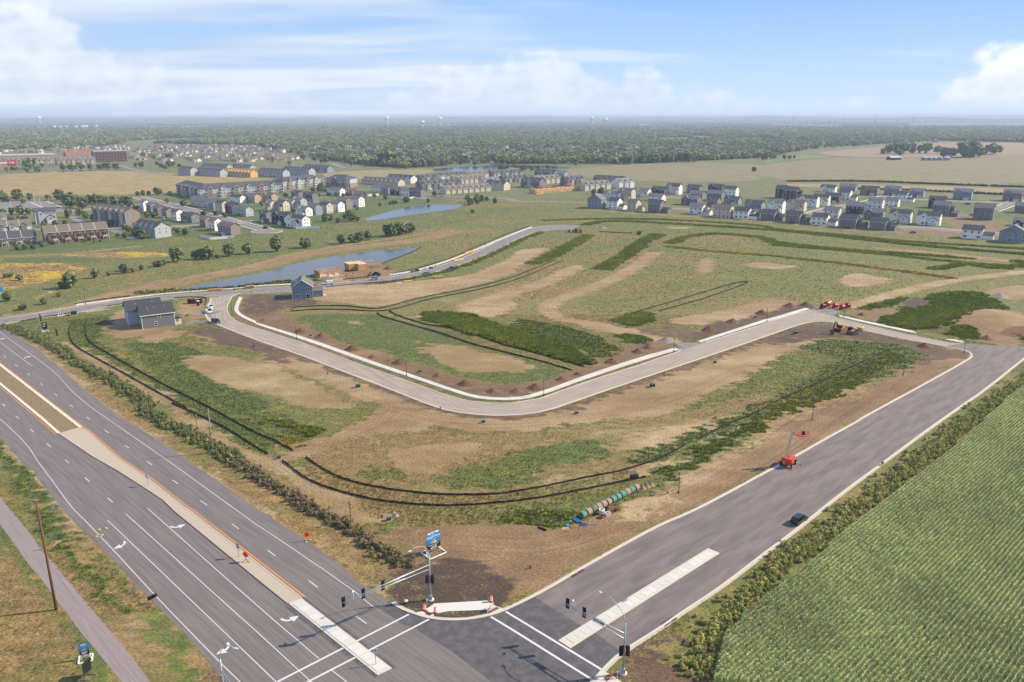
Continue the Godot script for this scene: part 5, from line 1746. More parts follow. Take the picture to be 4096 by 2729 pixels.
# ------------------------------------------------------------------ vehicles
# side profile (x forward, y up) of each body kind: lower body and cabin
func car(kind: String, paint: String, col: Color, at: Vector3, turn: float, label: String):
	var t := thing({"suv": "parked_car", "sedan": "parked_car", "van": "parked_van", "pickup": "pickup_truck", "minivan": "parked_van"}[kind], label, {"suv": "car", "sedan": "car", "van": "van", "pickup": "pickup", "minivan": "van"}[kind], at, turn)
	var L := 4.7; var W := 0.92; var lower: Array; var cab: Array; var hw := 0.70
	match kind:
		"suv":
			lower = [[-2.3,0.35],[-2.36,0.7],[-2.3,1.05],[-1.0,1.12],[1.0,1.08],[2.05,0.98],[2.32,0.78],[2.34,0.4],[2.2,0.3],[-2.2,0.3]]
			cab = [[-2.25,1.05],[-2.0,1.62],[-1.6,1.72],[0.1,1.72],[0.45,1.62],[1.15,1.08]]
		"sedan":
			L = 4.6
			lower = [[-2.25,0.35],[-2.3,0.75],[-2.2,0.98],[-1.2,1.02],[0.9,0.98],[2.0,0.85],[2.28,0.68],[2.3,0.4],[2.15,0.28],[-2.15,0.28]]
			cab = [[-1.75,1.0],[-1.0,1.40],[-0.6,1.46],[0.2,1.46],[0.55,1.38],[1.25,0.98]]
		"van":
			L = 5.8; hw = 0.78; W = 1.0
			lower = [[-2.85,0.4],[-2.9,0.8],[-2.88,1.2],[1.0,1.2],[1.9,1.1],[2.75,1.0],[2.9,0.75],[2.9,0.4],[2.7,0.3],[-2.75,0.3]]
			cab = [[-2.88,1.18],[-2.82,1.95],[-2.6,2.12],[0.7,2.12],[1.05,2.02],[1.85,1.12]]
		"minivan":
			L = 5.0; W = 0.97
			lower = [[-2.4,0.35],[-2.5,0.8],[-2.42,1.1],[0.8,1.1],[1.7,1.0],[2.4,0.8],[2.5,0.5],[2.4,0.3],[-2.3,0.3]]
			cab = [[-2.42,1.08],[-2.15,1.62],[-1.8,1.75],[0.2,1.75],[0.6,1.65],[1.6,1.04]]
		"pickup":
			L = 5.8; W = 1.0; hw = 0.78
			lower = [[-2.85,0.5],[-2.9,0.7],[-2.88,1.15],[-0.6,1.15],[1.2,1.15],[2.6,1.08],[2.86,0.9],[2.88,0.5],[2.7,0.4],[-2.7,0.4]]
			cab = [[-0.75,1.13],[-0.65,1.75],[-0.4,1.88],[0.75,1.88],[1.0,1.8],[1.6,1.14]]
	var paint_m := mat("car_" + paint, col, 0.25,0.1)
	paint_m.clearcoat_enabled = true
	var glass := mat("car_glass", Color(0.03,0.035,0.04),0.05)
	var st := mb(); body_loft(st, lower, W, 0.90,0.97); commit("body", st, paint_m, t)
	st = mb(); body_loft(st, cab, W * 0.94,0.78,1.0); commit("cabin", st, paint_m if kind == "van" else glass, t)
	st = mb()
	var r0: float = cab[1][0] + 0.05; var r1: float = cab[4][0] - 0.05; var ry: float = cab[2][1]
	bx(st, V(-W * 0.74, ry - 0.06,-r1),V(W * 0.74, ry + 0.025,-r0)); commit("roof", st, paint_m, t)
	if kind != "van":
		for q in [cab[1][0] + 0.15, (cab[1][0] + cab[4][0]) / 2, cab[4][0] - 0.1]:
			for s in [-1,1]:
				pbar("pillar", paint_m, t, V(s * W * 0.935,1.05,-q),V(s * W * 0.76, ry - 0.02,-q),0.05,0.05,4)
	else:
		st = mb(); quad(st, V(-W * 0.82,1.25,-1.78),V(W * 0.82,1.25,-1.78),V(W * 0.72,2.0,-1.13),V(-W * 0.72,2.0,-1.13)); commit("windscreen", st, glass, t)
		for s in [-1,1]:
			st = mb(); quad(st, V(s * W * 0.93,1.3,-0.5),V(s * W * 0.93,1.3,-1.4),V(s * W * 0.83,1.9,-1.0),V(s * W * 0.83,1.9,-0.5)); commit("side_window", st, glass, t)
	for a in [-0.31,0.31]:
		for s in [-1,1]:
			wheel(t, V(s * (W - 0.1),0.36 * hw / 0.7,-a * L),0.36 * hw / 0.7,0.22, "car_rim")
	for s in [-1,1]:
		st = mb(); cbox(st, V(s * W * 0.72, lower[6][1] - 0.02,-lower[6][0] + 0.0),V(0.34,0.16,0.12)); commit("headlight", st, mat("headlight", Color(0.75,0.77,0.78),0.15), t)
		st = mb(); cbox(st, V(s * W * 0.78,0.92,-lower[1][0] - 0.02),V(0.22,0.24,0.1)); commit("tail_light", st, mat("tail_red", Color(0.5,0.03,0.03),0.25), t)
	if kind == "pickup":
		pbox("bed", mat("bed_dark", Color(0.06,0.06,0.065),0.8), t, V(-0.75,1.152,0.9),V(0.75,1.16,2.75))
	return t

func body_loft(st: SurfaceTool, prof: Array, w: float, top_in: float, belly: float):
	var ys := []
	for p in prof: ys.append(p[1])
	var lo: float = ys.min(); var hi: float = ys.max()
	var l := []; var r := []
	for p in prof:
		var f: float = (p[1] - lo) / (hi - lo)
		var hw := w * lerpf(belly, top_in, f * f)
		l.append(V(-hw, p[1],-p[0])); r.append(V(hw, p[1],-p[0]))
	var n := prof.size()
	for k in n: quad(st, l[k], l[(k + 1) % n], r[(k + 1) % n], r[k])
	var outline := PackedVector2Array()
	for p in prof: outline.append(W(p[0], p[1]))
	var t := Geometry2D.triangulate_polygon(outline)
	for k in range(0, t.size(),3):
		tri(st, l[t[k]], l[t[k + 1]], l[t[k + 2]]); tri(st, r[t[k]], r[t[k + 2]], r[t[k + 1]])

func wheel(parent: Node, at: Vector3, r: float, w: float, rim: String):
	var o := Node3D.new()
	o.position = at
	put(o, "wheel", parent)
	var key := "wheel%.2f_%.2f" % [r, w]
	var side := Transform3D(Basis(Vector3.BACK, PI / 2),Vector3.ZERO)
	inst("tyre", shared_mesh(key + "t", func(s): lathe(s, [W(r * 0.55,-w / 2),W(r * 0.92,-w / 2),W(r, -w * 0.3),W(r, w * 0.3),W(r * 0.92, w / 2),W(r * 0.55, w / 2)],16, side)), mat("tyre", Color(0.035,0.035,0.035),0.9), o)
	inst("rim", shared_mesh(key + "r", func(s): lathe(s, [W(0,-w * 0.42),W(r * 0.56,-w * 0.46),W(r * 0.56, w * 0.46),W(0, w * 0.42)],12, side)), mat(rim, {"car_rim": Color(0.45,0.46,0.47), "white_rim": Color(0.75,0.75,0.73), "yellow_rim": Color(0.72,0.52,0.06), "dark_rim": Color(0.12,0.12,0.12), "tan_rim": Color(0.6,0.5,0.36)}[rim],0.4), o)

# a turn of 0 faces -z; heading given as a ground direction
func heading(d: Vector2) -> float:
	return atan2(-d.x, -d.y)

func make_vehicles():
	car("suv", "black", Color(0.025,0.028,0.035),V(62.0,0.02,-149.7), heading(W(0.74,-0.67)), "black sport utility car parked at the kerb of the cross street")
	var lane := heading(W(0.35,-0.94))
	car("sedan", "white", Color(0.82,0.82,0.81),V(-137.6,0.03,-345.0), heading(W(0.3,0.95)), "white car parked behind the white van at the twin house")
	var v: Node3D = car("van", "white", Color(0.82,0.82,0.81),V(-134.6,0.03,-335.5), heading(W(0.25,0.97)), "white work van with a roof rack and open door at the twin house")
	var st := mb()
	for k in 4: bar(st, V(-0.7,2.3,-0.6 + k * 0.9),V(0.7,2.3,-0.6 + k * 0.9),0.04,0.04,4)
	for s in [-0.6,-0.2,0.2,0.6]: bar(st, V(s, 2.36,-1.0),V(s, 2.36,2.6),0.03,0.03,4)
	commit("roof_rack", st, mat("galv", Color.GRAY), v)
	st = mb(); cbox(st, V(-1.45,1.1,-1.0),V(0.95,1.4,0.07)); commit("open_door", st, mat("car_white", Color.WHITE), v)
	car("minivan", "teal", Color(0.05,0.10,0.13),V(-125.6,0.03,-318.0), heading(W(0.75,0.66)), "dark teal minivan parked below the twin house driveways")
	car("van", "white", Color(0.82,0.82,0.81),V(-95.8,0.03,-395.6), heading(W(-0.96,0.28)), "white cargo van on the frontage road beside the blue house")
	car("suv", "silver", Color(0.55,0.58,0.60),V(-74.1,0.03,-407.2), heading(W(-0.9,0.42)), "silver sport utility car in front of the house frames")
	car("sedan", "silver2", Color(0.40,0.42,0.44),V(-47.9,0.03,-422.4), heading(W(-0.85,0.5)), "grey sedan parked farther up the frontage road")
	car("pickup", "black", Color(0.025,0.028,0.035),V(-34.4,0.03,-436.5), heading(W(-0.8,0.58)), "black pickup parked at the curve of the frontage road")
	car("sedan", "dark", Color(0.05,0.055,0.06),V(300.5,0.13,-580.5), heading(W(-0.95,-0.2)), "dark sedan on the street between the right-hand houses")
	car("suv", "silver", Color(0.5,0.5,0.5),V(337.5,0.13,-577.0), heading(W(-0.98,-0.15)), "silver sport utility car parked in front of the white house at right")
	car("sedan", "white", Color(0.8,0.8,0.8),V(300.0,0.03,-608.0), heading(W(-0.6,0.8)), "white car on the driveway beside the grey right-hand house")
	car("suv", "silver", Color(0.5,0.5,0.5),V(407.0,0.03,-688.0), heading(W(0.9,0.4)), "silver car behind the tall grey house at right")
	car("sedan", "white", Color(0.8,0.8,0.8),V(470.0,0.13,-690.0), heading(W(0.9,0.3)), "white car on the curved street at the right edge")
	car("pickup", "black", Color(0.03,0.03,0.03),V(452.0,0.13,-776.0), heading(W(0.9,0.3)), "black pickup in the far right street")
	car("suv", "dark", Color(0.05,0.055,0.06),V(-192.0,0.13,-604.5), heading(W(0.9,0.5)), "black car near the turning circle")
	car("suv", "white", Color(0.8,0.8,0.8),V(-76.0,0.16,-856.0), heading(W(0.95,-0.2)), "white car on the collector road near the middle pond")
	car("sedan", "white", Color(0.8,0.8,0.8),V(-181.0,0.16,-905.0), heading(W(0.8,0.5)), "white car on the drive beside the far tan row")
	car("suv", "dark", Color(0.06,0.06,0.06),V(-224.0,0.16,-880.0), heading(W(0.9,-0.3)), "dark car parked in front of the apartment block")
	car("sedan", "white", Color(0.8,0.8,0.8),V(-220.0,0.25,-1321.0), heading(W(0.98,-0.1)), "white car on the far lakeside road, left one")
	car("sedan", "silver2", Color(0.5,0.5,0.5),V(-145.0,0.25,-1362.0), heading(W(0.98,-0.1)), "grey car on the far lakeside road, right one")

# ------------------------------------------------------------------ machines
func make_machines():
	boom_lift(V(69.4,0.03,-178.2),-0.65)
	for a in [[72.5,-178.1, "right-hand orange traffic cone beside the boom lift"],[69.2,-175.0, "left-hand orange traffic cone beside the boom lift"]]:
		var t := thing("traffic_cone", a[2], "traffic cone", V(a[0],0.03, a[1]),0.4, "cones beside the boom lift")
		inst("base", shared_mesh("cone_base", func(s): bx(s, V(-0.22,0,-0.22),V(0.22,0.05,0.22))), mat("cone_orange", Color(0.95,0.22,0.04),0.6), t)
		inst("cone", shared_mesh("cone", func(s): lathe(s, [W(0.18,0.05),W(0.04,0.9),W(0,0.9)],12)), mat("cone_orange", Color.ORANGE), t)
		inst("band", shared_mesh("cone_band", func(s): lathe(s, [W(0.127,0.42),W(0.099,0.58)],12)), mat("reflect_white", Color(0.85,0.85,0.85),0.4), t)
	excavator(V(133.2,0,-304.6),2.45)
	bulldozer(V(136.4,0,-300.0),-2.75)
	var y := thing("spreader_trailer", "round yellow spreader tub on a two-wheeled trailer beside the loop road", "trailer", V(142.2,0,-305.1),0.5)
	var st := mb(false); lathe(st, [W(0,0.95),W(0.6,1.0),W(1.35,1.35),W(1.4,1.5),W(1.2,1.62),W(0.55,1.78),W(0.5,1.6),W(0,1.5)],18); commit("tub", st, mat("spreader_yellow", Color(0.85,0.62,0.03),0.45), y)
	st = mb(); bar(st, V(0,0.6,0),V(2.8,0.5,-0.3),0.07,0.07,5); bar(st, V(0,0.55,-0.8),V(0,0.55,0.8),0.07,0.07,5); bar(st, V(0,0.5,0),V(0,1.1,0),0.2,0.35,8); bar(st, V(0,1.7,0),V(0,2.4,0),0.04,0.04,5); commit("frame", st, mat("machine_dark", Color(0.06,0.06,0.065),0.6), y)
	for s in [-1,1]: wheel(y, V(0,0.42, s * 0.85),0.42,0.3, "white_rim"); 
	for w in y.get_children():
		if String(w.name).begins_with("wheel"): w.rotation.y = PI / 2
	var reds := [[141.5,-342.8,0.3, "dark", "leftmost dark red cable drum trailer at the head of the loop road"],[145.2,-347.0,0.5, "bright", "bright red cable drum trailer second from the left, set back"],[147.5,-343.8,0.35, "bright", "bright red cable drum trailer in front of the yellow one"],[149.6,-341.1,0.4, "bright", "small bright red cable drum trailer nearest the road end"],[153.2,-343.8,0.3, "dark", "rightmost dark red cable drum trailer at the road end"]]
	for r in reds: drum_trailer(r[0], r[1], r[2], mat("drum_" + r[3], Color(0.42,0.03,0.04) if r[3] == "dark" else Color(0.72,0.09,0.04),0.4), r[4])
	drum_trailer(146.4,-348.6,0.6, mat("drum_yellow", Color(0.85,0.58,0.03),0.4), "yellow cable drum trailer behind the red ones")
	tractor(V(47.6,0,-584.2),1.3)
	telehandler(V(-74.6,0,-418.6),1.35)

func drum_trailer(x: float, z: float, turn: float, m: Material, label: String):
	var t := thing("drum_trailer", label, "trailer", V(x, 0, z), turn, "cable drum trailers")
	var side := Transform3D(Basis(Vector3.BACK, PI / 2),V(0,1.35,0))
	inst("drum", shared_mesh("drum", func(s): lathe(s, [W(0.3,-0.78),W(1.1,-0.78),W(1.12,-0.66),W(1.02,-0.62),W(1.02,0.62),W(1.12,0.66),W(1.1,0.78),W(0.3,0.78)],18, side)), m, t)
	inst("frame", shared_mesh("drum_frame", func(s):
		for q in [-0.95,0.95]:
			bar(s, V(q, 0.45,-1.1),V(q, 0.45,1.5),0.08,0.08,4)
			bar(s, V(q, 0.45,1.0),V(q, 1.4,0.0),0.07,0.07,4)
			bar(s, V(q, 0.45,-0.9),V(q, 1.4,0.0),0.07,0.07,4)
		bar(s, V(-0.95,0.45,1.5),V(0.95,0.45,1.5),0.08,0.08,4)
		bar(s, V(0,0.45,1.5),V(0,0.4,2.9),0.08,0.08,4)
		bar(s, V(-1.2,0.4,-0.3),V(1.2,0.4,-0.3),0.06,0.06,4)), mat("frame_orange", Color(0.72,0.38,0.16),0.6), t)
	for s in [-1,1]: wheel(t, V(s * 1.2,0.38,-0.3),0.38,0.24, "dark_rim")

func boom_lift(at: Vector3, turn: float):
	var t := thing("boom_lift", "orange boom lift with a raised cream boom and empty basket on the cross street", "boom lift", at, turn)
	t.scale = Vector3.ONE * 1.2
	var org := mat("lift_orange", Color(0.78,0.24,0.12),0.4)
	var cream := mat("lift_cream", Color(0.80,0.72,0.50),0.5)
	var st := mb(); bx(st, V(-0.7,0.55,-1.5),V(0.7,0.95,1.5)); bx(st, V(-1.1,0.45,-1.35),V(1.1,0.65,-1.05)); bx(st, V(-1.1,0.45,1.05),V(1.1,0.65,1.35)); commit("chassis", st, org, t)
	for a in [-1.2,1.2]:
		for s in [-1,1]: wheel(t, V(s * 1.15,0.5, a),0.5,0.36, "white_rim")
	st = mb(); bx(st, V(-1.05,1.05,-0.9),V(-0.32,1.95,1.5)); bx(st, V(0.32,1.05,-0.9),V(1.05,1.95,1.5)); bx(st, V(-0.32,1.05,-0.6),V(0.32,1.3,1.5)); commit("turntable", st, org, t)
	pbox("counterweight", org, t, V(-0.95,1.3,1.5),V(0.95,2.0,1.75))
	var foot := V(-0.5,1.9,1.2)
	var mid := V(-0.1,5.0,0.5); var tip := V(0.2,7.7,-0.1)
	pbar("mast", cream, t, V(-0.5,0.9,1.6), foot + V(0,0.2,0),0.26,0.26,4)
	pbar("outer_boom", cream, t, foot, mid, 0.34,0.32,4)
	pbar("inner_boom", mat("lift_grey", Color(0.72,0.70,0.64),0.5), t, mid, tip, 0.25,0.23,4)
	pbar("lift_cylinder", mat("chrome", Color(0.6,0.6,0.6),0.2,0.9), t, V(0,1.4,0), foot.lerp(mid, 0.45),0.08,0.08,6)
	st = mb(); bar(st, tip, tip + V(0.3,-0.7,0.0),0.12,0.12,5); bar(st, tip + V(0.3,-0.7,0.0), tip + V(1.0,-0.9,-0.3),0.12,0.12,5); commit("jib", st, org, t)
	var bk := Node3D.new()
	bk.position = tip + V(0.9,-1.1,-0.3)
	bk.rotation.y = 0.65
	put(bk, "basket", t)
	pbox("platform", org, bk, V(0,0,-0.45),V(2.3,0.09,0.45))
	for y in [0.55,1.1]:
		for s in [-0.45,0.45]:
			pbar("rail", org, bk, V(0, y, s),V(2.3, y, s),0.035,0.035,5)
		for x in [0.0,2.3]:
			pbar("rail", org, bk, V(x, y, -0.45),V(x, y, 0.45),0.035,0.035,5)
	for x in [0.0,0.77,1.53,2.3]:
		for s in [-0.45,0.45]:
			pbar("rail_post", org, bk, V(x, 0.05, s),V(x, 1.1, s),0.035,0.035,5)
	pbox("control_box", mat("machine_dark", Color(0.06,0.06,0.065),0.6), bk, V(0.7,0.5,0.3),V(1.25,1.25,0.62))

func crawler(parent: Node, x: float, l: float, h: float, w: float):
	var o := Node3D.new()
	o.position = V(x, 0,0)
	put(o, "track", parent)
	var prof := PackedVector2Array()
	for k in 9: prof.append(W(l / 2 - h / 2 + cos(-PI / 2 + PI * k / 8) * h / 2, h / 2 + sin(-PI / 2 + PI * k / 8) * h / 2))
	for k in 9: prof.append(W(-l / 2 + h / 2 + cos(PI / 2 + PI * k / 8) * h / 2, h / 2 + sin(PI / 2 + PI * k / 8) * h / 2))
	var st := mb(); extrude(st, prof, -w / 2, w / 2, Transform3D(Basis(Vector3.UP, PI / 2),Vector3.ZERO)); commit("belt", st, mat("track_steel", Color(0.20,0.15,0.11),0.85), o)
	for k in 5:
		st = mb(); lathe(st, [W(0,-w * 0.55),W(h * 0.3,-w * 0.55),W(h * 0.3, w * 0.55),W(0, w * 0.55)],10, Transform3D(Basis(Vector3.BACK, PI / 2),V(0, h / 2,-l / 2 + h / 2 + k * (l - h) / 4))); commit("roller", st, mat("track_tan", Color(0.42,0.30,0.16),0.8), o)

func excavator(at: Vector3, turn: float):
	var t := thing("excavator", "yellow tracked excavator with a dark green arm beside the loop road", "excavator", at, turn)
	var yel := mat("machine_yellow", Color(0.72,0.45,0.10),0.5); var dark := mat("machine_dark", Color(0.06,0.06,0.065),0.6)
	var arm := mat("arm_green", Color(0.07,0.10,0.09),0.5)
	for s in [-1,1]: crawler(t, s * 1.15,4.2,0.95,0.6)
	var st := mb(); bx(st, V(-0.85,0.5,-1.2),V(0.85,1.0,1.2)); commit("undercarriage", st, dark, t)
	pbox("deck", yel, t, V(-1.35,1.05,-1.3),V(1.35,1.45,2.4))
	pbox("engine_cover", yel, t, V(-1.3,1.45,0.8),V(1.3,2.25,2.5))
	pbox("cab", mat("car_glass", Color.BLACK), t, V(-1.3,1.45,-1.4),V(-0.3,2.85,0.5))
	pbox("cab_roof", yel, t, V(-1.35,2.85,-1.45),V(-0.25,2.97,0.55))
	st = mb(); path_tube(st, [V(0.1,1.7,-1.1),V(0.1,3.6,-2.4),V(0.1,4.6,-3.9),V(0.1,4.5,-5.2)],0.3,4); commit("boom", st, arm, t)
	pbar("stick", arm, t, V(0.1,5.0,-5.1),V(0.1,1.6,-7.4),0.28,0.2,4)
	st = mb(); bar(st, V(0.1,2.2,-1.5),V(0.1,3.9,-3.0),0.09,0.09,6); bar(st, V(0.1,4.9,-3.6),V(0.1,5.3,-5.0),0.09,0.09,6); commit("ram", st, mat("chrome", Color(0.6,0.6,0.6),0.2,0.9), t)
	st = mb(); extrude(st, PackedVector2Array([W(-7.5,1.7),W(-6.9,1.2),W(-6.7,0.4),W(-7.1,0.0),W(-7.7,0.15),W(-7.3,0.6)]),-0.55,0.75, Transform3D(Basis(V(0,0,1),Vector3.UP, V(1,0,0)),Vector3.ZERO)); commit("bucket", st, mat("track_tan", Color.BROWN), t)

func bulldozer(at: Vector3, turn: float):
	var t := thing("bulldozer", "small yellow bulldozer with its blade down in front of the excavator", "bulldozer", at, turn)
	var yel := mat("machine_yellow", Color(0.72,0.45,0.10),0.5); var dark := mat("machine_dark", Color.BLACK)
	for s in [-1,1]: crawler(t, s * 0.95,2.9,0.85,0.5)
	var st := mb(); bx(st, V(-0.65,0.6,-1.4),V(0.65,1.6,0.2)); commit("hood", st, yel, t)
	pbox("fender", yel, t, V(-0.8,0.9,0.2),V(0.8,1.35,1.6))
	pbox("cab", mat("car_glass", Color.BLACK), t, V(-0.72,1.35,0.15),V(0.72,2.65,1.4))
	pbox("cab_roof", dark, t, V(-0.8,2.65,0.1),V(0.8,2.76,1.5))
	pbox("grille", dark, t, V(-0.75,1.0,-1.45),V(0.75,1.5,-1.38))
	st = mb()
	for k in 5:
		var a0 := -0.5 + k * 0.2; var a1 := a0 + 0.2
		quad(st, V(-1.55,0.05 + k * 0.2,-2.1 - 0.15 * a0 * a0),V(1.55,0.05 + k * 0.2,-2.1 - 0.15 * a0 * a0),V(1.55,0.25 + k * 0.2,-2.1 - 0.15 * a1 * a1),V(-1.55,0.25 + k * 0.2,-2.1 - 0.15 * a1 * a1))
	bx(st, V(-1.55,0.02,-2.08),V(1.55,1.02,-2.0))
	commit("blade", st, mat("blade_steel", Color(0.30,0.34,0.42),0.4,0.4), t)
	st = mb()
	for s in [-0.75,0.75]: bar(st, V(s, 0.5,-2.0),V(s, 0.55,-0.6),0.09,0.09,4)
	commit("blade_arm", st, dark, t)

func tractor(at: Vector3, turn: float):
	var t := thing("tractor", "green farm tractor standing where the frontage road ends", "tractor", at, turn)
	var gr := mat("tractor_green", Color(0.06,0.26,0.07),0.45)
	var st := mb(); bx(st, V(-0.45,0.9,-2.0),V(0.45,1.7,0.1)); commit("hood", st, gr, t)
	pbox("rear_body", gr, t, V(-0.7,1.0,0.0),V(0.7,1.5,1.6))
	pbox("cab", mat("car_glass", Color.BLACK), t, V(-0.75,1.5,0.05),V(0.75,2.8,1.5))
	pbox("cab_roof", gr, t, V(-0.82,2.8,0.0),V(0.82,2.95,1.6))
	for s in [-1,1]:
		wheel(t, V(s * 1.05,0.9,1.0),0.9,0.5, "yellow_rim")
		wheel(t, V(s * 0.85,0.6,-1.5),0.6,0.4, "yellow_rim")
	var o := thing("orange_blower", "boxy orange straw blower behind the green tractor", "machine", at + V(4.2,0,1.2), turn)
	pbox("hopper", mat("blower_orange", Color(0.78,0.33,0.04),0.5), o, V(-1.0,0.7,-1.6),V(1.0,2.7,1.6))
	pbar("chute", mat("blower_orange", Color.ORANGE), o, V(0,2.7,0),V(0.3,3.6,-0.8),0.3,0.22,8)
	for s in [-1,1]: wheel(o, V(s * 1.1,0.5,0),0.5,0.3, "dark_rim")
	var g := thing("baled_straw", "grey stack of straw bales beside the green tractor", "straw", at + V(-3.8,0,-1.8), turn)
	for k in 6:
		st = mb(); cbox(st, V((k % 3) * 1.3 - 1.3,0.55 + (k / 3) * 1.1,0),V(1.25,1.08,2.2)); commit("bale", st, mat("straw_grey", Color(0.50,0.48,0.44),0.95,0,1.0), g)

func telehandler(at: Vector3, turn: float):
	var t := thing("telehandler", "tan and black telehandler parked in front of the house frames", "telehandler", at, turn)
	var tan_ := mat("tele_tan", Color(0.55,0.50,0.43),0.5); var dark := mat("machine_dark", Color.BLACK)
	var st := mb(); bx(st, V(-0.8,0.7,-2.4),V(0.8,1.2,2.4)); commit("chassis", st, dark, t)
	for a in [-1.7,1.7]:
		for s in [-1,1]: wheel(t, V(s * 1.05,0.68, a),0.68,0.42, "tan_rim")
	pbox("cab", mat("car_glass", Color.BLACK), t, V(-1.0,1.2,-0.6),V(-0.15,2.5,1.0))
	pbox("cab_roof", tan_, t, V(-1.02,2.5,-0.65),V(-0.13,2.6,1.05))
	pbar("boom", tan_, t, V(0.35,2.2,2.5),V(0.35,1.9,-3.4),0.26,0.2,4)
	pbox("engine_cover", tan_, t, V(0.2,1.2,0.2),V(1.0,1.8,2.2))
	st = mb(); bx(st, V(-0.5,0.3,-4.0),V(1.2,1.5,-3.8)); bx(st, V(-0.2,0.3,-5.0),V(0.0,0.4,-4.0)); bx(st, V(0.7,0.3,-5.0),V(0.9,0.4,-4.0)); bx(st, V(0.25,1.3,-4.0),V(0.45,2.0,-3.3)); commit("forks", st, dark, t)

# ------------------------------------------------------------------ goods lying about
func pile_mesh(key: String, seed_: int) -> Mesh:
	if shared.has(key): return shared[key]
	var n := FastNoiseLite.new(); n.seed = seed_; n.frequency = 1.6; n.fractal_octaves = 4
	var st := mb(false)
	var rings := 12; var seg := 28
	var pt2 := func(i: int, j: int) -> Vector3:
		var r := float(i) / rings; var a := TAU * j / seg
		var x := cos(a) * r; var z := sin(a) * r
		var e := 1.0 + 0.28 * n.get_noise_2d(cos(a) * 1.3 + 5, sin(a) * 1.3)
		var h := pow(maxf(0.0,1.0 - r),1.15) * 0.9 + 0.16 * n.get_noise_2d(x * 2.2, z * 2.2) * (1.0 - r * r) + 0.06 * n.get_noise_2d(x * 8.0, z * 8.0) * (1.0 - r)
		return V(x * e, h - 0.04, z * e)
	for i in rings:
		for j in seg: quad(st, pt2.call(i, j), pt2.call(i + 1, j), pt2.call(i + 1, j + 1), pt2.call(i, j + 1))
	st.generate_normals()
	shared[key] = st.commit()
	return shared[key]

func make_stored_goods():
	rng.seed = 31
	var spots := ["nearest the blue house along the loop pavement", "beside the upper lamp on the loop pavement", "second past the upper lamp on the loop pavement", "above the middle of the left loop leg", "small one above the middle of the left loop leg", "beside the middle lamp of the left loop leg", "small one below the middle lamp of the left loop leg", "above the start of the bottom bend", "on the bottom bend, left one", "behind the upper house frame", "on the bottom bend, middle one", "on the bottom bend beside the lamp", "just right of the bottom bend", "small one at the end of the two fences", "halfway along the right loop leg", "near the stub street, lower one", "near the stub street, upper one", "behind the stub street heaps", "of grey gravel at the stub street", "beside the upper loop pavement, lower one", "beside the upper loop pavement, middle one", "beside the upper loop pavement, upper one", "left of the red drum trailers, first", "left of the red drum trailers, second", "below the weedy hill", "beside the road below the machines", "at the right-hand junction", "of grey gravel behind the weedy hill", "small one at the foot of the weedy hill", "of pale gravel where the frontage road ends"]
	for k in PILES.size():
		var p: Array = PILES[k]
		var grey: bool = spots[k].contains("gravel")
		var o := inst("gravel_heap" if grey else "soil_heap", pile_mesh("pile%d" % (k % 5),60 + k % 5), mat("gravel_grey", Color(0.52,0.49,0.46),0.95,0,2.2) if grey else mat("soil_brown%d" % (k % 2),[Color(0.42,0.30,0.215), Color(0.37,0.265,0.19)][k % 2],0.97,0,1.2), null)
		var w := clampf(p[2] * 0.62,1.3,6.0)
		o.transform = Transform3D(Basis(Vector3.UP, rng.randf() * TAU).scaled(V(w, minf(w * 0.62,2.2), w * rr(0.75,1.0))),V(p[0], height(p[0], p[1]), p[1]))
		tag(o, ("heap " if grey else "brown soil heap ") + spots[k], "gravel heap" if grey else "soil heap", "heaps beside the new roads")
	var o2 := inst("soil_heap", pile_mesh("pile2", 62), mat("soil_brown0", Color.BROWN), null, Transform3D(Basis(Vector3.UP, 0.6).scaled(V(20,2.6,11)),V(212,0,-303)))
	tag(o2, "broad low mound of bare brown soil right of the weedy hill", "soil heap")
	bales()
	small_goods()
	lumber()

func bales():
	var green := mat("net_green", Color(0.30,0.50,0.42),0.8,0,1.4); var straw := mat("net_straw", Color(0.58,0.50,0.44),0.9,0,1.4)
	var kinds := ["g", "s", "b", "s", "s", "s", "g", "g", "g", "s", "g", "s"]
	var a := W(14.9,-150.9); var b := W(29.6,-164.9)
	var dir := (b - a).normalized()
	var turn := atan2(-dir.y, dir.x)
	for k in kinds.size():
		var p := a.lerp(b, (k + 0.5) / kinds.size())
		var side := Transform3D(Basis(Vector3.BACK, PI / 2),V(0,0.78,0))
		var word: String = {"g": "green-netted", "s": "pale straw", "b": "half green, half straw"}[kinds[k]]
		var t := thing("straw_bale", "%s round bale, %s from the lower left in the bale row" % [word, ordinal(k)], "bale", V(p.x, 0, p.y), turn + rr(-0.09,0.09), "round bales in a row")
		t.scale = Vector3.ONE * rr(0.95,1.05)
		inst("straw", shared_mesh("bale_core", func(s): lathe(s, [W(0,-0.72),W(0.7,-0.72),W(0.76,-0.64),W(0.76,0.64),W(0.7,0.72),W(0,0.72)],20, side)), mat("straw_dark", Color(0.42,0.35,0.28),0.95,0,1.2), t)
		inst("netting", shared_mesh("bale_net" if kinds[k] != "b" else "bale_half", func(s): lathe(s, [W(0.74,-0.69),W(0.79,-0.64),W(0.79,0.64 if kinds[k] != "b" else 0.0),W(0.74,0.69 if kinds[k] != "b" else 0.0)],20, side)), straw if kinds[k] == "s" else green, t)
	for k in 3:
		var m := pile_mesh("burst%d" % k, 90 + k)
		var o := inst("broken_bale", m, mat("straw_loose", Color(0.58,0.47,0.38),0.97,0,2.0), null, Transform3D(Basis(Vector3.UP, k * 1.3).scaled(V(1.0,1.5,0.95)),V(30.6 + k * 1.15,0,-165.3 - k * 0.7)))
		tag(o, "burst pale straw bale at the upper right end of the row, %s" % ["first", "second", "third"][k], "bale", "burst bales")

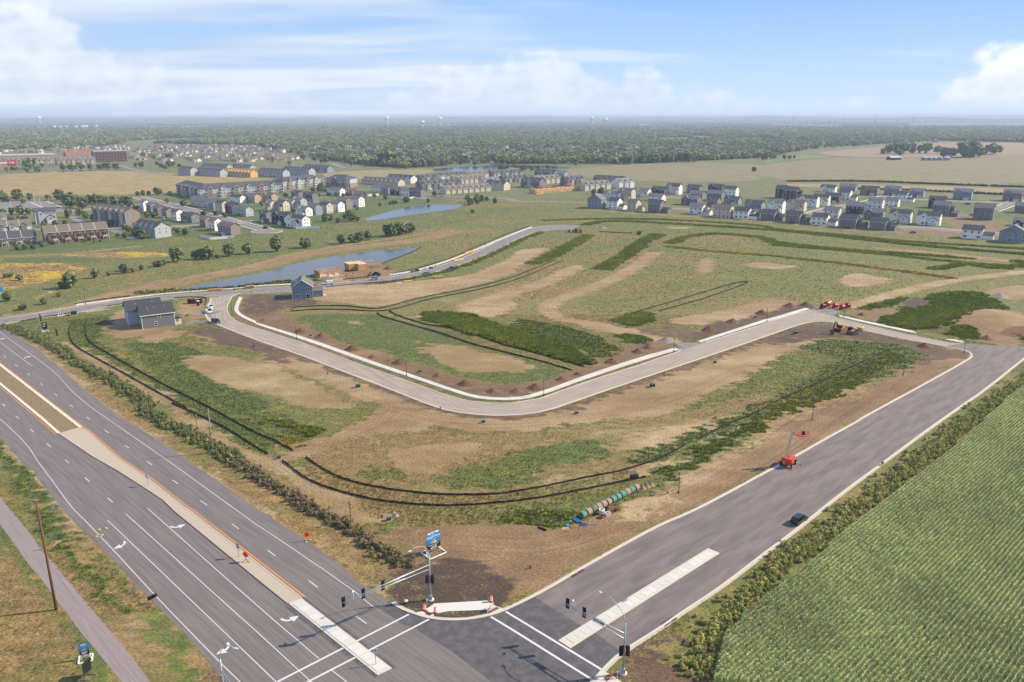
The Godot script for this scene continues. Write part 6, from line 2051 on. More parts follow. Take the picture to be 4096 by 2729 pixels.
func small_goods():
	var st: SurfaceTool
	var blue := mat("pipe_blue", Color(0.12,0.50,0.68),0.5)
	for a in [[V(13.2,0.22,-150.7),V(14.3,0.22,-148.9),0.2, "thick light blue pipe, left of two in front of the bales"],[V(13.75,0.22,-150.9),V(14.85,0.22,-149.1),0.2, "thick light blue pipe, right of two in front of the bales"],[V(11.6,0.12,-148.05),V(12.9,0.12,-150.0),0.11, "thin light blue pipe slanting beside the thick ones"]]:
		st = mb(false); bar(st, a[0], a[1], a[2], a[2],12, false); bar(st, a[0], a[1], a[2] * 0.85, a[2] * 0.85,12, false); var o := commit("blue_pipe", st, blue); tag(o, a[3], "pipe")
	st = mb(false); bar(st, V(11.5,0.25,-147.9),V(12.0,0.25,-147.6),0.24,0.24,12); tag(commit("pipe_offcut", st, mat("pipe_blue2", Color(0.22,0.62,0.76),0.5)), "short light blue pipe end lying by the pallet", "pipe")
	st = mb(false)
	for k in 3:
		var pts := []
		for j in 25: pts.append(V(15.2 + cos(TAU * j / 24) * (0.85 - k * 0.1),0.06 + k * 0.09,-148.3 + sin(TAU * j / 24) * (0.55 - k * 0.07)))
		path_tube(st, pts, 0.04,6)
	path_tube(st, [V(16.0,0.05,-148.4),V(16.8,0.05,-148.2),V(17.6,0.05,-148.4),V(18.2,0.05,-148.1)],0.04,6)
	path_tube(st, [V(14.5,0.05,-148.0),V(14.2,0.05,-147.0),V(14.0,0.05,-146.2)],0.04,6)
	tag(commit("hose_coil", st, mat("hose_blue", Color(0.07,0.16,0.55),0.5)), "coil of dark blue hose lying in front of the bales", "hose")
	for a in [[12.9,-147.5,0.5, "wooden pallet lying beside the blue pipes"],[23.4,-154.7,0.3, "wooden pallet with rusty castings at the end of the clutter"],[19.5,-151.4,0.7, "wooden pallet under the rusty ring"],[11.9,-145.9,0.9, "broken pallet boards nearest the cross street"]]:
		var t := thing("pallet", a[3], "pallet", V(a[0],0, a[1]), a[2], "pallets by the bales")
		for k in 6: inst("slat", shared_mesh("pallet_slat", func(s): bx(s, V(-0.6,0.1,-0.05),V(0.6,0.13,0.05))), mat("pallet_wood", Color(0.55,0.44,0.31),0.9,0,1.5), t, Transform3D(Basis(),V(0,0,-0.5 + k * 0.2)))
		for k in 3: inst("bearer", shared_mesh("pallet_bearer", func(s): bx(s, V(-0.05,0.0,-0.55),V(0.05,0.1,0.55))), mat("pallet_wood", Color.BROWN), t, Transform3D(Basis(),V(-0.5 + k * 0.5,0,0)))
	st = mb(false); lathe(st, [W(0.62,0),W(0.66,0.05),W(0.66,0.5),W(0.62,0.55),W(0.68,0.6),W(0.68,1.15),W(0.42,1.15),W(0.42,0)],18); tag(place(commit("concrete_ring", st, mat("newc_a", Color.GRAY)),19.7,-153.2), "white stacked concrete manhole rings beside the bales", "concrete ring")
	st = mb(false); lathe(st, [W(0.58,0),W(0.6,0.5),W(0.42,0.5),W(0.42,0)],18); tag(place(commit("concrete_ring", st, mat("ring_dark", Color(0.16,0.16,0.17),0.8)),20.9,-154.9), "dark manhole ring behind the white rings", "ring")
	st = mb(); bx(st, V(-0.6,0,-0.5),V(0.6,0.85,-0.32)); bx(st, V(-0.6,0,0.32),V(0.6,0.85,0.5)); bx(st, V(-0.6,0,-0.32),V(-0.42,0.85,0.32)); bx(st, V(0.42,0,-0.32),V(0.6,0.85,0.32)); tag(place(commit("catch_basin", st, mat("newc_a", Color.GRAY)),20.9,-152.3,0.4), "square pale concrete catch basin lying in the clutter", "basin")
	st = mb(false); lathe(st, [W(0.55,0),W(0.6,0.4),W(0.45,0.42),W(0.4,0.05)],18); var rr := place(commit("iron_ring", st, mat("rust_orange", Color(0.48,0.20,0.06),0.85)),19.5,-151.4); rr.position.y = 0.13; tag(rr, "rusty orange iron ring on a pallet", "ring")
	st = mb(); bx(st, V(-0.5,0,-0.4),V(0.5,0.3,0.4)); bx(st, V(-0.3,0.3,-0.2),V(0.35,0.5,0.3)); var rc := place(commit("iron_castings", st, mat("rust_orange", Color.ORANGE)),23.4,-154.7,0.5); rc.position.y = 0.13; tag(rc, "rusty iron castings piled on the last pallet", "castings")
	st = mb(); bx(st, V(-0.75,0,-0.5),V(0.75,0.12,0.5)); tag(place(commit("plywood_sheet", st, mat("board_brown", Color(0.45,0.30,0.19),0.9,0,1.5)),22.3,-156.0,0.3), "brown plywood sheets behind the castings", "boards")
	st = mb(); bx(st, V(-0.5,0,-0.3),V(0.5,0.15,0.3)); tag(place(commit("brick_pack", st, mat("rust_iron", Color.BROWN)),22.0,-153.6,0.5), "small pack of rust-red plates beside the catch basin", "plates")
	st = mb(); bx(st, V(-0.8,0,-0.5),V(0.8,0.05,0.5)); tag(place(commit("plywood_sheet", st, mat("sheet_pale", Color(0.60,0.52,0.44),0.9)),11.3,-147.0,0.3), "pale sheet lying in the dirt left of the pallet", "boards")
	for k in 3:
		st = mb(); bar(st, V(16.3 + k * 0.12,0.06,-149.7 - k * 0.05),V(18.8 + k * 0.12,0.06,-152.6 - k * 0.05),0.05,0.05,5); tag(commit("steel_bar", st, mat("steel_grey", Color(0.36,0.33,0.32),0.5,0.5)), "long grey steel bar beside the bales, %s of three" % ordinal(k), "steel bar", "steel bars beside the bales")
	st = mb(false); bar(st, V(5.6,0.2,-147.2),V(7.2,0.2,-145.9),0.2,0.2,12, false); tag(commit("culvert_pipe", st, mat("signal_black", Color.BLACK)), "short black pipe lying left of the clutter", "pipe")
	st = mb(); bx(st, V(-0.9,0,-0.6),V(0.9,0.95,0.6)); tag(place(commit("black_bin", st, mat("signal_black", Color.BLACK)),29.5,-170.5,0.4), "black box at the end of the lower corner fence", "box")

func place(o: Node3D, x: float, z: float, turn := 0.0) -> Node3D:
	o.position = V(x, height(x, z), z)
	o.rotation.y = turn
	return o

func lumber():
	var wood := [mat("lumber_a", Color(0.80,0.64,0.40),0.85,0,1.2), mat("lumber_b", Color(0.74,0.58,0.36),0.85,0,1.2)]
	var list := [[-40.2,-411.3,0.25,5.5,1.2,1.3, "tall stack of lumber in the sand beyond the grey sedan"],[-55.2,-402.7,0.3,4.6,2.4,0.5, "flat stack of plywood beside the silt fence"],[-32.7,-466.3,0.9,9.0,1.8,0.7, "long roof trusses stacked on the verge, lower one"],[-27.5,-493.7,0.95,9.0,1.8,0.9, "long roof trusses stacked on the verge, upper one"],[-149.1,-381.5,0.25,6.5,1.6,0.8, "stack of long boards by the pond fence"],[-133.6,-387.2,0.2,4.2,1.8,1.2, "tall stack of lumber at the pond fence beside a lamp"],[31.0,-880.0,0.6,10.0,4.0,1.5, "lumber pile behind the far plywood shell"],[62.0,-948.0,0.6,12.0,5.0,1.8, "pale truss stack behind the far plywood shell"]]
	for l in list:
		var t := thing("lumber_stack", l[6], "lumber", V(l[0],0.02, l[1]), l[2], "lumber stacks")
		var rows := maxi(2, int(l[5] / 0.24)); var cols := maxi(3, int(l[4] / 0.4))
		for r in mini(rows, 6):
			for c in mini(cols, 7):
				var st := mb()
				var w: float = l[4] / cols
				bx(st, V(-l[3] / 2 + rr(-0.2,0.2), r * l[5] / rows, -l[4] / 2 + c * w + 0.02),V(l[3] / 2 + rr(-0.2,0.2), (r + 1) * l[5] / rows - 0.03,-l[4] / 2 + (c + 1) * w - 0.02))
				commit("board", st, wood[(r + c) % 2], t)
	var sh := thing("foam_sheets", "white foam sheets lying near the silt fence", "sheets", V(-59.7,0.02,-400),0.3)
	for k in 2:
		var st := mb(); bx(st, V(-1.2 + k * 1.4,0,-0.5),V(0.2 + k * 1.4,0.25,0.6)); commit("sheet", st, mat("sign_white", Color.WHITE), sh)
	var d := thing("dumpster", "dark red roll-off dumpster heaped with wood offcuts", "dumpster", V(-148.4,0,-353.5),0.15)
	var st2 := mb(); bx(st2,V(-3.2,0.15,-1.15),V(3.2,0.35,1.15)); bx(st2,V(-3.2,0.35,1.05),V(3.2,2.0,1.15)); bx(st2,V(-3.2,0.35,-1.15),V(3.2,2.0,-1.05)); bx(st2,V(-3.2,0.35,-1.05),V(-3.1,2.0,1.05)); bx(st2,V(3.1,0.35,-1.05),V(3.2,2.0,1.05)); commit("bin", st2, mat("dumpster_red", Color(0.33,0.06,0.06),0.6,0,0.8), d)
	for k in 9:
		pbox("rib", mat("dumpster_red", Color.RED), d, V(-3.1 + k * 0.76,0.35,1.15),V(-2.98 + k * 0.76,2.0,1.25))
	for k in 8:
		st2 = mb(); cbox(st2,Vector3.ZERO, V(rr(1.2,2.2),0.08,0.3), Transform3D(Basis.from_euler(V(rr(-0.4,0.4), rng.randf() * 3.0, rr(-0.3,0.3))),V(rr(-2,2),1.95 + k * 0.04, rr(-0.4,0.4)))); commit("offcut", st2, wood[k % 2], d)
	var p := thing("portable_toilet", "brown portable toilet with a white roof beside the red dumpster", "portable toilet", V(-145.2,0,-348.9),0.2)
	pbox("cabin", mat("toilet_brown", Color(0.38,0.20,0.15),0.6), p, V(-0.6,0,-0.6),V(0.6,2.1,0.6))
	st2 = mb(); lathe(st2,[W(0.86,2.1),W(0.7,2.25),W(0,2.42)],4, Transform3D(Basis(Vector3.UP, PI / 4),Vector3.ZERO)); commit("roof", st2, trim_mat(), p)
	pbox("door", mat("toilet_door", Color(0.30,0.16,0.12),0.6), p, V(-0.4,0.1,0.6),V(0.4,1.95,0.64))
	var c := thing("storage_container", "pale ribbed storage box beside the open stud frame", "container", V(-100.2,0,-406.4),0.4)
	pbox("box", mat("container_pale", Color(0.66,0.63,0.58),0.7), c, V(-1.5,0.05,-1.1),V(1.5,2.3,1.1))
	for k in 9:
		pbox("rib", mat("container_rib", Color(0.72,0.69,0.64),0.7), c, V(-1.45 + k * 0.35,0.1,1.1),V(-1.3 + k * 0.35,2.25,1.16))
	for b in [[-104.8,-404.8, Color(0.10,0.28,0.25), "dark green box behind the blue house"],[-55.7,-427.9, Color(0.05,0.35,0.33), "teal storage box beside the upper silt fence, lower one"],[-46.6,-439.4, Color(0.05,0.35,0.33), "teal storage box beside the upper silt fence, upper one"],[-48.8,-436.4, Color(0.66,0.70,0.72), "pale grey storage box between the teal ones"],[-53.7,-431.7, Color(0.07,0.08,0.10), "black storage box between the teal ones"]]:
		var t := thing("gang_box", b[3], "box", V(b[0],0.0, b[1]),0.55, "storage boxes on the verge")
		pbox("box", mat("box_" + b[2].to_html(), b[2],0.6), t, V(-1.1,0.06,-0.6),V(1.1,1.0,0.6))
		pbox("lid", mat("box_" + b[2].to_html(), b[2],0.6), t, V(-1.14,1.0,-0.64),V(1.14,1.12,0.64))
	var q := thing("timber_table", "orange timber frame behind the white van", "timber", V(-101.6,0,-393.4),0.3)
	pbox("frame", mat("timber_orange", Color(0.72,0.36,0.16),0.8), q, V(-0.9,0,-0.4),V(0.9,0.7,0.4))

# ------------------------------------------------------------------ small things
func make_small_things():
	for a in [[-3.74,-120.94, "orange and white traffic drum at the right end of the corner walk"],[-15.47,-118.44, "orange and white traffic drum beside the push-button post"],[-13.51,-117.66, "orange and white traffic drum nearest the kerb ramp"]]:
		var t := thing("traffic_drum", a[2], "traffic drum", V(a[0],0.1, a[1]),0, "traffic drums at the corner")
		inst("base", shared_mesh("drum_base", func(s): lathe(s, [W(0.38,0),W(0.38,0.07),W(0.3,0.1)],16)), mat("signal_black", Color.BLACK), t)
		for k in 5:
			var r0 := 0.31 - k * 0.02; var r1 := 0.31 - (k + 1) * 0.02
			inst("band", shared_mesh("tdrum%d" % k, func(s): lathe(s, [W(r0,0.1 + k * 0.2),W(r0,0.28 + k * 0.2),W(r1,0.3 + k * 0.2),W(0.0 if k == 4 else r1,0.3 + k * 0.2 + (0.05 if k == 4 else 0.0))],16)), mat("work_orange", Color(1.0,0.40,0.05),0.5) if k % 2 == 0 else mat("reflect_white", Color.WHITE), t)
	var bt := thing("barricade", "striped orange and white folding barricade at the corner ramp", "barricade", V(-3.6,0.1,-118.6),1.1)
	var st: SurfaceTool
	for y in [0.45,0.95]:
		for k in 6:
			pbox("stripe", mat("work_orange", Color.ORANGE) if k % 2 == 0 else mat("reflect_white", Color.WHITE), bt, V(-0.6 + k * 0.2, y, 0.0),V(-0.4 + k * 0.2, y + 0.24,0.04))
	for s in [-0.55,0.55]:
		pbar("leg", mat("galv", Color.GRAY), bt, V(s, 0,0.25),V(s, 1.25,-0.02),0.03,0.03,4)
		pbar("leg", mat("galv", Color.GRAY), bt, V(s, 0,-0.35),V(s, 1.25,-0.04),0.03,0.03,4)
	for a in [[-15.18,-119.65,1.5, "pedestrian push-button post at the dirt corner"],[16.36,-101.06,1.4, "pedestrian push-button post beside the right-hand signal"]]:
		var t := thing("push_button_post", a[3], "post", V(a[0],0, a[1]))
		pbar("post", mat("galv_bright", Color.GRAY), t, Vector3.ZERO, V(0, a[2],0),0.08,0.07,8)
		st = mb(); cbox(st, V(0, a[2] - 0.1,0.08),V(0.25,0.4,0.06)); commit("plate", st, mat("sign_white", Color.WHITE), t)
	for a in [[-20.71,-121.17, "yellow-topped marker post in the dark soil"],[15.63,-101.06, "orange-topped marker beside the right-hand ramp"]]:
		var t := thing("marker_post", a[2], "post", V(a[0],0, a[1]))
		pbar("post", mat("galv", Color.GRAY), t, Vector3.ZERO, V(0,1.0,0),0.06,0.05,6)
		st = mb(); cbox(st, V(0,1.15,0),V(0.28,0.35,0.12)); commit("cap", st, mat("marker_yellow", Color(0.95,0.55,0.02),0.5), t)
	st = mb(false); lathe(st, [W(0,0.06),W(0.42,0.06),W(0.44,0)],16); tag(place(commit("manhole_cover", st, mat("conc_b", Color.GRAY)),-19.2,-121.3), "round pale manhole cover in the dark soil", "manhole cover")
	var say := ["beside the road below the minivan", "on the outer side of the left loop leg", "by the heaps below the upper lamp", "by the heaps above the left loop leg", "below the bottom bend of the loop road", "right of the bottom bend of the loop road", "halfway along the right loop leg", "farther along the right loop leg", "left of the excavator", "on the sandy haul track by the fence end", "near the corner boulder", "by the upper loop pavement heaps", "between the two driveways", "beside the frontage road left of the twin house"]
	var boxes := [[-97.8,-281.4],[-49.7,-236.0],[-80.2,-296.5],[-31.5,-251.5],[-8.2,-206.0],[19.0,-212.8],[45.4,-236.5],[72.1,-261.8],[114.0,-299.7],[-59.6,-181.9],[-26.7,-150.3],[105.8,-325.9],[-142.4,-329.2],[-193.1,-331.3]]
	for k in boxes.size():
		var big: bool = k in [13,1,6,8]
		var t := thing("transformer_box", "green utility box " + say[k], "utility box", V(boxes[k][0],0, boxes[k][1]),0.4, "green utility boxes")
		var s: float = 1.35 if big else 0.9
		if k == 13: s = 2.2
		inst("body", shared_mesh("tbox%.2f" % s, func(q): bx(q, V(-0.5,0.08,-0.45) * s, V(0.5,0.75,0.45) * s)), mat("utility_green", Color(0.13,0.21,0.16),0.6), t)
		inst("lid", shared_mesh("tlid%.2f" % s, func(q):
			bx(q, V(-0.53,0.75,-0.48) * s, V(0.53,0.83,0.48) * s)), mat("utility_green2", Color(0.22,0.31,0.25),0.6), t)
		inst("pad", shared_mesh("tpad%.2f" % s, func(q): bx(q, V(-0.6,-0.02,-0.55) * s, V(0.6,0.08,0.55) * s)), mat("conc_a", Color.GRAY), t)
	var hs := [[-21.4,-216.7, "at the bottom bend beside a shrub"],[-62.6,-249.2, "on the outer side of the left loop leg"],[51.7,-249.5, "below the right loop leg"],[-44.2,-263.7, "above the left loop leg"],[-28.3,-151.4, "beside the corner boulder"],[3.5,-131.7, "in the bare dirt above the cross street"]]
	for h in hs:
		var t := thing("fire_hydrant", "small red fire hydrant " + h[2], "hydrant", V(h[0],0, h[1]),0, "red hydrants")
		inst("barrel", shared_mesh("hydrant", func(s): lathe(s, [W(0.2,0),W(0.2,0.06),W(0.14,0.08),W(0.14,0.6),W(0.18,0.62),W(0.16,0.72),W(0.05,0.82),W(0,0.84)],12)), mat("hydrant_red", Color(0.52,0.06,0.04),0.5), t)
		inst("outlet", shared_mesh("hyd_out", func(s): bar(s, V(-0.24,0.45,0),V(0.24,0.45,0),0.07,0.07,8)), mat("hydrant_red", Color.RED), t)
	for b in [[-25.4,-152.4,0.75, "pale round boulder near the green box at the corner field"],[-26.1,-153.6,0.6, "smaller pale boulder behind the round one"],[36.5,-163.2,0.6, "tan boulder at the end of the bale row"],[-1.5,-196.6,0.45, "brown boulder below the haul track bend"],[91.0,-383.0,1.0, "grey boulder in the far meadow"]]:
		var o := inst("boulder", pile_mesh("rock%d" % int(b[2] * 100), int(b[2] * 100)), mat("rock_pale", Color(0.60,0.55,0.50),0.9,0,1.2), null, Transform3D(Basis().scaled(V(b[2], b[2] * 0.9, b[2] * 0.8)),V(b[0],0, b[1])))
		tag(o, b[3], "boulder")
	for a in [[-96.3,-123.2, Color(0.62,0.64,0.60), "white cable pedestal in the grass left of the trail"],[-95.2,-121.9, Color(0.35,0.52,0.42), "green cable pedestal in the grass left of the trail"]]:
		st = mb(); bx(st, V(-0.15,0,-0.15),V(0.15,1.0,0.15)); tag(place(commit("cable_pedestal", st, mat("ped_" + a[2].to_html(), a[2],0.6)), a[0], a[1]), a[3], "pedestal")
	var bags := [[-87.4,-146.2],[-86.2,-146.8],[-85.7,-144.0],[-86.5,-143.4]]
	for k in 4:
		st = mb(false); lathe(st, [W(0,0.24),W(0.24,0.2),W(0.36,0.08),W(0.3,0)],10, Transform3D(Basis(Vector3.UP, k * 1.1).scaled(V(1.4,1,0.8)),Vector3.ZERO)); tag(place(commit("sand_bag", st, mat("sandbag", Color(0.66,0.62,0.36),0.9)), bags[k][0], bags[k][1]), "yellow sand bag in the grass beside the near carriageway, %s of four" % ordinal(k), "sand bag", "sand bags in the grass")
	for k in 5:
		var p: Array = [[-483.9,-754.4],[-497.8,-804.1],[-484.0,-793.7],[-455.1,-754.4],[-438.2,-740.6]][k]
		var t := thing("car_park_lamp", "tall white car park lamp at the left, %s one" % ordinal(k), "street lamp", V(p[0],0, p[1]),0, "car park lamps")
		pbar("pole", mat("galv_white", Color(0.78,0.79,0.8),0.5), t, Vector3.ZERO, V(0,10.5,0),0.16,0.1,6)
		st = mb(); cbox(st, V(0.5,10.5,0),V(1.3,0.18,0.4)); commit("lamp_head", st, mat("galv_white", Color.WHITE), t)
	person(V(-131.6,0.03,-327.5),0.5, "person in a yellow-green work vest beside the white work van", "vest")
	person(V(-90.6,0.0,-416.6),1.0, "person in dark clothes between the two house frames", "dark")

var body_mesh: Mesh
func person(at: Vector3, turn: float, label: String, wear: String):
	if body_mesh == null: body_mesh = make_body()
	var t := thing("person", label, "person", at, turn)
	inst("body", body_mesh, mat("clothes_dark", Color(0.10,0.11,0.14),0.9), t)
	var st := mb(false)
	lathe(st, [W(0,1.82),W(0.09,1.8),W(0.13,1.72),W(0.14,1.68)],12); commit("hard_hat", st, mat("hat_white", Color(0.85,0.85,0.8),0.4), t)
	st = mb(false); lathe(st, [W(0.0,1.70),W(0.085,1.69),W(0.098,1.62),W(0.07,1.53),W(0,1.5)],10, Transform3D(Basis(),V(0,0,-0.02))); commit("face", st, mat("skin", Color(0.62,0.44,0.34),0.7), t)
	if wear == "vest":
		st = mb(false)
		lathe(st, [W(0.19,0.95),W(0.21,1.1),W(0.235,1.35),W(0.2,1.45),W(0.09,1.49)],14, Transform3D(Basis().scaled(V(1.0,1,0.68)),Vector3.ZERO)); commit("vest", st, mat("vest", Color(0.62,0.85,0.05),0.7), t)

# one continuous figure: tapered capsules joined by a smooth minimum, meshed as surface nets
func make_body() -> Mesh:
	var bones := [[V(0,1.66,0),V(0,1.6,0),0.105,0.095],[V(0,1.6,0),V(0,1.44,0),0.06,0.07],[V(0,1.36,0),V(0,1.0,0),0.15,0.14]]
	for s in [-1.0,1.0]:
		bones.append([V(s * 0.06,1.4,0),V(s * 0.2,1.38,0),0.08,0.065])
		bones.append([V(s * 0.2,1.38,0),V(s * 0.27,1.1,0.03),0.06,0.048])
		bones.append([V(s * 0.27,1.1,0.03),V(s * 0.27,0.86,-0.06),0.047,0.034])
		bones.append([V(s * 0.27,0.86,-0.06),V(s * 0.27,0.76,-0.09),0.04,0.03])
		bones.append([V(s * 0.09,0.97,0),V(s * 0.11,0.52,-0.02),0.1,0.07])
		bones.append([V(s * 0.11,0.52,-0.02),V(s * 0.12,0.1,0.02),0.068,0.045])
		bones.append([V(s * 0.12,0.06,0.03),V(s * 0.13,0.05,-0.15),0.055,0.045])
	var c := 0.035
	var lo := V(-0.38,-0.04,-0.26); var nx := 22; var ny := 54; var nz := 14
	var f := PackedFloat32Array(); f.resize(nx * ny * nz)
	for k in nz:
		for j in ny:
			for i in nx:
				var p := lo + V(i, j, k) * c
				var d := 1.0
				for b in bones:
					var ab: Vector3 = b[1] - b[0]
					var h := clampf((p - b[0]).dot(ab) / ab.length_squared(),0,1)
					var e: float = (p - b[0] - ab * h).length() - lerpf(b[2], b[3], h)
					var q := clampf(0.5 + 0.5 * (d - e) / 0.045,0,1)
					d = lerpf(d, e, q) - 0.045 * q * (1 - q)
				f[(k * ny + j) * nx + i] = d
	var st := mb(false)
	var vert := {}
	var at := func(i, j, k): return f[(k * ny + j) * nx + i]
	for k in nz - 1:
		for j in ny - 1:
			for i in nx - 1:
				var sum := Vector3.ZERO; var n := 0
				for e in [[0,0,0,1,0,0],[0,1,0,1,1,0],[0,0,1,1,0,1],[0,1,1,1,1,1],[0,0,0,0,1,0],[1,0,0,1,1,0],[0,0,1,0,1,1],[1,0,1,1,1,1],[0,0,0,0,0,1],[1,0,0,1,0,1],[0,1,0,0,1,1],[1,1,0,1,1,1]]:
					var a: float = at.call(i + e[0], j + e[1], k + e[2]); var b: float = at.call(i + e[3], j + e[4], k + e[5])
					if (a < 0) != (b < 0):
						sum += V(e[0], e[1], e[2]).lerp(V(e[3], e[4], e[5]), a / (a - b)); n += 1
				if n > 0: vert[Vector3i(i, j, k)] = lo + (V(i, j, k) + sum / n) * c
	for k in range(1, nz - 1):
		for j in range(1, ny - 1):
			for i in range(1, nx - 1):
				var a: float = at.call(i, j, k)
				for d in [[Vector3i(1,0,0),Vector3i(0,-1,0),Vector3i(0,0,-1)],[Vector3i(0,1,0),Vector3i(0,0,-1),Vector3i(-1,0,0)],[Vector3i(0,0,1),Vector3i(-1,0,0),Vector3i(0,-1,0)]]:
					var b: float = at.call(i + d[0].x, j + d[0].y, k + d[0].z)
					if (a < 0) == (b < 0): continue
					var o := Vector3i(i, j, k)
					var q := [o, o + d[1], o + d[1] + d[2], o + d[2]]
					if not (vert.has(q[0]) and vert.has(q[1]) and vert.has(q[2]) and vert.has(q[3])): continue
					if a < 0: quad(st, vert[q[0]], vert[q[1]], vert[q[2]], vert[q[3]])
					else: quad(st, vert[q[3]], vert[q[2]], vert[q[1]], vert[q[0]])
	st.generate_normals()
	return st.commit()

# ------------------------------------------------------------------ trees
# crown in a unit tree (height 1): leaf faces gathered in clumps over an uneven ellipsoid
func crown_mesh(key: String, seed_: int, shape: Vector3, base: float, clumps: int, leaves: int, leaf: float) -> Mesh:
	if shared.has(key): return shared[key]
	var r := RandomNumberGenerator.new(); r.seed = seed_
	var st := SurfaceTool.new(); st.begin(Mesh.PRIMITIVE_TRIANGLES)
	var mid := base + (1.0 - base) * 0.5
	var half := (1.0 - base) * 0.5
	for c in clumps:
		var d := Vector3(r.randfn(), r.randfn(), r.randfn()).normalized()
		var rad := pow(r.randf(),0.4) * (0.78 + 0.22 * sin(d.x * 5.0 + seed_) * cos(d.z * 4.0))
		var p := Vector3(d.x * shape.x * rad, mid + d.y * half * rad, d.z * shape.z * rad)
		if shape.y > 1.0: p *= Vector3(1.25 - 0.85 * (p.y - base) / (1.0 - base),1,1.25 - 0.85 * (p.y - base) / (1.0 - base))
		var tint := r.randf_range(0.78,1.18)
		for l in leaves:
			var q := p + Vector3(r.randfn(), r.randfn() * 0.8, r.randfn()) * 0.055
			var n := (d + Vector3(r.randfn(), r.randfn() + 0.5, r.randfn()) * 0.7).normalized()
			var u: Vector3 = n.cross(Vector3(r.randfn(), r.randfn(), r.randfn())).normalized()
			var v := n.cross(u)
			var s := leaf * r.randf_range(0.7,1.3)
			st.set_color(Color(tint * r.randf_range(0.9,1.1), tint * r.randf_range(0.92,1.06), tint * 0.9))
			for w in [[-1,-0.6],[0.2,-1],[1,0.1],[-1,-0.6],[1,0.1],[-0.1,1]]:
				st.add_vertex(q + u * s * w[0] + v * s * w[1])
	shared[key] = st.commit()
	return shared[key]

func trunk_mesh(key: String, seed_: int, base: float) -> Mesh:
	if shared.has(key): return shared[key]
	var r := RandomNumberGenerator.new(); r.seed = seed_
	var st := mb(false)
	bar(st, Vector3(0,-0.01,0),Vector3(0.01, base + 0.15,0),0.035,0.022,7)
	bar(st, Vector3(0.01, base + 0.15,0),Vector3(0.0,0.8,0.02),0.022,0.008,6)
	for k in 6:
		var a := TAU * k / 6 + r.randf()
		var y := base + 0.1 + 0.07 * k
		bar(st, Vector3(0, y, 0),Vector3(cos(a) * 0.22, y + 0.16, sin(a) * 0.22),0.014,0.005,5)
	st.generate_normals()
	shared[key] = st.commit()
	return shared[key]

func leaf_mat(key: String, c: Color) -> StandardMaterial3D:
	if mats.has(key): return mats[key]
	var m := StandardMaterial3D.new()
	m.albedo_color = c
	m.vertex_color_use_as_albedo = true
	m.roughness = 0.75
	m.backlight_enabled = true
	m.backlight = Color(0.55,0.62,0.22)
	mats[key] = m
	return m

func make_trees():
	rng.seed = 2024
	var greens := [Color(0.43,0.48,0.30), Color(0.39,0.455,0.28), Color(0.46,0.50,0.31), Color(0.40,0.45,0.31)]
	var order := {}
	var list := []
	for k in TREES:
		var f: PackedStringArray = k.split("|")
		var d: Array = TREES[k]
		for j in range(0, d.size(),4): list.append([d[j], d[j + 1], d[j + 2], "c" if f.size() > 1 else "r", f[0], d[j + 3]])
	for t in list:
		if not order.has(t[4]): order[t[4]] = []
		order[t[4]].append(t[5] * 100000 - t[1])
	for k in order: order[k].sort()
	var bark := mat("bark", Color(0.30,0.25,0.21),0.95)
	for t in list:
		var h: float = maxf(t[2],1.6)
		var v := rng.randi() % 4
		var far: bool = t[1] < -1000.0
		var cone: bool = t[3] == "c"
		var base := 0.03 if h < 11.0 else 0.1
		var key := "crown_%s%d%s" % [t[3], v, "f" if far else ""]
		var shape := Vector3(0.36,1,0.36) if v != 1 else Vector3(0.46,1,0.44)
		if cone: shape = Vector3(0.30,1.5,0.30)
		var m := crown_mesh(key, 300 + v, shape, base if not cone else 0.06,60 if far else 110,8 if far else 14,0.095 if far else 0.066)
		var at: int = order[t[4]].find(t[5] * 100000 - t[1])
		var word: String = "small" if h < 4.0 else ("tall" if h > 9.0 else "mid-sized")
		var o := thing("conifer_tree" if cone else "leafy_tree", "%s %s, %s from left of the %s trees" % [word, "conical tree" if cone else "leafy tree", ordinal(at), t[4]], "tree", Vector3(t[0], height(t[0], t[1]), t[1]), rng.randf() * TAU, "trees of the " + t[4])
		var wide := rr(1.05,1.4) * (1.15 if h < 5.0 else 1.0)
		var xf := Transform3D(Basis().scaled(Vector3(h * wide, h, h * wide)),Vector3.ZERO)
		inst("crown", m, leaf_mat("leaf%d" % v, greens[v]), o, xf)
		inst("trunk", trunk_mesh("trunk%d" % v, 40 + v, base), bark, o, Transform3D(Basis().scaled(Vector3.ONE * h),Vector3.ZERO))
	make_woods()

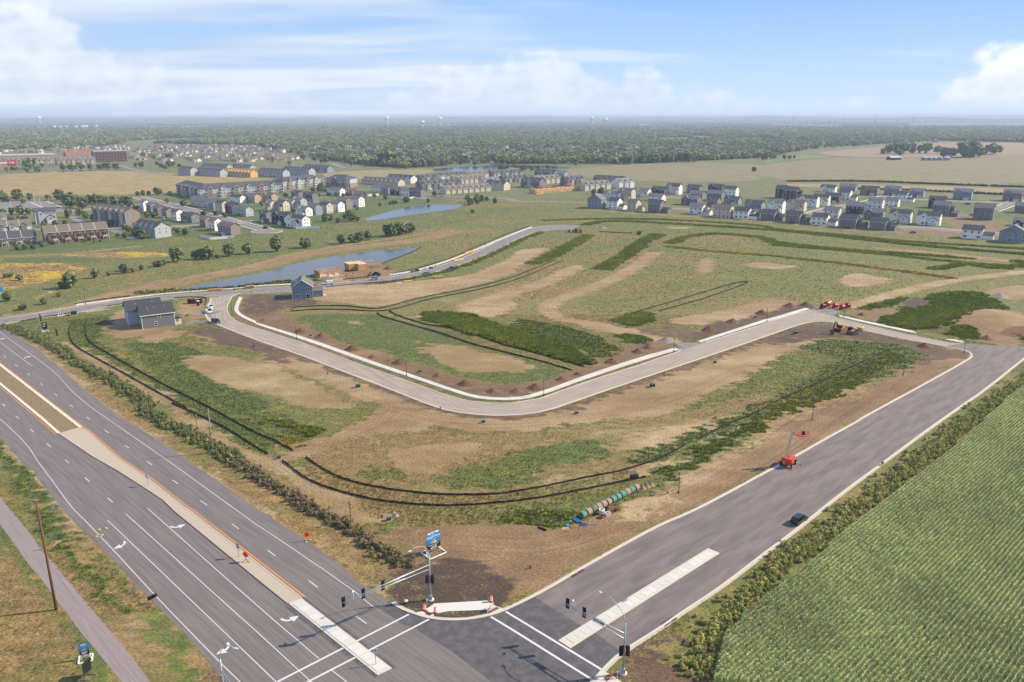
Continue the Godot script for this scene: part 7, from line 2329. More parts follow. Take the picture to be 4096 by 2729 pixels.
func make_woods():
	rng.seed = 77
	var fr := pv(FOREST_FRONT)
	var table := PackedFloat32Array(); table.resize(161)
	for k in 161:
		var a := deg_to_rad(-40.0 + k * 0.5)
		var ray := Vector2(sin(a),-cos(a)) * 9000.0
		var best := 2200.0
		for j in fr.size() - 1:
			var hit = Geometry2D.segment_intersects_segment(Vector2.ZERO, ray, fr[j], fr[j + 1])
			if hit != null: best = hit.length()
		table[k] = best
	var fields := []
	for f in FIELDS: fields.append(pv(f[2]))
	for k in ["pond_far", "pond_far2", "pond_left"]: fields.append(pv(LINES[k]))
	var houses := pv(SCATTER["treehouses"]); var rows := pv(SCATTER["rightrows"]); var far_homes := pv(SCATTER["farhouses"])
	var clear := FastNoiseLite.new(); clear.seed = 12; clear.frequency = 0.0011; clear.fractal_octaves = 3
	var lists := [[],[],[],[]]
	for k in 62000:
		var a := rr(-38.5,38.5)
		var fi := (a + 40.0) / 0.5
		var r0 := lerpf(table[int(fi)], table[int(fi) + 1], fi - int(fi))
		var r := r0 * exp(rng.randf() * log(maxf(6000.0 / r0,1.1)))
		var p := Vector2(sin(deg_to_rad(a)),-cos(deg_to_rad(a))) * r
		if hidden(p, fields): continue
		var among := Geometry2D.is_point_in_polygon(p, houses)
		if among and rng.randf() < 0.80: continue
		if r > 4500.0 and Geometry2D.is_point_in_polygon(p, far_homes) and rng.randf() < 0.8: continue
		if Geometry2D.is_point_in_polygon(p, rows) and rng.randf() < 0.72: continue
		if r > 2800.0 and clear.get_noise_2d(p.x, p.y * 0.5) > 0.34: continue
		var s := rr(8.0,15.0) * (1.0 + maxf(0.0, r - 2500.0) / 4500.0)
		if among: s = minf(s, 11.0)
		lists[rng.randi() % 3].append([p, s, s * rr(1.0,1.35), r])
	for k in 30000:
		var a := rr(-38.5,38.5)
		var r := 5600.0 * exp(rng.randf() * log(14500.0 / 5600.0))
		var p := Vector2(sin(deg_to_rad(a)),-cos(deg_to_rad(a))) * r
		if hidden(p, fields): continue
		if clear.get_noise_2d(p.x * 0.8, p.y * 0.35) > 0.16 and rng.randf() < 0.9: continue
		var s := rr(11.0,17.0)
		lists[3].append([p, s, s * rr(2.2,4.0), r])
	var shades := [Color(0.20,0.235,0.10), Color(0.15,0.20,0.09), Color(0.25,0.265,0.115), Color(0.20,0.23,0.12)]
	for v in 4:
		var mm := MultiMesh.new()
		mm.transform_format = MultiMesh.TRANSFORM_3D
		mm.use_colors = true
		mm.mesh = crown_mesh("wood%d" % v, 500 + v, Vector3(0.44,1,0.44),0.04,26,7,0.125)
		mm.instance_count = lists[v].size()
		for k in lists[v].size():
			var e: Array = lists[v][k]
			var y := -0.1 if e[3] < 5200.0 else -2.2
			mm.set_instance_transform(k, Transform3D(Basis(Vector3.UP, rng.randf() * TAU).scaled(Vector3(e[2], e[1], e[2])),Vector3(e[0].x, y, e[0].y)))
			var j := rr(0.72,1.3)
			var c: Color = shades[v]
			var warm := 1.0 + (0.9 if rng.randf() < 0.02 else rr(-0.1,0.15))
			mm.set_instance_color(k, Color(c.r * j * warm, c.g * j, c.b * j))
		var o := MultiMeshInstance3D.new()
		o.multimesh = mm
		o.material_override = leaf_mat("wood_leaf", Color.WHITE)
		put(o, "woodland", null)
		tag(o, ["dense green woodland behind the neighbourhoods", "darker trees mixed through the woodland behind the neighbourhoods", "lighter trees mixed through the woodland behind the neighbourhoods", "hazy blue-green belts of trees towards the horizon"][v], "woodland")
		o.set_meta("kind", "stuff")

func hidden(p: Vector2, polys: Array) -> bool:
	for q in polys:
		if Geometry2D.is_point_in_polygon(p, q): return true
	return false

# ------------------------------------------------------------------ plants
func tuft_mesh(key: String, seed_: int, blades: int, spread: float, lean: float, width: float) -> Mesh:
	if shared.has(key): return shared[key]
	var r := RandomNumberGenerator.new(); r.seed = seed_
	var st := SurfaceTool.new(); st.begin(Mesh.PRIMITIVE_TRIANGLES)
	for b in blades:
		var a := r.randf() * TAU
		var p := Vector3(cos(a),0, sin(a)) * spread * sqrt(r.randf())
		var t := Vector3(cos(a) * lean * r.randf() + r.randfn() * 0.1, r.randf_range(0.6,1.0), sin(a) * lean * r.randf() + r.randfn() * 0.1)
		var side := Vector3(-sin(a + r.randf()),0, cos(a + r.randf())) * width * r.randf_range(0.6,1.3)
		var c := r.randf_range(0.8,1.2)
		st.set_color(Color(c, c, c))
		for q in [p - side, p + side, p + t * 0.6 + side * 0.9, p - side, p + t * 0.6 + side * 0.9, p + t * 0.6 - side * 0.9, p + t * 0.6 - side * 0.9, p + t * 0.6 + side * 0.9, p + t]:
			st.add_vertex(q)
	shared[key] = st.commit()
	return shared[key]

func corn_mesh(seed_: int) -> Mesh:
	var r := RandomNumberGenerator.new(); r.seed = seed_
	var st := SurfaceTool.new(); st.begin(Mesh.PRIMITIVE_TRIANGLES)
	var put3 := func(a: Vector3, b: Vector3, c: Vector3, col: Color):
		st.set_color(col)
		for q in [a, b, c]:
			st.add_vertex(q)
	var green := Color(0.235,0.29,0.09)
	for k in 3:
		var a := TAU * k / 3.0
		var d := Vector3(cos(a),0, sin(a)) * 0.018; var e := Vector3(cos(a + 2.1),0, sin(a + 2.1)) * 0.018
		put3.call(d, e, Vector3(0,2.1,0), Color(0.12,0.15,0.05))
	var turn := r.randf() * PI
	for k in 9:
		var y := 0.35 + k * 0.2
		var a := turn + (PI if k % 2 == 0 else 0.0) + r.randf_range(-0.5,0.5)
		var d := Vector3(cos(a),0, sin(a)); var s := Vector3(-d.z, 0, d.x) * 0.06
		var l := 0.66 if k < 6 else 0.5
		var p0 := Vector3(0, y, 0); var p1 := p0 + d * l * 0.5 + Vector3(0, l * 0.42,0); var p2 := p0 + d * l + Vector3(0, l * (0.12 if k < 5 else 0.3),0)
		var col := green * r.randf_range(0.75,1.35)
		if k < 2: col = Color(0.25,0.21,0.09)
		put3.call(p0 - s * 0.5, p0 + s * 0.5, p1 + s, col); put3.call(p0 - s * 0.5, p1 + s, p1 - s, col)
		put3.call(p1 - s, p1 + s, p2, col)
	for k in 5:
		var a := TAU * k / 5.0
		var d := Vector3(cos(a),0, sin(a))
		var s := Vector3(-d.z, 0, d.x) * 0.045
		put3.call(Vector3(0,2.05,0) - s, Vector3(0,2.05,0) + s, Vector3(0,2.42,0) + d * 0.16, Color(0.70,0.64,0.42))
	return st.commit()

func multi(called: String, label: String, category: String, mesh: Mesh, m: Material, buf: PackedFloat32Array, n: int):
	var mm := MultiMesh.new()
	mm.transform_format = MultiMesh.TRANSFORM_3D
	mm.use_colors = true
	mm.mesh = mesh
	mm.instance_count = n
	mm.buffer = buf
	var o := MultiMeshInstance3D.new()
	o.multimesh = mm
	o.material_override = m
	put(o, called, null)
	tag(o, label, category)
	o.set_meta("kind", "stuff")

func add_copy(buf: PackedFloat32Array, p: Vector3, s: float, h: float, turn: float, c: Color):
	var cs := cos(turn) * s; var sn := sin(turn) * s
	buf.append_array([cs, 0, sn, p.x, 0, h, 0, p.y, -sn, 0, cs, p.z, c.r, c.g, c.b, 1.0])

func lin(b: int) -> float:
	return pow(b / 255.0,2.2)

func plant_mask(map: Dictionary) -> PackedByteArray:
	var im := Image.create(map.half, map.half, false, Image.FORMAT_L8)
	im.fill(Color8(255,0,0))
	var rect: Rect2 = map.rect
	var k := Vector2(map.half / rect.size.x, map.half / rect.size.y)
	var cut := []
	var su := pv(LINES["st_upper"]); var sf := pv(LINES["st_far"])
	var o := su.duplicate()
	for j in range(1, sf.size()): o.append(sf[j])
	cut.append(cat(o, pv(LINES["st_lower"])))
	cut.append(cat(pv(LINES["hwy_near_edge"]), pv(LINES["hwy_far_edge"])))
	cut.append(PackedVector2Array([Vector2(-75,-115),Vector2(-40,-125),Vector2(-17,-122),Vector2(-14,-116),Vector2(2,-117),Vector2(18,-105),Vector2(10,-75),Vector2(-50,-75)]))
	cut.append(cat(pv(LINES["trail_l"]), pv(LINES["trail_r"])))
	cut.append(cat(pv(LINES["front_lo"]), pv(LINES["front_hi"])))
	cut.append(cat(pv(LINES["loop_out"]), pv(LINES["loop_in"])))
	for w in ["walk_a", "walk_b", "walk_c", "walk_d", "fwalk", "fwalk2"]: cut.append(cat(pv(LINES[w + "_lo"]), pv(LINES[w + "_hi"])))
	for w in ["pond_site", "pond_mid", "pond_right"]: cut.append(smooth_ring(pv(LINES[w])))
	for l in ["loop_out", "st_upper", "st_lower", "front_lo", "front_hi", "hwy_near_edge", "hwy_far_edge", "walk_a_hi", "walk_b_hi", "walk_c_hi"]: cut.append(stroke_poly(pv(LINES[l]),1.1))
	for s in STREETS: cut.append(stroke_poly(pv(s[2]), s[1] + 5.0))
	cut.append(PackedVector2Array([Vector2(-158,-309),Vector2(-136,-312),Vector2(-136,-330),Vector2(-158,-330)]))
	cut.append(PackedVector2Array([Vector2(-107,-360),Vector2(-88,-362),Vector2(-88,-376),Vector2(-107,-376)]))
	for h in HOUSES:
		var c := Vector2(h[0], h[1]); var u: Vector2 = Vector2(h[2], h[3]) * (h[4] / 2 + 1.0); var v: Vector2 = Vector2(-h[3], h[2]) * (h[5] / 2 + 1.5)
		cut.append(PackedVector2Array([c - u - v, c + u - v, c + u + v, c - u + v]))
	for c in cut: raster(im, c, 0, rect.position, k)
	return im.get_data()

func make_plants():
	rng.seed = 5150
	var grass_m := leaf_mat("grass_leaf", Color.WHITE)
	var tuft := tuft_mesh("tuft", 1,11,0.5,0.5,0.055)
	var weed := tuft_mesh("weed", 2,20,0.42,0.45,0.085)
	var clump := tuft_mesh("clump", 3,16,0.6,0.35,0.16)
	for pass_ in 2:
		var map: Dictionary = near_map if pass_ == 0 else mid_map
		var rect: Rect2 = map.rect
		var half: int = map.half; var size: int = map.size
		var mask := plant_mask(map)
		var rgb: PackedByteArray = map.rgb; var veg: PackedByteArray = map.veg; var tall: PackedByteArray = map.tall
		var low := PackedFloat32Array(); var high := PackedFloat32Array()
		var nl := 0; var nh := 0
		for k in (900000 if pass_ == 0 else 900000):
			var u := rng.randf(); var v := rng.randf()
			if pass_ == 0: v = 1.0 - pow(v, 1.25)
			var x := rect.position.x + u * rect.size.x; var z := rect.position.y + v * rect.size.y
			if absf(x) > 0.66 * (23.4 - z * 0.96) + 4.0: continue
			var hx := int(u * half); var hy := mini(half - 1, int(v * half))
			var h := hy * half + hx
			if mask[h] < 128 or veg[h] < 90: continue
			var t := tall[h] / 255.0 * 2.0
			if t < 0.07: continue
			if t < 0.5 and rng.randf() > (0.25 + t * 1.1 if pass_ == 0 else 0.06 + 0.25 * t): continue
			var i := (mini(size - 1, int(v * size)) * size + mini(size - 1, int(u * size))) * 3
			var j := rr(0.8,1.3)
			var c := Color(lin(rgb[i]) * j, lin(rgb[i + 1]) * j * rr(0.96,1.08), lin(rgb[i + 2]) * j * 0.9)
			var y := height(x, z)
			if t >= 0.5:
				add_copy(high, Vector3(x, y, z), rr(0.6,1.1) * (0.8 if pass_ == 0 else 1.1), t * rr(0.5,1.1), rng.randf() * TAU, Color(c.r * rr(1.6,2.8), c.g * rr(1.6,2.1), c.b * 1.7)); nh += 1
			else:
				add_copy(low, Vector3(x, y, z), rr(0.5,1.0) * (0.5 if pass_ == 0 else 0.4), maxf(0.14, t) * rr(0.6,1.2), rng.randf() * TAU, c); nl += 1
		print("plants ", pass_, " ", nl, " ", nh, " ", Time.get_ticks_msec())
		multi("grass", ["short dry and green grass over the building site", "grass of the meadows behind the site"][pass_], "grass", tuft if pass_ == 0 else clump, grass_m, low, nl)
		multi("tall_weeds", ["tall green weeds in strips and clumps over the building site", "tall weeds and reeds in rows across the meadows"][pass_], "weeds", weed if pass_ == 0 else clump, grass_m, high, nh)
	make_hedges()
	make_corn()

func make_hedges():
	rng.seed = 99
	var bush := crown_mesh("bushy", 800,Vector3(0.62,1,0.62),0.0,40,9,0.085)
	var bush2 := crown_mesh("bushy2", 801,Vector3(0.55,1,0.55),0.0,34,9,0.08)
	var sets := [
		["roadside_thicket", "dense dark green thicket of weeds along the far side of the highway", HEDGE_GREEN, 4.2,1.25,1.7,[Color(0.20,0.225,0.085), Color(0.15,0.185,0.07), Color(0.30,0.28,0.11)], bush],
		["dry_thicket", "brown dry thicket of seed heads along the highway near the corner", HEDGE_BROWN, 3.4,1.2,1.7,[Color(0.28,0.205,0.125), Color(0.22,0.165,0.10), Color(0.33,0.25,0.16), Color(0.12,0.135,0.05)], bush2],
		["corn_edge_thicket", "yellow-green thicket between the cross street and the corn", HEDGE_CORN, 5.6,1.15,1.9,[Color(0.46,0.44,0.12), Color(0.34,0.36,0.11), Color(0.48,0.36,0.15), Color(0.24,0.28,0.10), Color(0.50,0.47,0.14)], bush],
		["pond_reeds", "dark green reeds along the near shore of the long pond", HEDGE_POND, 2.0,1.3,1.3,[Color(0.05,0.075,0.026), Color(0.075,0.095,0.035)], bush2],
		["crop_border", "dark upright crop border rows across the far right field", HEDGE_FIELD, 5.0,2.6,0.55,[Color(0.075,0.09,0.035), Color(0.06,0.075,0.03)], bush]]
	for s in sets:
		var buf := PackedFloat32Array(); var n := 0
		for line in s[2]:
			var p := resample(smooth(pv(line),2),1.0 / s[5] * 0.9)
			for q in p:
				for j in (3 if s[3] < 3.0 else 7):
					var x: float = q.x + rng.randfn() * s[3] * 0.3; var z: float = q.y + rng.randfn() * s[3] * 0.27
					var c: Color = s[6][rng.randi() % s[6].size()] * rr(0.8,1.2)
					var h: float = s[4] * (0.3 + 0.85 * pow(rng.randf(),1.6))
					add_copy(buf, Vector3(x, height(x, z) - 0.05, z), h * rr(0.55,1.1), h, rng.randf() * TAU, Color(c.r, c.g, c.b)); n += 1
		multi(s[0], s[1], "weeds", s[7], leaf_mat("grass_leaf", Color.WHITE), buf, n)

func make_corn():
	rng.seed = 321
	var poly := pv(CORN)
	var dir := Vector2(0.735,-0.678).normalized()
	var side := Vector2(-dir.y, dir.x)
	var bufs := [PackedFloat32Array(), PackedFloat32Array(), PackedFloat32Array()]
	var n := [0,0,0]
	var drift := FastNoiseLite.new(); drift.seed = 3; drift.frequency = 0.03
	var org := poly[0]
	for row in range(-60,300):
		var off := row * 0.76
		for k in range(-120,900):
			var p := org + side * off + dir * (k * 0.21 + rr(-0.06,0.06))
			if absf(p.x) > 0.66 * (23.4 - p.y * 0.96) + 5.0: continue
			if not Geometry2D.is_point_in_polygon(p, poly): continue
			p += side * (rng.randfn() * 0.05)
			var v := rng.randi() % 3
			var t := 1.0 + 0.3 * drift.get_noise_2d(p.x, p.y) + rr(-0.45,0.45)
			add_copy(bufs[v],Vector3(p.x, -0.02, p.y), rr(0.85,1.1), rr(0.86,1.06), rng.randf() * TAU, Color(t * rr(0.85,1.1), t, t)); n[v] += 1
	print("corn ", n, " ", Time.get_ticks_msec())
	for v in 3:
		multi("corn", ["tasselled green corn standing in rows at the lower right", "corn plants of the same rows with other leaves at the lower right", "corn plants filling the same rows at the lower right"][v], "corn", corn_mesh(70 + v), leaf_mat("grass_leaf", Color.WHITE), bufs[v], n[v])

# ------------------------------------------------------------------ measured plan (x, z in metres)
const LINES := {
"hwy_near_edge":[-176.1,-230.4,-139.5,-195.5,-124.1,-179.9,-115.7,-172.5,-115.6,-171.6,-104.3,-159.6,-96.0,-151.2,-90.7,-146.1,-75.0,-131.2,-64.8,-121.0,-55.2,-111.9,-49.7,-106.1,-46.0,-102.0,-41.1,-97.3,-34.3,-90.8],
"hwy_far_edge":[-279.9,-374.3,-212.3,-310.2,-179.5,-279.9,-141.3,-238.6,-112.1,-208.0,-112.7,-209.3,-93.3,-191.5,-57.1,-155.6,-42.0,-141.7,-31.9,-131.2,-29.9,-128.2,-21.6,-120.7],
"near_white":[-184.0,-241.9,-148.0,-208.9,-129.6,-191.1,-120.1,-179.9,-107.5,-166.1,-98.8,-156.3,-90.5,-148.4,-73.4,-131.2,-65.3,-123.0,-47.3,-105.3,-42.2,-100.5,-37.4,-95.9],
"turn_a":[-87.7,-150.4,-41.0,-104.8,-36.6,-100.5,-31.6,-95.5],
"turn_b":[-85.1,-153.2,-43.5,-112.7,-33.7,-103.0,-31.2,-100.5,-26.8,-96.1],
"turn_c":[-81.4,-155.7,-45.8,-120.0,-31.1,-105.7],
"turn_d":[-28.5,-103.0,-25.7,-100.5,-22.2,-97.2],
"far_white":[-247.8,-342.8,-207.2,-302.1,-157.8,-253.3,-141.9,-234.4,-130.2,-221.7,-116.1,-208.0,-89.4,-182.5,-54.9,-148.6,-54.9,-148.7,-30.4,-125.7,-24.7,-119.4],
"far_taper":[-198.2,-288.0,-168.7,-258.7],
"med_near":[-208.0,-277.8,-167.2,-239.2,-134.9,-208.0,-125.0,-198.1,-107.9,-183.2,-97.4,-174.9,-87.7,-166.7,-79.5,-159.6,-74.5,-154.2,-48.6,-128.7,-40.1,-120.4],
"med_far":[-227.0,-305.5,-180.0,-259.3,-127.1,-208.0,-121.3,-202.4,-118.0,-199.7,-100.8,-181.9,-88.3,-170.7,-72.9,-155.6,-71.3,-154.2,-50.2,-133.8,-38.2,-122.0],
"med_split":[-124.9,-198.3,-121.0,-201.8],
"island_h":[-40.1,-120.4,-38.2,-122.0,-19.0,-103.4,-21.0,-101.8],
"patch_h1":[-38.2,-122.2,-37.7,-122.3,-18.3,-103.6,-19.0,-103.2],
"patch_h2":[-40.6,-119.6,-40.1,-120.4,-21.0,-101.7,-21.3,-101.2],
"cw_h1":[-18.1,-117.3,-36.4,-100.3,-41.3,-95.7],
"cw_h2":[-14.4,-115.9,-31.7,-100.3,-36.5,-95.9],
"dash_near":[-175.7,-240.2,-174.0,-238.6,-164.9,-230.4,-163.0,-228.6,-154.6,-220.9,-152.9,-218.9,-155.1,-221.0,-153.0,-219.0,-145.0,-211.2,-142.7,-209.1,-134.7,-201.2,-132.5,-199.1,-124.3,-191.2,-122.1,-189.1,-113.9,-181.1,-111.6,-179.0,-103.4,-170.9,-101.2,-168.8,-92.7,-160.5,-90.5,-158.4],
"dash_far":[-195.5,-279.9,-193.7,-278.1,-186.1,-270.7,-183.7,-268.3,-175.4,-260.3,-173.2,-258.1,-165.0,-250.1,-163.0,-248.2,-154.8,-240.1,-152.7,-238.1,-144.4,-230.2,-142.4,-228.2,-134.2,-220.3,-132.0,-218.3,-123.9,-210.4,-121.8,-208.4,-113.5,-200.4,-111.4,-198.4,-103.0,-190.2,-100.9,-188.3,-92.4,-180.0,-90.3,-178.0,-81.7,-169.7,-79.5,-167.6,-71.0,-159.3,-68.7,-157.2,-60.1,-148.7,-57.9,-146.6,-49.3,-138.3,-47.1,-136.1,-38.3,-127.6,-36.1,-125.4,-27.3,-116.8,-25.1,-114.7],
"st_upper":[-21.6,-120.7,-20.0,-119.1,-17.3,-117.5,-14.3,-116.1,-10.4,-115.6,-6.7,-116.0,-2.9,-117.4,0.0,-119.4,6.0,-124.3,13.4,-131.5,19.6,-137.3,26.5,-143.6,33.0,-149.2,38.2,-152.7,47.2,-160.2,63.0,-174.3,67.5,-178.0,83.6,-192.9,101.9,-209.3,100.0,-208.0,119.7,-225.5,138.6,-242.4,164.3,-265.7,168.2,-269.9,170.0,-274.3,169.6,-278.5,164.5,-282.8],
"st_lower":[9.0,-96.8,12.6,-100.5,14.2,-103.0,17.7,-107.2,26.1,-114.2,28.2,-116.3,38.2,-125.0,46.8,-133.4,51.5,-138.1,51.5,-138.0,62.2,-148.4,77.5,-163.9,90.9,-176.7,118.0,-202.8,141.4,-224.6,151.9,-234.4,184.8,-267.0,218.0,-298.9],
"st_far":[164.5,-282.8,173.6,-286.5,185.0,-283.8,194.9,-282.8,218.0,-298.9],
"new_joint":[-23.7,-119.2,-18.8,-114.6,-16.2,-113.0,-9.8,-107.4,-5.2,-102.5,-3.4,-100.5,-0.1,-96.4],
"paving_joint":[4.2,-122.3,11.9,-114.2,14.0,-112.3,17.9,-107.4],
"island_s":[7.7,-110.2,39.7,-138.9,41.6,-137.1,9.6,-108.2],
"cw_s1":[-1.1,-118.1,0.0,-117.0,14.1,-103.2],
"cw_s2":[-3.7,-116.6,0.0,-113.1,12.7,-100.6],
"trail_l":[-123.8,-162.8,-109.6,-148.4,-93.4,-132.1,-90.2,-129.3,-74.7,-113.9,-60.5,-100.5,-53.5,-93.8],
"trail_r":[-132.2,-175.5,-117.4,-160.7,-103.4,-147.0,-91.6,-135.3,-74.2,-118.4,-61.8,-106.4,-56.1,-100.5,-49.5,-93.8],
"loop_out":[-145.7,-364.8,-142.9,-357.9,-140.5,-347.0,-135.3,-330.7,-129.5,-320.3,-123.5,-314.1,-100.1,-291.0,-77.9,-271.6,-57.9,-252.1,-38.4,-233.4,-24.8,-219.8,-17.8,-214.4,-8.1,-211.4,0.0,-211.4,9.7,-214.4,23.8,-227.4,43.6,-245.2,71.3,-269.6,102.0,-297.3,118.1,-312.3,127.6,-319.4,135.0,-319.4,137.7,-315.8,144.3,-304.6,152.5,-294.1,164.5,-282.8],
"loop_in":[-134.8,-374.3,-136.0,-367.1,-132.3,-351.3,-129.1,-340.7,-123.6,-328.8,-117.1,-319.4,-105.7,-308.8,-82.5,-288.7,-56.2,-262.5,-34.2,-241.9,-22.5,-230.4,-13.5,-223.6,-5.1,-221.5,0.0,-221.7,8.4,-225.5,25.1,-241.9,46.1,-260.6,61.9,-275.7,63.4,-278.1,63.1,-288.0,72.3,-287.7,74.9,-288.0,108.5,-317.6,122.2,-330.7,135.1,-339.7,139.9,-345.9,151.1,-342.8,141.8,-330.7,141.8,-325.9,148.4,-314.1,157.8,-300.5,169.8,-286.5,173.4,-286.2],
"walk_a_lo":[-107.6,-314.9,-78.0,-288.0,-52.5,-263.1,-30.8,-243.0,-17.3,-230.4,-10.2,-225.0,0.0,-224.0,6.8,-226.4,25.4,-245.2,46.8,-265.0,63.1,-278.5],
"walk_a_hi":[-108.6,-318.0,-79.2,-292.6,-53.2,-267.0,-31.2,-246.3,-15.6,-231.4,-8.6,-226.9,0.0,-226.1,6.8,-229.4,25.8,-249.2,47.5,-269.6,61.2,-280.2],
"walk_b_lo":[73.0,-287.7,109.4,-320.3,109.1,-319.4,135.1,-341.7],
"walk_b_hi":[72.6,-289.8,110.8,-325.0,110.5,-323.9,134.1,-344.2],
"walk_c_lo":[143.1,-327.8,149.8,-317.3,163.7,-299.2,174.6,-286.8],
"walk_c_hi":[143.9,-331.1,151.2,-320.3,165.2,-302.1,175.3,-289.5],
"walk_d_lo":[-132.3,-367.1,-129.0,-351.3,-125.2,-338.7,-119.4,-328.8,-107.9,-315.8],
"walk_d_hi":[-130.2,-364.8,-126.5,-349.1,-123.8,-339.7,-118.6,-330.7,-109.4,-320.3],
"front_lo":[-222.6,-305.5,-214.7,-314.1,-209.8,-320.9,-195.3,-332.7,-186.4,-346.5,-178.6,-353.5,-163.0,-363.6,-148.0,-366.7,-134.6,-373.9,-126.6,-374.8,-110.3,-378.1,-95.2,-387.8,-73.9,-399.6,-66.5,-403.2,-55.1,-413.3,-40,-433,-26,-461,-11,-500,0,-538,12,-577,32,-601,45,-601],
"front_hi":[-229.6,-315.8,-222.3,-325.9,-213.8,-330.7,-200.6,-347.0,-182.3,-361.3,-168.1,-370.7,-134.9,-381.3,-130.3,-386.5,-113.8,-390.9,-99.8,-395.5,-89.0,-400.4,-75.8,-410.4,-66.8,-416.3,-55,-426,-42,-449,-33,-467,-21,-504,0,-580,16,-610,30,-626,49,-626,54,-616],
"fwalk_lo":[-201.5,-348.7,-183.6,-364.1,-169.7,-374.3,-136.6,-386.5,-131.8,-390.9,-115.1,-395.5],
"fwalk_hi":[-203.4,-351.3,-184.8,-366.4,-170.5,-376.3,-137.3,-388.3,-132.5,-393.3,-115.7,-397.7],
"fwalk2_lo":[-67,-420,-55,-430,-42,-454,-31,-482,0,-570,16,-613],
"fwalk2_hi":[-68,-423,-56,-433,-43,-458,-31,-487,0,-579,16,-619],
"pond_site":[-172.1,-381.3,-160.8,-400.4,-143,-426,-137,-437,-128,-461,-102,-495,-76,-510,-62,-517,-65,-495,-74,-472,-79,-453,-90,-433,-107,-427,-115.3,-417.8,-117.0,-404.7,-134.3,-399.1,-138.1,-390.9,-160.0,-383.9],
"pond_mid":[-129,-660,-119,-698,-109,-741,-92,-776,-60,-783,-47,-769,-53,-741,-66,-723,-92,-692,-115,-654],
"pond_far":[-141,-1291,-112,-1355,-20,-1423,0,-1404,-10,-1305,-69,-1247],
"pond_far2":[-6,-1423,49,-1417,105,-1361,87,-1327,36,-1305,0,-1361],
"pond_left":[-736,-1265,-740,-1299,-685,-1310,-672,-1278,-713,-1233],
"pond_right":[276,-873,286,-885,293,-877,285,-867,272,-855]}
const FENCES := {
"outer roadside":[-187.7,-323.1,-184.1,-312.3,-181.0,-305.5,-173.5,-292.6,-165.9,-282.1,-152.8,-269.6,-141.8,-259.3,-128.0,-246.3,-109.3,-228.4,-93.2,-213.6,-107.6,-224.6,-92.9,-212.7,-79.3,-201.2,-67.6,-188.6,-63.2,-184.6],
"inner roadside":[-183.5,-325.0,-178.2,-312.3,-166.9,-292.6,-160.9,-285.0,-148.2,-272.3,-126.4,-250.9,-108.0,-233.4,-92.1,-218.9,-84.6,-211.8,-97.9,-224.6,-82.1,-209.3,-70.6,-198.1,-64.5,-193.6,-57.2,-186.6],
"outer corner":[-58.4,-180.6,-54.2,-175.5,-50.1,-170.7,-45.2,-166.7,-39.3,-163.1,-33.7,-160.4,-28.5,-158.6,-20.9,-157.1,-14.7,-156.6,-8.7,-157.1,0.0,-158.6,7.5,-160.7,17.9,-165.0,26.0,-168.4,32.4,-171.0],
"inner corner":[-52.9,-182.5,-47.4,-176.1,-42.3,-171.3,-37.8,-168.4,-32.1,-165.8,-26.8,-164.2,-19.0,-162.3,-11.4,-161.8,-5.1,-161.9,0.0,-163.1,7.7,-166.1,18.4,-171.0,26.8,-174.3,31.2,-177.1,37.4,-181.2,46.3,-190.4],
"weedy strip":[50.7,-194.4,62.0,-205.6,65.8,-208.1,76.9,-218.1,81.3,-223.6,91.8,-232.4,102.4,-241.9,114.3,-253.3,126.6,-264.4,141.1,-277.8],
"short stub":[34.6,-173.1,39.4,-177.4],
"meadow upper":[-99.8,-339.7,-100.7,-344.9,-88.0,-348.0,-72.8,-347.0,-62.8,-341.1,-57.4,-344.9,-44.8,-364.8,-19.6,-387.0,0.0,-412.5,13,-440,27,-468],
"meadow lower":[-99.1,-337.2,-91.2,-340.7,-76.5,-341.1,-60.5,-336.6,-52.0,-341.7,-39.3,-362.5,-19.3,-379.3,0.0,-403.2,12,-425,31,-466],
"block left":[-60.1,-335.6,-57.8,-328.8,-49.0,-320.3,-33.5,-305.5,-19.2,-288.7,0.0,-272.3,9.7,-264.4,20.6,-253.3],
"block right":[-55.2,-338.7,-51.4,-330.7,-39.4,-317.6,-28.3,-307.1,-8.6,-288.0,0.0,-281.4,11.9,-270.9,25.1,-257.5],
"trench upper":[52.0,-332.7,70.9,-351.3,90.8,-371.9,121.0,-403.2,124.2,-400.4],
"trench lower":[65.9,-337.6,87.6,-357.9,109.5,-381.8,123.0,-398.2],
"street left":[-209.6,-319.1,-203.7,-326.5,-196.1,-334.2],
"bank left":[-203.9,-351.3,-197.3,-360.2,-185.6,-368.3],
"pond edge":[-186.3,-373.1,-168.8,-378.6,-137.3,-388.3,-133.0,-395.0,-116.2,-399.6],
"lot corner":[-186.6,-347.0,-178.6,-353.5],
"driveway corner":[-162.7,-364.1,-148.9,-366.4,-145.7,-361.3,-142.3,-349.1],
"street mid":[-95.2,-387.8,-77.1,-398.2,-63.4,-401.8,-54.8,-411.3],
"frame yard":[-90.5,-407.5,-83.8,-412.5,-77.8,-414.8],
"street upper":[-67,-423,-56,-436,-43,-461,-37,-475,-32,-493,-19,-532,0,-588,16,-618],
"pond bank":[-79,-454,-71,-476,-61,-515],
"far grass":[66,-589,78,-583,90,-580]}
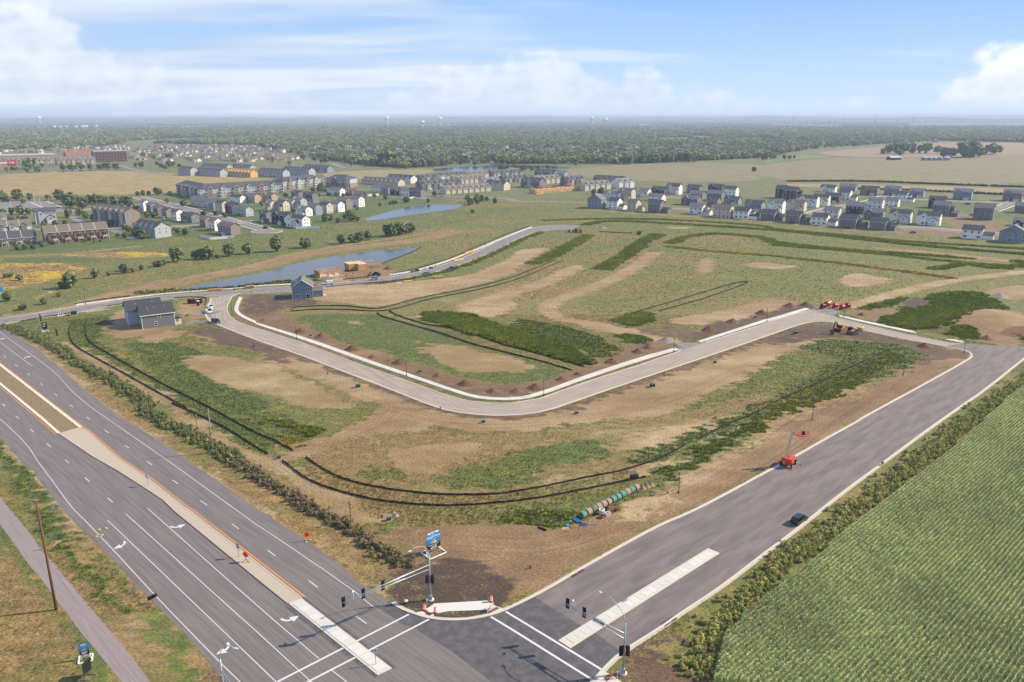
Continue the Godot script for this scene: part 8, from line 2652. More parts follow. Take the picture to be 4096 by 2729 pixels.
# ground: vegetation cover, soil darkness, dryness, plant height (m), stroke width (0: polygon), outline
const PAINT := [
[0.85,0.3,0.42,0.25,0,[-364,-526,-313,-541,-191,-577,-154,-626,-101,-690,0,-789,71,-741,213,-646,294,-589,365,-522,303,-430,155,-464,0,-400,-74,-351,-135,-400,-183,-362,-219,-321,-227,-312]],
[1,0.4,0.0,0.0,0,[-369,-522,-325,-526,-289,-553,-251,-556,-242,-546,-273,-508,-299,-491,-343,-483]],
[1,0.4,0.05,0.0,0,[-462,-660,-367,-639,-404,-843,-275,-843,-187,-905,-95,-867,-51,-809,-94,-789,-130,-667,-156,-595,-189,-572,-198,-561,-246,-556,-293,-561,-319,-513,-357,-504]],
[0.9,0.3,0.35,0.3,0,[-246,-546,-189,-572,-161,-619,-129,-660,-46,-732,0,-759,0,-698,-101,-526,-155,-464,-219,-468,-274,-495]],
[0.9,0.25,0.55,0.3,0,[-102,-577,-64,-607,-24,-675,0,-667,0,-595,-44,-475,-71,-475]],
[1,0.4,0.05,0.0,0,[83,-867,156,-867,173,-778,232,-706,308,-619,402,-577,668,-977,464,-892,350,-918,295,-905,198,-892,105,-843]],
[0.6,0.3,0.75,0,7,[70,-732,127,-698,213,-646,292,-586,360,-526]],
[0.2,0.5,0.5,0,0,[410,-741,408,-690,412,-626,382,-577,328,-561,288,-577,304,-601,350,-601,363,-675]],
[1,0.4,0.97,0.4,0,[-325,-457,-304,-455,-284,-464,-245,-447,-243,-425,-248,-403,-251,-388,-259,-383,-272,-379]],
[1,0.4,0.93,0.3,0,[-290,-487,-262,-500,-221,-495,-211,-479,-243,-475,-272,-479]],
[1,0.4,0.95,0.3,0,[-236,-365,-231,-374,-230,-383,-227,-379,-229,-370,-227,-358]],
[1,0.3,0.12,0.2,0,[-317,-475,-272,-479,-244,-464,-273,-457,-305,-457]],
[0.1,0.15,0.7,0,2.2,[-333,-479,-289,-485,-266,-508,-251,-522]],
[0.35,0.35,0.85,0.15,16,[-202,-349,-192,-382,-182,-398,-164,-425,-148,-443,-139,-479,-106,-517,-66,-546,-42,-595]],
[0.05,0.25,0.8,0,4,[-203,-342,-196,-378,-185,-403,-170,-424,-152,-454,-143,-491,-109,-531,-76,-566,-47,-601]],
[1,0.3,0.2,0.8,3,[-187,-374,-154,-383,-137,-388,-134,-397,-116,-401,-113,-422,-107,-426]],
[0.62,0.3,0.5,0.2,0,[-119,-351,-100,-343,-61,-339,0,-403,27,-468,100,-504,161,-484,194,-447,229,-406,167,-356,115,-339,64,-291,0,-238,-12,-238,-96,-323,-113,-331]],
[0.85,0.3,0.48,0.35,0,[45,-601,119,-607,196,-595,160,-480,228,-415,171,-365,138,-347,126,-374,62,-331,20,-339,58,-403,95,-496]],
[0.9,0.3,0.55,0.4,0,[0,-526,57,-577,107,-541,93,-504,54,-424,11,-370,0,-392]],
[0.85,0.3,0.62,0.35,0,[0,-406,34,-480,82,-531,93,-504,62,-437,33,-387,13,-367,0,-356]],
[0.16,0.12,0.75,0.05,0,[-101,-392,-73,-395,-54,-405,-38,-412,-24,-421,0,-480,0,-504,27,-518,10,-468,0,-437,0,-425,-20,-392,-45,-367,-63,-343,-85,-358,-100,-360]],
[0.14,0.15,0.7,0.05,0,[0,-392,16,-409,28,-443,42,-454,37,-430,17,-392,0,-370]],
[0.12,0.12,0.75,0.05,0,[-30,-345,-13,-370,0,-395,0,-392,5,-374,0,-365,0,-339,-12,-323]],
[0.2,0.15,0.7,0.05,0,[111,-464,124,-480,119,-454,109,-424,104,-430]],
[0.2,0.15,0.7,0.05,0,[134,-454,152,-464,154,-454,168,-447,151,-437,139,-443]],
[0.12,0.12,0.75,0.05,0,[177,-415,193,-430,206,-409,186,-392,168,-390]],
[0.15,0.18,0.7,0.05,0,[64,-323,93,-339,123,-362,123,-362,137,-358,120,-339,94,-323,73,-312]],
[0.05,0.15,0.7,0,9,[91,-496,74,-454,60,-421,39,-387,21,-362,15,-349,16,-333,23,-323,40,-309,56,-294,64,-288]],
[0.05,0.08,0.7,0,8,[155,-345,169,-360,197,-382,228,-403,252,-415,293,-433]],
[1,0.3,0.08,0.9,10,[108,-577,91,-541,67,-475,68,-480,50,-437]],
[1,0.3,0.1,0.7,9,[56,-572,28,-495,13,-457,20,-480,10,-454]],
[1,0.4,0.12,1.3,7,[57,-626,80,-656,141,-629,198,-601,240,-559,281,-517,332,-483]],
[1,0.4,0.2,1.2,5,[25,-653,75,-667,138,-660,204,-619,199,-604,244,-569,271,-541,346,-504]],
[1,0.4,0.12,1.3,7,[108,-531,127,-566,155,-580,184,-556,178,-536,217,-504,264,-483,315,-457]],
[1,0.4,0.55,0.9,5,[104,-519,127,-500,161,-483,161,-484,202,-450,225,-427,238,-411]],
[1,0.4,0.15,1.2,6,[239,-437,270,-457,277,-437,303,-454]],
[1,0.4,0.2,1.0,6,[175,-526,228,-495,269,-457,299,-443]],
[0.3,0.2,0.75,0.1,0,[240,-517,272,-500,305,-468,296,-459,275,-479,241,-508]],
[0.3,0.2,0.75,0.1,0,[117,-619,146,-613,126,-601]],
[0.8,0.35,0.22,0.15,0,[-95,-323,-91,-335,-60,-334,-38,-309,-19,-288,0,-271,20,-252,11,-247,0,-240,0,-239,-16,-244,-33,-261,-46,-274,-71,-296]],
[0.3,0.2,0.6,0.05,0,[-36,-285,-25,-288,-10,-276,0,-267,8,-257,0,-249,0,-254,-17,-251,-29,-264]],
[0.25,0.2,0.6,0.05,0,[-72,-321,-66,-323,-62,-318,-67,-314]],
[1,0.3,0.08,1.5,0,[-42,-331,-39,-338,-22,-333,-12,-321,0,-309,0,-309,13,-296,24,-272,29,-264,25,-259,12,-272,0,-284,0,-283,-11,-291,-27,-307]],
[0.9,0.3,0.25,0.5,0,[0,-323,14,-319,31,-302,41,-278,31,-266,21,-284,0,-309]],
[0.25,0.7,0.3,0.05,0,[49,-309,68,-314,76,-305,67,-294,53,-302]],
[1,0.3,0.1,0.9,0,[42,-323,56,-339,65,-333,54,-312,50,-312]],
[1,0.3,0.1,0.9,0,[41,-299,49,-300,52,-290,46,-286]],
[0.05,0.55,0.5,0,0,[-129,-351,-116,-343,-97,-331,-83,-305,-60,-282,-46,-272,-33,-259,-16,-243,0,-237,11,-244,23,-256,34,-270,44,-284,50,-290,63,-286,62,-278,25,-245,3,-225,-5,-224,-19,-229,-57,-266,-107,-312,-120,-323,-129,-356,-131,-372]],
[0.05,0.9,0.5,0,0,[67,-296,79,-312,115,-339,115,-339,136,-356,141,-351,135,-342,110,-323,74,-289]],
[0.05,0.8,0.5,0,0,[-132,-367,-126,-374,-126,-374,-106,-367,-85,-356,-101,-347,-113,-331,-120,-331]],
[0.72,0.3,0.42,0.15,0,[-194,-316,-178,-331,-127,-288,-94,-272,-64,-245,-37,-215,-37,-225,-49,-197,-57,-187,-66,-185,-108,-226,-120,-238,-170,-286]],
[0.95,0.4,0.2,0.35,0,[-179,-302,-186,-327,-177,-331,-166,-305,-162,-291,-166,-290]],
[0.9,0.4,0.15,0.3,0,[-152,-288,-136,-291,-112,-272,-90,-243,-78,-223,-77,-220,-64,-208,-54,-200,-56,-190,-64,-197,-89,-220,-104,-232,-131,-261]],
[0.35,0.2,0.65,0.05,0,[-124,-272,-92,-267,-67,-243,-44,-218,-48,-221,-60,-215,-82,-235,-90,-232,-112,-257]],
[1,0.4,0.1,0.9,0,[-74,-214,-66,-208,-55,-202,-54,-198,-58,-197,-64,-202]],
[1,0.4,0.3,0.7,0,[-79,-214,-74,-208,-71,-200,-64,-197,-56,-194,-56,-189,-63,-191,-70,-197]],
[1,0.4,0.25,0.35,8,[-187,-323,-174,-299,-165,-286,-138,-259,-106,-228,-88,-213,-86,-210,-70,-195,-63,-189]],
[0.5,0.25,0.6,0.15,0,[-56,-181,-48,-189,-39,-199,-26,-202,-11,-199,0,-199,12,-201,32,-211,62,-219,82,-235,77,-217,42,-185,33,-178,18,-170,0,-163,-11,-162,-29,-165,-44,-172]],
[0.85,0.3,0.4,0.3,0,[-39,-177,-28,-176,-22,-171,-30,-167,-38,-170]],
[0.8,0.3,0.3,0.25,0,[-10,-177,0,-186,0,-188,8,-181,5,-168,0,-167,-17,-164,-20,-176]],
[0.85,0.35,0.2,0.2,0,[0,-188,15,-193,26,-193,31,-190,19,-181,8,-177]],
[0.12,0.12,0.7,0,0,[-33,-189,-13,-191,-10,-189,-15,-179,-26,-174,-33,-181]],
[0.15,0.15,0.7,0,0,[26,-190,46,-205,76,-220,66,-208,41,-191,28,-186]],
[0.9,0.3,0.3,0.4,0,[29,-178,30,-185,41,-191,52,-203,79,-224,79,-224,108,-257,120,-267,119,-261,87,-227,70,-212,46,-190,36,-181]],
[0.75,0.3,0.7,0.3,7,[-53,-177,-43,-168,-32,-162,-19,-159,-6,-159,8,-163,21,-168,32,-174]],
[0.15,0.15,0.7,0.05,0,[24,-170,36,-181,41,-183,41,-181,32,-172]],
[0.8,0.3,0.62,0.3,0,[-45,-166,-28,-158,-13,-156,0,-158,7,-160,15,-163,15,-161,7,-156,0,-152,-4,-148,-11,-149,-20,-150,-26,-149,-31,-153,-39,-161]],
[0.9,0.3,0.35,0.5,0,[0,-155,8,-156,14,-153,10,-147,5,-146,0,-148,-4,-150]],
[0.08,0.15,0.65,0,6,[-175,-288,-162,-276,-148,-263,-126,-242,-107,-224,-93,-210,-100,-214,-80,-194,-65,-180]],
[0.06,0.13,0.65,0,0,[-72,-188,-67,-186,-59,-182,-54,-175,-45,-166,-36,-161,-31,-153,-31,-147,-35,-147,-46,-159,-56,-170,-64,-177,-68,-181]],
[0.05,0.2,0.6,0,0,[-63,-185,-57,-187,-50,-198,-40,-211,-38,-225,-45,-221,-63,-243,-92,-267,-95,-274,-113,-286,-131,-299,-127,-312,-100,-291,-58,-251,-38,-232,-21,-216,-8,-211,0,-211,10,-214,43,-244,102,-296,118,-311,135,-319,152,-293,170,-275,165,-267,153,-266,149,-278,138,-291,121,-290,92,-267,82,-251,62,-231,41,-208,29,-211,12,-203,0,-200,-8,-200,-20,-204,-32,-201,-41,-198,-48,-189,-56,-181,-59,-181]],
[0.1,0.75,0.5,0,3.2,[-122,-309,-99,-288,-77,-269,-57,-250,-38,-231,-25,-218,-18,-213,-8,-210,0,-210,10,-213,24,-225,43,-243,71,-267,101,-294,117,-309,134,-316]],
[0.05,0.85,0.5,0,0,[102,-297,118,-311,134,-318,144,-304,169,-274,167,-270,139,-243,122,-229,147,-267,141,-288,124,-297,97,-281]],
[0.05,0.8,0.5,0,0,[-134,-307,-126,-314,-100,-291,-82,-272,-78,-257,-95,-274,-114,-288]],
[0.95,0.3,0.2,0.35,0,[107,-281,120,-293,138,-291,143,-286,149,-282,153,-272,145,-263,115,-238,90,-218,77,-208,74,-208,77,-218,110,-251,118,-267,114,-272]],
[0.9,0.3,0.3,0.5,0,[33,-170,40,-177,50,-191,76,-216,81,-220,112,-249,140,-276,144,-272,123,-249,95,-223,85,-214,70,-197,66,-200,47,-179,37,-170]],
[0.3,0.15,0.75,0.05,0,[35,-168,46,-177,72,-202,73,-207,91,-220,116,-241,117,-238,94,-219,71,-198,64,-191,42,-168]],
[0.05,0.42,0.6,0,0,[36,-166,45,-173,69,-193,71,-199,94,-221,103,-225,126,-246,152,-268,166,-268,139,-242,100,-208,84,-193,63,-174,39,-154,33,-149,13,-131,0,-120,0,-119,-22,-120,-26,-127,-22,-133,-27,-145,-25,-149,-13,-148,0,-151,7,-145,16,-150,25,-158]],
[0.05,0.95,0.5,0,0,[-26,-127,-19,-132,-10,-137,-5,-133,0,-127,1,-125,0,-120,-7,-116,-14,-116,-22,-120]],
[0.12,0.1,0.7,0,0,[25,-158,35,-163,37,-161,29,-153,20,-148]],
[0.7,0.3,0.3,0.15,0,[26,-147,31,-150,36,-154,36,-153,28,-147,27,-146]],
[0.6,0.3,0.3,0.1,0,[11,-132,14,-135,15,-135,12,-130,10,-130]],
[0.4,0.5,0.4,0.1,0,[14,-103,28,-116,51,-138,77,-163,141,-224,184,-266,178,-257,139,-221,147,-226,98,-180,70,-153,50,-134,40,-124,30,-114,28,-113]],
[0.05,0.75,0.5,0,0,[13,-100,18,-107,26,-114,29,-111,28,-107,30,-105,30,-100,29,-95,11,-95]],
[1,0.4,0.5,0.0,14,[30,-103,35,-113,49,-131,65,-145,85,-163,111,-190,143,-219,173,-249]],
[0.85,0.3,0.72,0.1,0,[-251,-347,-211,-309,-198,-302,-178,-284,-160,-267,-139,-247,-113,-221,-123,-225,-97,-200,-76,-183,-60,-166,-44,-152,-32,-140,-24,-133,-26,-127,-27,-126,-41,-140,-57,-155,-93,-191,-120,-216,-141,-239,-211,-308]],
[0.02,0.12,0.6,0,1.6,[-236,-333,-212,-310,-179,-280,-140,-237,-112,-208,-112,-209,-93,-191,-57,-155,-42,-142,-32,-131,-30,-128,-25,-123]],
[1,0.4,0.3,0.0,5,[-198,-302,-178,-285,-161,-271,-151,-259,-141,-251,-127,-238,-109,-220,-98,-208,-105,-211,-91,-200,-78,-189,-71,-181]],
[1,0.4,0.7,0.0,5,[-62,-171,-52,-162,-42,-154,-33,-145,-22,-134]],
[0.9,0.35,0.7,0.15,0,[-201,-257,-140,-196,-116,-172,-91,-146,-75,-131,-65,-121,-50,-106,-41,-97,-48,-91,-82,-91]],
[1,0.35,0.12,0.4,3.0,[-148,-199,-124,-176,-111,-162,-97,-146,-89,-138,-81,-129,-70,-119,-61,-111,-54,-105,-49,-100]],
[1,0.35,0.3,0.3,3.0,[-130,-181,-111,-161,-96,-147,-87,-142,-76,-130,-65,-120,-56,-111,-50,-105]],
[0.3,0.25,0.75,0,1.2,[-98,-151,-79,-130,-70,-121,-67,-116,-56,-105]],
[0.95,0.35,0.3,0.1,3,[-113,-151,-93,-130,-87,-125,-72,-111,-62,-100]],
[0.05,0.15,0.7,0,1.4,[-157,-213,-139,-195,-124,-180,-116,-172,-104,-159,-91,-146,-75,-131,-65,-121,-50,-106,-45,-101]],
[0.1,0.1,0.75,0,0,[-95,-143,-94,-144,-92,-142,-92,-140,-94,-141]],
[0.1,0.1,0.75,0,0,[-71,-118,-70,-118,-65,-112,-60,-107,-61,-107,-67,-113]],
[0.1,0.6,0.6,0,0,[-49,-104,-46,-102,-41,-97,-46,-97]],
[0.02,0.3,0.5,0,0,[-174,-323,-178,-342,-175,-347,-152,-307,-140,-314,-138,-311,-147,-296,-156,-293,-165,-305]],
[0.3,0.2,0.6,0,0,[-160,-358,-148,-365,-141,-345,-153,-342]],
[0.03,0.25,0.5,0,0,[-157,-351,-143,-351,-133,-323,-143,-323]],
[0.05,0.1,0.5,0,0,[-195,-337,-187,-346,-184,-342,-189,-335]],
[0.05,0.15,0.5,0,0,[-148,-297,-135,-309,-131,-300,-140,-290,-142,-285]],
[0.05,0.2,0.6,0,5,[-229,-329,-215,-333,-203,-349]],
[0.04,0.4,0.5,0,0,[-109,-425,-106,-437,-93,-440,-75,-447,-66,-440,-67,-419,-77,-409,-99,-398,-105,-409]],
[0.05,0.12,0.5,0,0,[-101,-415,-91,-415,-86,-403,-94,-398]],
[0.4,0.3,0.6,0.1,0,[-65,-433,-55,-457,-39,-492,-32,-500,-44,-479,-61,-450]],
[1,0.3,0.1,0.8,4,[-72,-400,-56,-411,-40,-429,-26,-455,-11,-494,5,-546,21,-589]],
[1,0.3,0.1,1.2,0,[156,-323,176,-343,207,-374,232,-381,228,-356,223,-339,200,-325,184,-312,170,-303,160,-309,156,-316]],
[0,1,0.3,0,0,[181,-353,190,-365,198,-367,196,-353,188,-347,180,-339]],
[0.05,0.5,0.5,0,0,[167,-345,176,-339,169,-333,156,-323,152,-321,147,-331,149,-337]],
[0.05,0.35,0.5,0,0,[181,-311,197,-323,210,-333,230,-335,220,-312,210,-307,200,-296,195,-284,185,-284,181,-291,183,-302]],
[1,0.3,0.15,0.9,0,[172,-300,182,-305,187,-302,183,-291,175,-293]],
[1,0.3,0.25,0.9,0,[203,-302,216,-312,214,-296,200,-288]],
[1,0.3,0.2,0.7,0,[155,-343,173,-358,188,-367,192,-365,173,-347,159,-339]],
[0.2,0.2,0.65,0,0,[235,-382,268,-398,252,-370,237,-358,234,-367]],
[0.1,1,0.25,0,0,[31,-99,35,-110,42,-117,46,-121,57,-131,69,-143,94,-166,121,-191,160,-230,182,-243,212,-254,137,-146,96,-100,61,-93]]]
const WHEEL_TRACKS := [
[14,0.5,[15.0,-134.4,27.7,-147.0,39.2,-157.6,65.0,-180.6,89.6,-208.5,111.3,-229.4,136.7,-253.3,155.2,-267.0]],
[10,0.5,[-78.5,-259.3,-58.6,-238.6,-38.0,-219.8,-20.5,-208.4,0.0,-206.8,19.2,-212.7,43.3,-222.6,75.1,-254.4,94.1,-272.3,114.5,-295.7]],
[8,0.5,[-59.5,-180.6,-48.4,-192.9,-39.1,-206.8,-34.6,-219.0,-41.1,-218.9]],
[5,0.5,[-170.5,-283.5,-125.3,-240.8,-93.1,-209.3,-79.3,-192.9,-65.0,-180.6,-50.5,-167.2,-34.5,-151.7]],
[7,0.5,[85,-480,52.6,-409.0,20.9,-362.5,14.8,-342.8,27.8,-319.4,59.5,-291.0]],
[8,0.5,[-24.1,-145.2,-12.4,-142.2,0.0,-140.5,6.7,-140.5,16.0,-145.2,26.2,-152.6]],
[8,0.5,[-19.9,-130.4,-9.5,-130.4,-1.1,-123.3]],
[5,0.5,[-130.6,-308.8,-96.8,-280.6,-74.7,-259.3]],
[6,0.5,[-47.7,-218.9,-41.7,-222.6,-31.3,-218.9]]]
const FIELDS := [
["golden_field","gold",[-862,-1181,-776,-1199,-714,-1265,-607,-1278,-543,-1233,-365,-1128,-314,-1079,-392,-882,-497,-873,-616,-837]],
["dry_meadow","drymeadow",[-291,-1181,-284,-1265,-137,-1327,-121,-1252,-139,-1181,-184,-1159,-216,-1079,-215,-1042]],
["tan_crop_field","crop",[74,-1278,130,-1355,221,-1463,347,-1534,449,-1423,470,-1456,687,-1700,827,-1656,1069,-1797,1276,-1850,682,-977,489,-1057,372,-1057,375,-1159,304,-1025,164,-1079,93,-1128]],
["strip_crop_field","crop2",[353,-1034,471,-1017,652,-932,603,-861,474,-912,416,-954,345,-977]],
["brown_field","brown",[724,-1940,1073,-2308,1415,-2699,1817,-2643,1280,-1855,840,-1682,710,-1728]],
["green_meadow","meadow",[493,-1565,550,-1626,619,-1839,721,-1728,590,-1626,492,-1527,459,-1423]],
["far_tan_field","brown",[3106,-9766,3502,-8483,2807,-6932,2332,-7326]],
["far_tan_field","brown",[5050,-10231,8296,-12155,5007,-7326,3620,-7326]],
["quarry_ground","sandy",[-3341,-6716,-3079,-7326,-2095,-6578,-1639,-7326,-2148,-5860,-2623,-5371]],
["quarry_ground","sandy",[-4241,-6259,-3745,-6578,-2940,-5704,-3553,-5239]],
["far_meadow","meadow",[1194,-8831,1742,-9209,1260,-7768]]]
const STREETS := [
["residential_street",8,[-412,-857,-312,-745,-223,-636,-202,-613,-180,-586]],
["residential_street",7,[-375,-607,-368,-601,-312,-607,-249,-619,-214,-649]],
["apartment_drive",8,[-351,-789,-304,-778,-281,-843,-243,-855,-207,-905,-171,-947]],
["collector_road",10,[-176,-977,-119,-905,-77,-855,0,-837,0,-804,33,-804,76,-794]],
["avenue",10,[-487,-804,-418,-723,-410,-723,-371,-769,-347,-778]],
["townhome_lane",7,[-409,-714,-360,-646,-342,-626]],
["townhome_court",7,[-306,-595,-266,-546]],
["main_street",9,[152,-741,166,-736,195,-698]],
["main_street",9,[303,-610,328,-607,342,-586,375,-566]],
["side_street",8,[151,-837,184,-849,191,-809]],
["side_street",8,[262,-690,299,-741,356,-789,415,-867]],
["side_street",8,[424,-826,456,-809,499,-789,522,-799]],
["curved_street",8,[444,-723,487,-769,530,-820]],
["lakeside_road",10,[-338,-1491,-284,-1332,-255,-1332,-197,-1361,-25,-1491]],
["crossing_road",12,[-704,-1423,-607,-1278,-531,-1204]],
["crossing_road",9,[-781,-1181,-739,-1278,-646,-1305,-581,-1278]]]
const PARKING := [-555,-815,-492,-809,-436,-741,-423,-698,-473,-690]
const CORN := [30.8,-99.1,35.5,-109.9,42.0,-117.2,46.2,-121.3,57.4,-131.4,68.9,-143.0,93.8,-166.1,120.8,-191.5,159.8,-230.4,182.1,-243.0,212.4,-254.4,136.8,-146.1,96.1,-99.6,60.9,-92.9]
const FOREST_FRONT := [-1541,-2014,-1294,-2014,-1196,-2137,-1226,-2568,-958,-2508,-767,-2394,-592,-2014,-354,-1565,-264,-1423,-175,-1338,-91,-1456,-11,-1473,0,-1450,81,-1473,202,-1473,352,-1557,544,-1691,680,-1952,794,-2115,1127,-2469,1549,-2882,1728,-2699,1992,-2589]
const SCATTER := {"brownroofs":[-969,-2014,-1086,-2488,-740,-2308,-358,-1456,-481,-1491,-663,-1509,-754,-1565],"brownback":[-1349,-2014,-1246,-2227,-1144,-2394,-1001,-2081,-1068,-1952,-1232,-1839],"treehouses":[-647,-2014,-520,-2308,-268,-2308,0,-2151,326,-2394,740,-2308,767,-2394,559,-1738,377,-1839,184,-1491,0,-1565,0,-1456,-186,-1423,-373,-1647,-516,-1839],"rightrows":[903,-2948,1347,-3248,1700,-3248,1482,-2757,1093,-2350,794,-2115,679,-2115],"farhouses":[-1737,-7768,-1019,-8831,0,-7768,1432,-8831,2207,-6932,2629,-6578,2096,-5239,1181,-4844,177,-4352,-310,-5034,-1363,-6932]}
const APARTMENT := [[-330,-829,-260,-889],[-269,-925,-237,-984],[-231,-977,-199,-967],[-381,-892,-330,-829]]
# trees by place: x, z, height, order from the left
const TREES := {
"goldenrod meadow":[-238.7,-357.9,5.2,33,-221.1,-340.7,3.0,94,-274.8,-413.3,2.4,22,-274.0,-416.3,2.1,41,-262.7,-406.1,3.2,78,-229.1,-387.0,3.7,250,-225.2,-387.0,8.4,281,-225.6,-411.9,5.4,378,-221.7,-419.3,2.4,435,-216,-425,5.5,496,-213,-429,2.8,529,-211,-435,3.1,566,-207,-445,3.5,626,-205,-450,3.6,657,-218.1,-351.3,3.1,174,-219.9,-367.1,2.2,235],
"pondside meadow":[-202,-461,9.5,700,-194,-470,5.7,783,-190,-470,7.0,809,-186,-470,8.4,835,-182,-474,2.4,868,-177,-481,8.2,918,-168,-489,7.0,992,-205,-446,3.8,644,-220,-433,4.1,496,-153,-498,10.2,1102,-138,-513,7.1,1218],
"middle meadow":[-117,-530,6.9,1365,-111,-535,6.2,1405,-106,-538,7.6,1439,-102,-548,6.6,1474,-89,-564,9.9,1557,-83,-572,9.6,1596,-79,-577,7.3,1626,-76,-586,7.4,1648],
"middle pond|c":[-45,-799,8.2,1870,-40,-778,6.4,1887,-35,-783,10.0,1907,-31,-804,7.2,1929,-26,-809,5.0,1946,-17,-783,6.5,1979,-36,-706,3.9,1890,-85,-861,5.9,1737,-85,-794,4.9,1711,-42,-769,4.2,1879],
"houses by the middle pond":[-155,-646,7.2,1302,-153,-653,5.4,1320,-143,-639,4.4,1352,-141,-660,5.5,1381,-143,-682,5.7,1394,-134,-649,7.7,1407,-129,-649,5.0,1431,-121,-778,3.7,1561,-119,-783,3.8,1572,-116,-783,3.8,1583,-107,-794,6.5,1626,-129,-764,3.2,1518],
"belt beside the avenue":[-526,-809,11.1,13,-517,-804,6.1,35,-514,-815,12.6,70,-493,-789,4.9,89,-505,-820,7.6,120,-492,-831,4.6,191,-474,-820,11.2,237,-424,-750,14.4,278,-444,-778,10.7,261,-434,-778,9.6,305,-407,-741,11.2,331,-426,-789,8.7,357,-420,-789,9.7,378,-409,-778,9.6,405,-389,-750,10.3,426,-387,-759,10.4,452,-391,-778,7.5,474,-369,-754,10.9,518,-381,-769,9.5,496,-448,-686,6.6,13,-448,-698,6.3,48,-440,-698,8.2,80,-433,-698,5.8,113,-385,-675,7.9,270,-383,-690,7.2,318,-365,-667,6.5,344],
"townhome lawns":[-349,-649,6.3,374,-341,-646,4.5,405,-319,-616,6.0,442,-301,-601,4.6,496,-290,-586,5.3,515,-286,-561,3.2,470,-278,-556,4.3,502,-275,-566,6.8,546,-264,-551,7.4,568,-364,-619,4.8,224,-362,-629,3.9,259,-315,-517,3.7,170,-313,-526,3.4,211,-320,-506,3.9,100,-316,-508,3.2,131,-324,-504,3.6,67,-298,-538,2.7,337,-289,-533,1.9,376,-287,-538,2.3,402,-250,-580,4.5,716,-241,-572,5.6,744,-258,-592,2.9,694,-370,-613,4.3,174,-423,-656,4.1,44,-423,-667,3.2,74,-405,-646,5.8,96,-349,-723,6.0,542,-365,-732,6.1,492,-317,-675,5.6,583,-311,-675,4.7,613],
"residential streets":[-321,-764,6.3,735,-271,-686,5.2,818,-262,-690,4.3,866,-408,-867,6.5,570,-414,-867,5.3,548,-407,-879,4.2,594,-397,-879,8.4,631,-378,-867,5.3,679,-249,-675,4.2,896,-350,-794,4.9,666,-245,-764,5.3,1046,-199,-710,4.4,1172,-247,-855,4.7,1139,-191,-855,5.8,1346,-184,-855,4.1,1372,-210,-855,4.1,1276,-203,-867,4.7,1313,-182,-619,3.5,1133,-162,-778,3.2,1398,-145,-732,2.5,1431,-149,-849,4.1,1498,-133,-826,4.5,1542,-215,-905,4.9,1302,-220,-912,4.3,1289,-233,-918,5.6,1250,-225,-918,6.3,1278],
"townhome yards":[91,-879,6.6,2372,100,-879,8.4,2405,202,-992,2.7,2690,94,-572,3.2,2559],
"open crop field":[383,-1252,8.1,3016],
"farmstead":[857,-1839,14.6,3533,885,-1866,23.5,3559,914,-1894,26.3,3585,918,-1866,28.4,3616,950,-1894,25.1,3646,871,-1787,14.2,3601,971,-1894,22.6,3681,985,-1894,26.3,3705,997,-1866,19.8,3751,931,-1714,21.6,3777,933,-1691,22.4,3803,960,-1691,35.8,3855,985,-1714,37.4,3877,997,-1714,30.7,3899,963,-1691,18.0,3859,977,-1691,15.7,3885,1091,-1839,17.1,3938,1093,-1812,27.6,3968,1118,-1839,21.9,3986,1022,-1738,18.4,3920,557,-1626,10.8,3137,585,-1647,7.7,3179,537,-1626,9.7,3098,530,-1626,8.7,3085,568,-1626,8.7,3159],
"shopping district":[-800,-1305,17.5,104,-809,-1332,19.6,124,-744,-1240,10.8,148,-760,-1240,9.2,109,-725,-1278,12.8,252,-710,-1278,12.0,289,-709,-1305,9.6,326,-695,-1305,10.5,361,-687,-1318,9.7,396,-687,-1332,10.7,413,-673,-1318,11.5,431,-652,-1305,11.4,465,-804,-1278,8.6,57,-808,-1265,6.8,26,-761,-1392,7.4,313,-806,-1361,8.2,170,-636,-1361,10.9,566,-653,-1376,8.3,544,-629,-1407,8.5,631,-603,-1361,8.2,644,-588,-1361,12.7,679,-595,-1392,9.3,692,-571,-1361,7.3,718,-571,-1305,8.7,661,-805,-1738,10.4,574,-691,-1605,14.9,679,-733,-1626,9.7,613,-901,-2047,9.5,644],
"lakeside":[-254,-1423,8.6,1481,-221,-1407,30.9,1550,-217,-1423,24.7,1563,-229,-1423,19.0,1537,-191,-1361,10.9,1603,-176,-1318,8.8,1624,-164,-1376,10.1,1670,-151,-1376,9.2,1700,-174,-1347,8.1,1640,-137,-1361,7.3,1729,-128,-1423,11.4,1764,-111,-1491,10.9,1811,-92,-1423,7.6,1844,-88,-1491,14.9,1861,-67,-1423,9.5,1898,-57,-1509,11.1,1929,-48,-1491,15.9,1946,-34,-1509,16.1,1977,-15,-1440,18.2,2016,-7,-1456,21.3,2033,-21,-1456,13.6,2003,-288,-1423,10.5,1407,-422,-1605,13.9,1211,-358,-1491,11.9,1285,-389,-1565,10.4,1259,-350,-1491,9.9,1302,-399,-1423,9.5,1159,-481,-1565,7.3,1072,4,-1423,13.3,2057,17,-1252,11.8,2092,32,-1278,8.6,2126,59,-1305,8.7,2192,78,-1423,10.5,2222,43,-1305,7.9,2152,115,-1423,15.2,2305,138,-1456,9.7,2348,157,-1491,15.9,2383,174,-1456,12.6,2426,206,-1456,15.5,2496,216,-1456,17.5,2518,233,-1491,17.9,2544,245,-1491,17.9,2570,260,-1509,19.1,2596,270,-1491,17.9,2622,285,-1509,19.1,2648,298,-1509,19.1,2674,314,-1527,19.3,2701,326,-1527,19.3,2727,339,-1527,19.3,2753,347,-1509,13.1,2779,507,-1605,10.7,3053,514,-1605,14.9,3066,477,-1738,11.5,2922,501,-1738,11.5,2966,430,-1691,15.7,2857]}
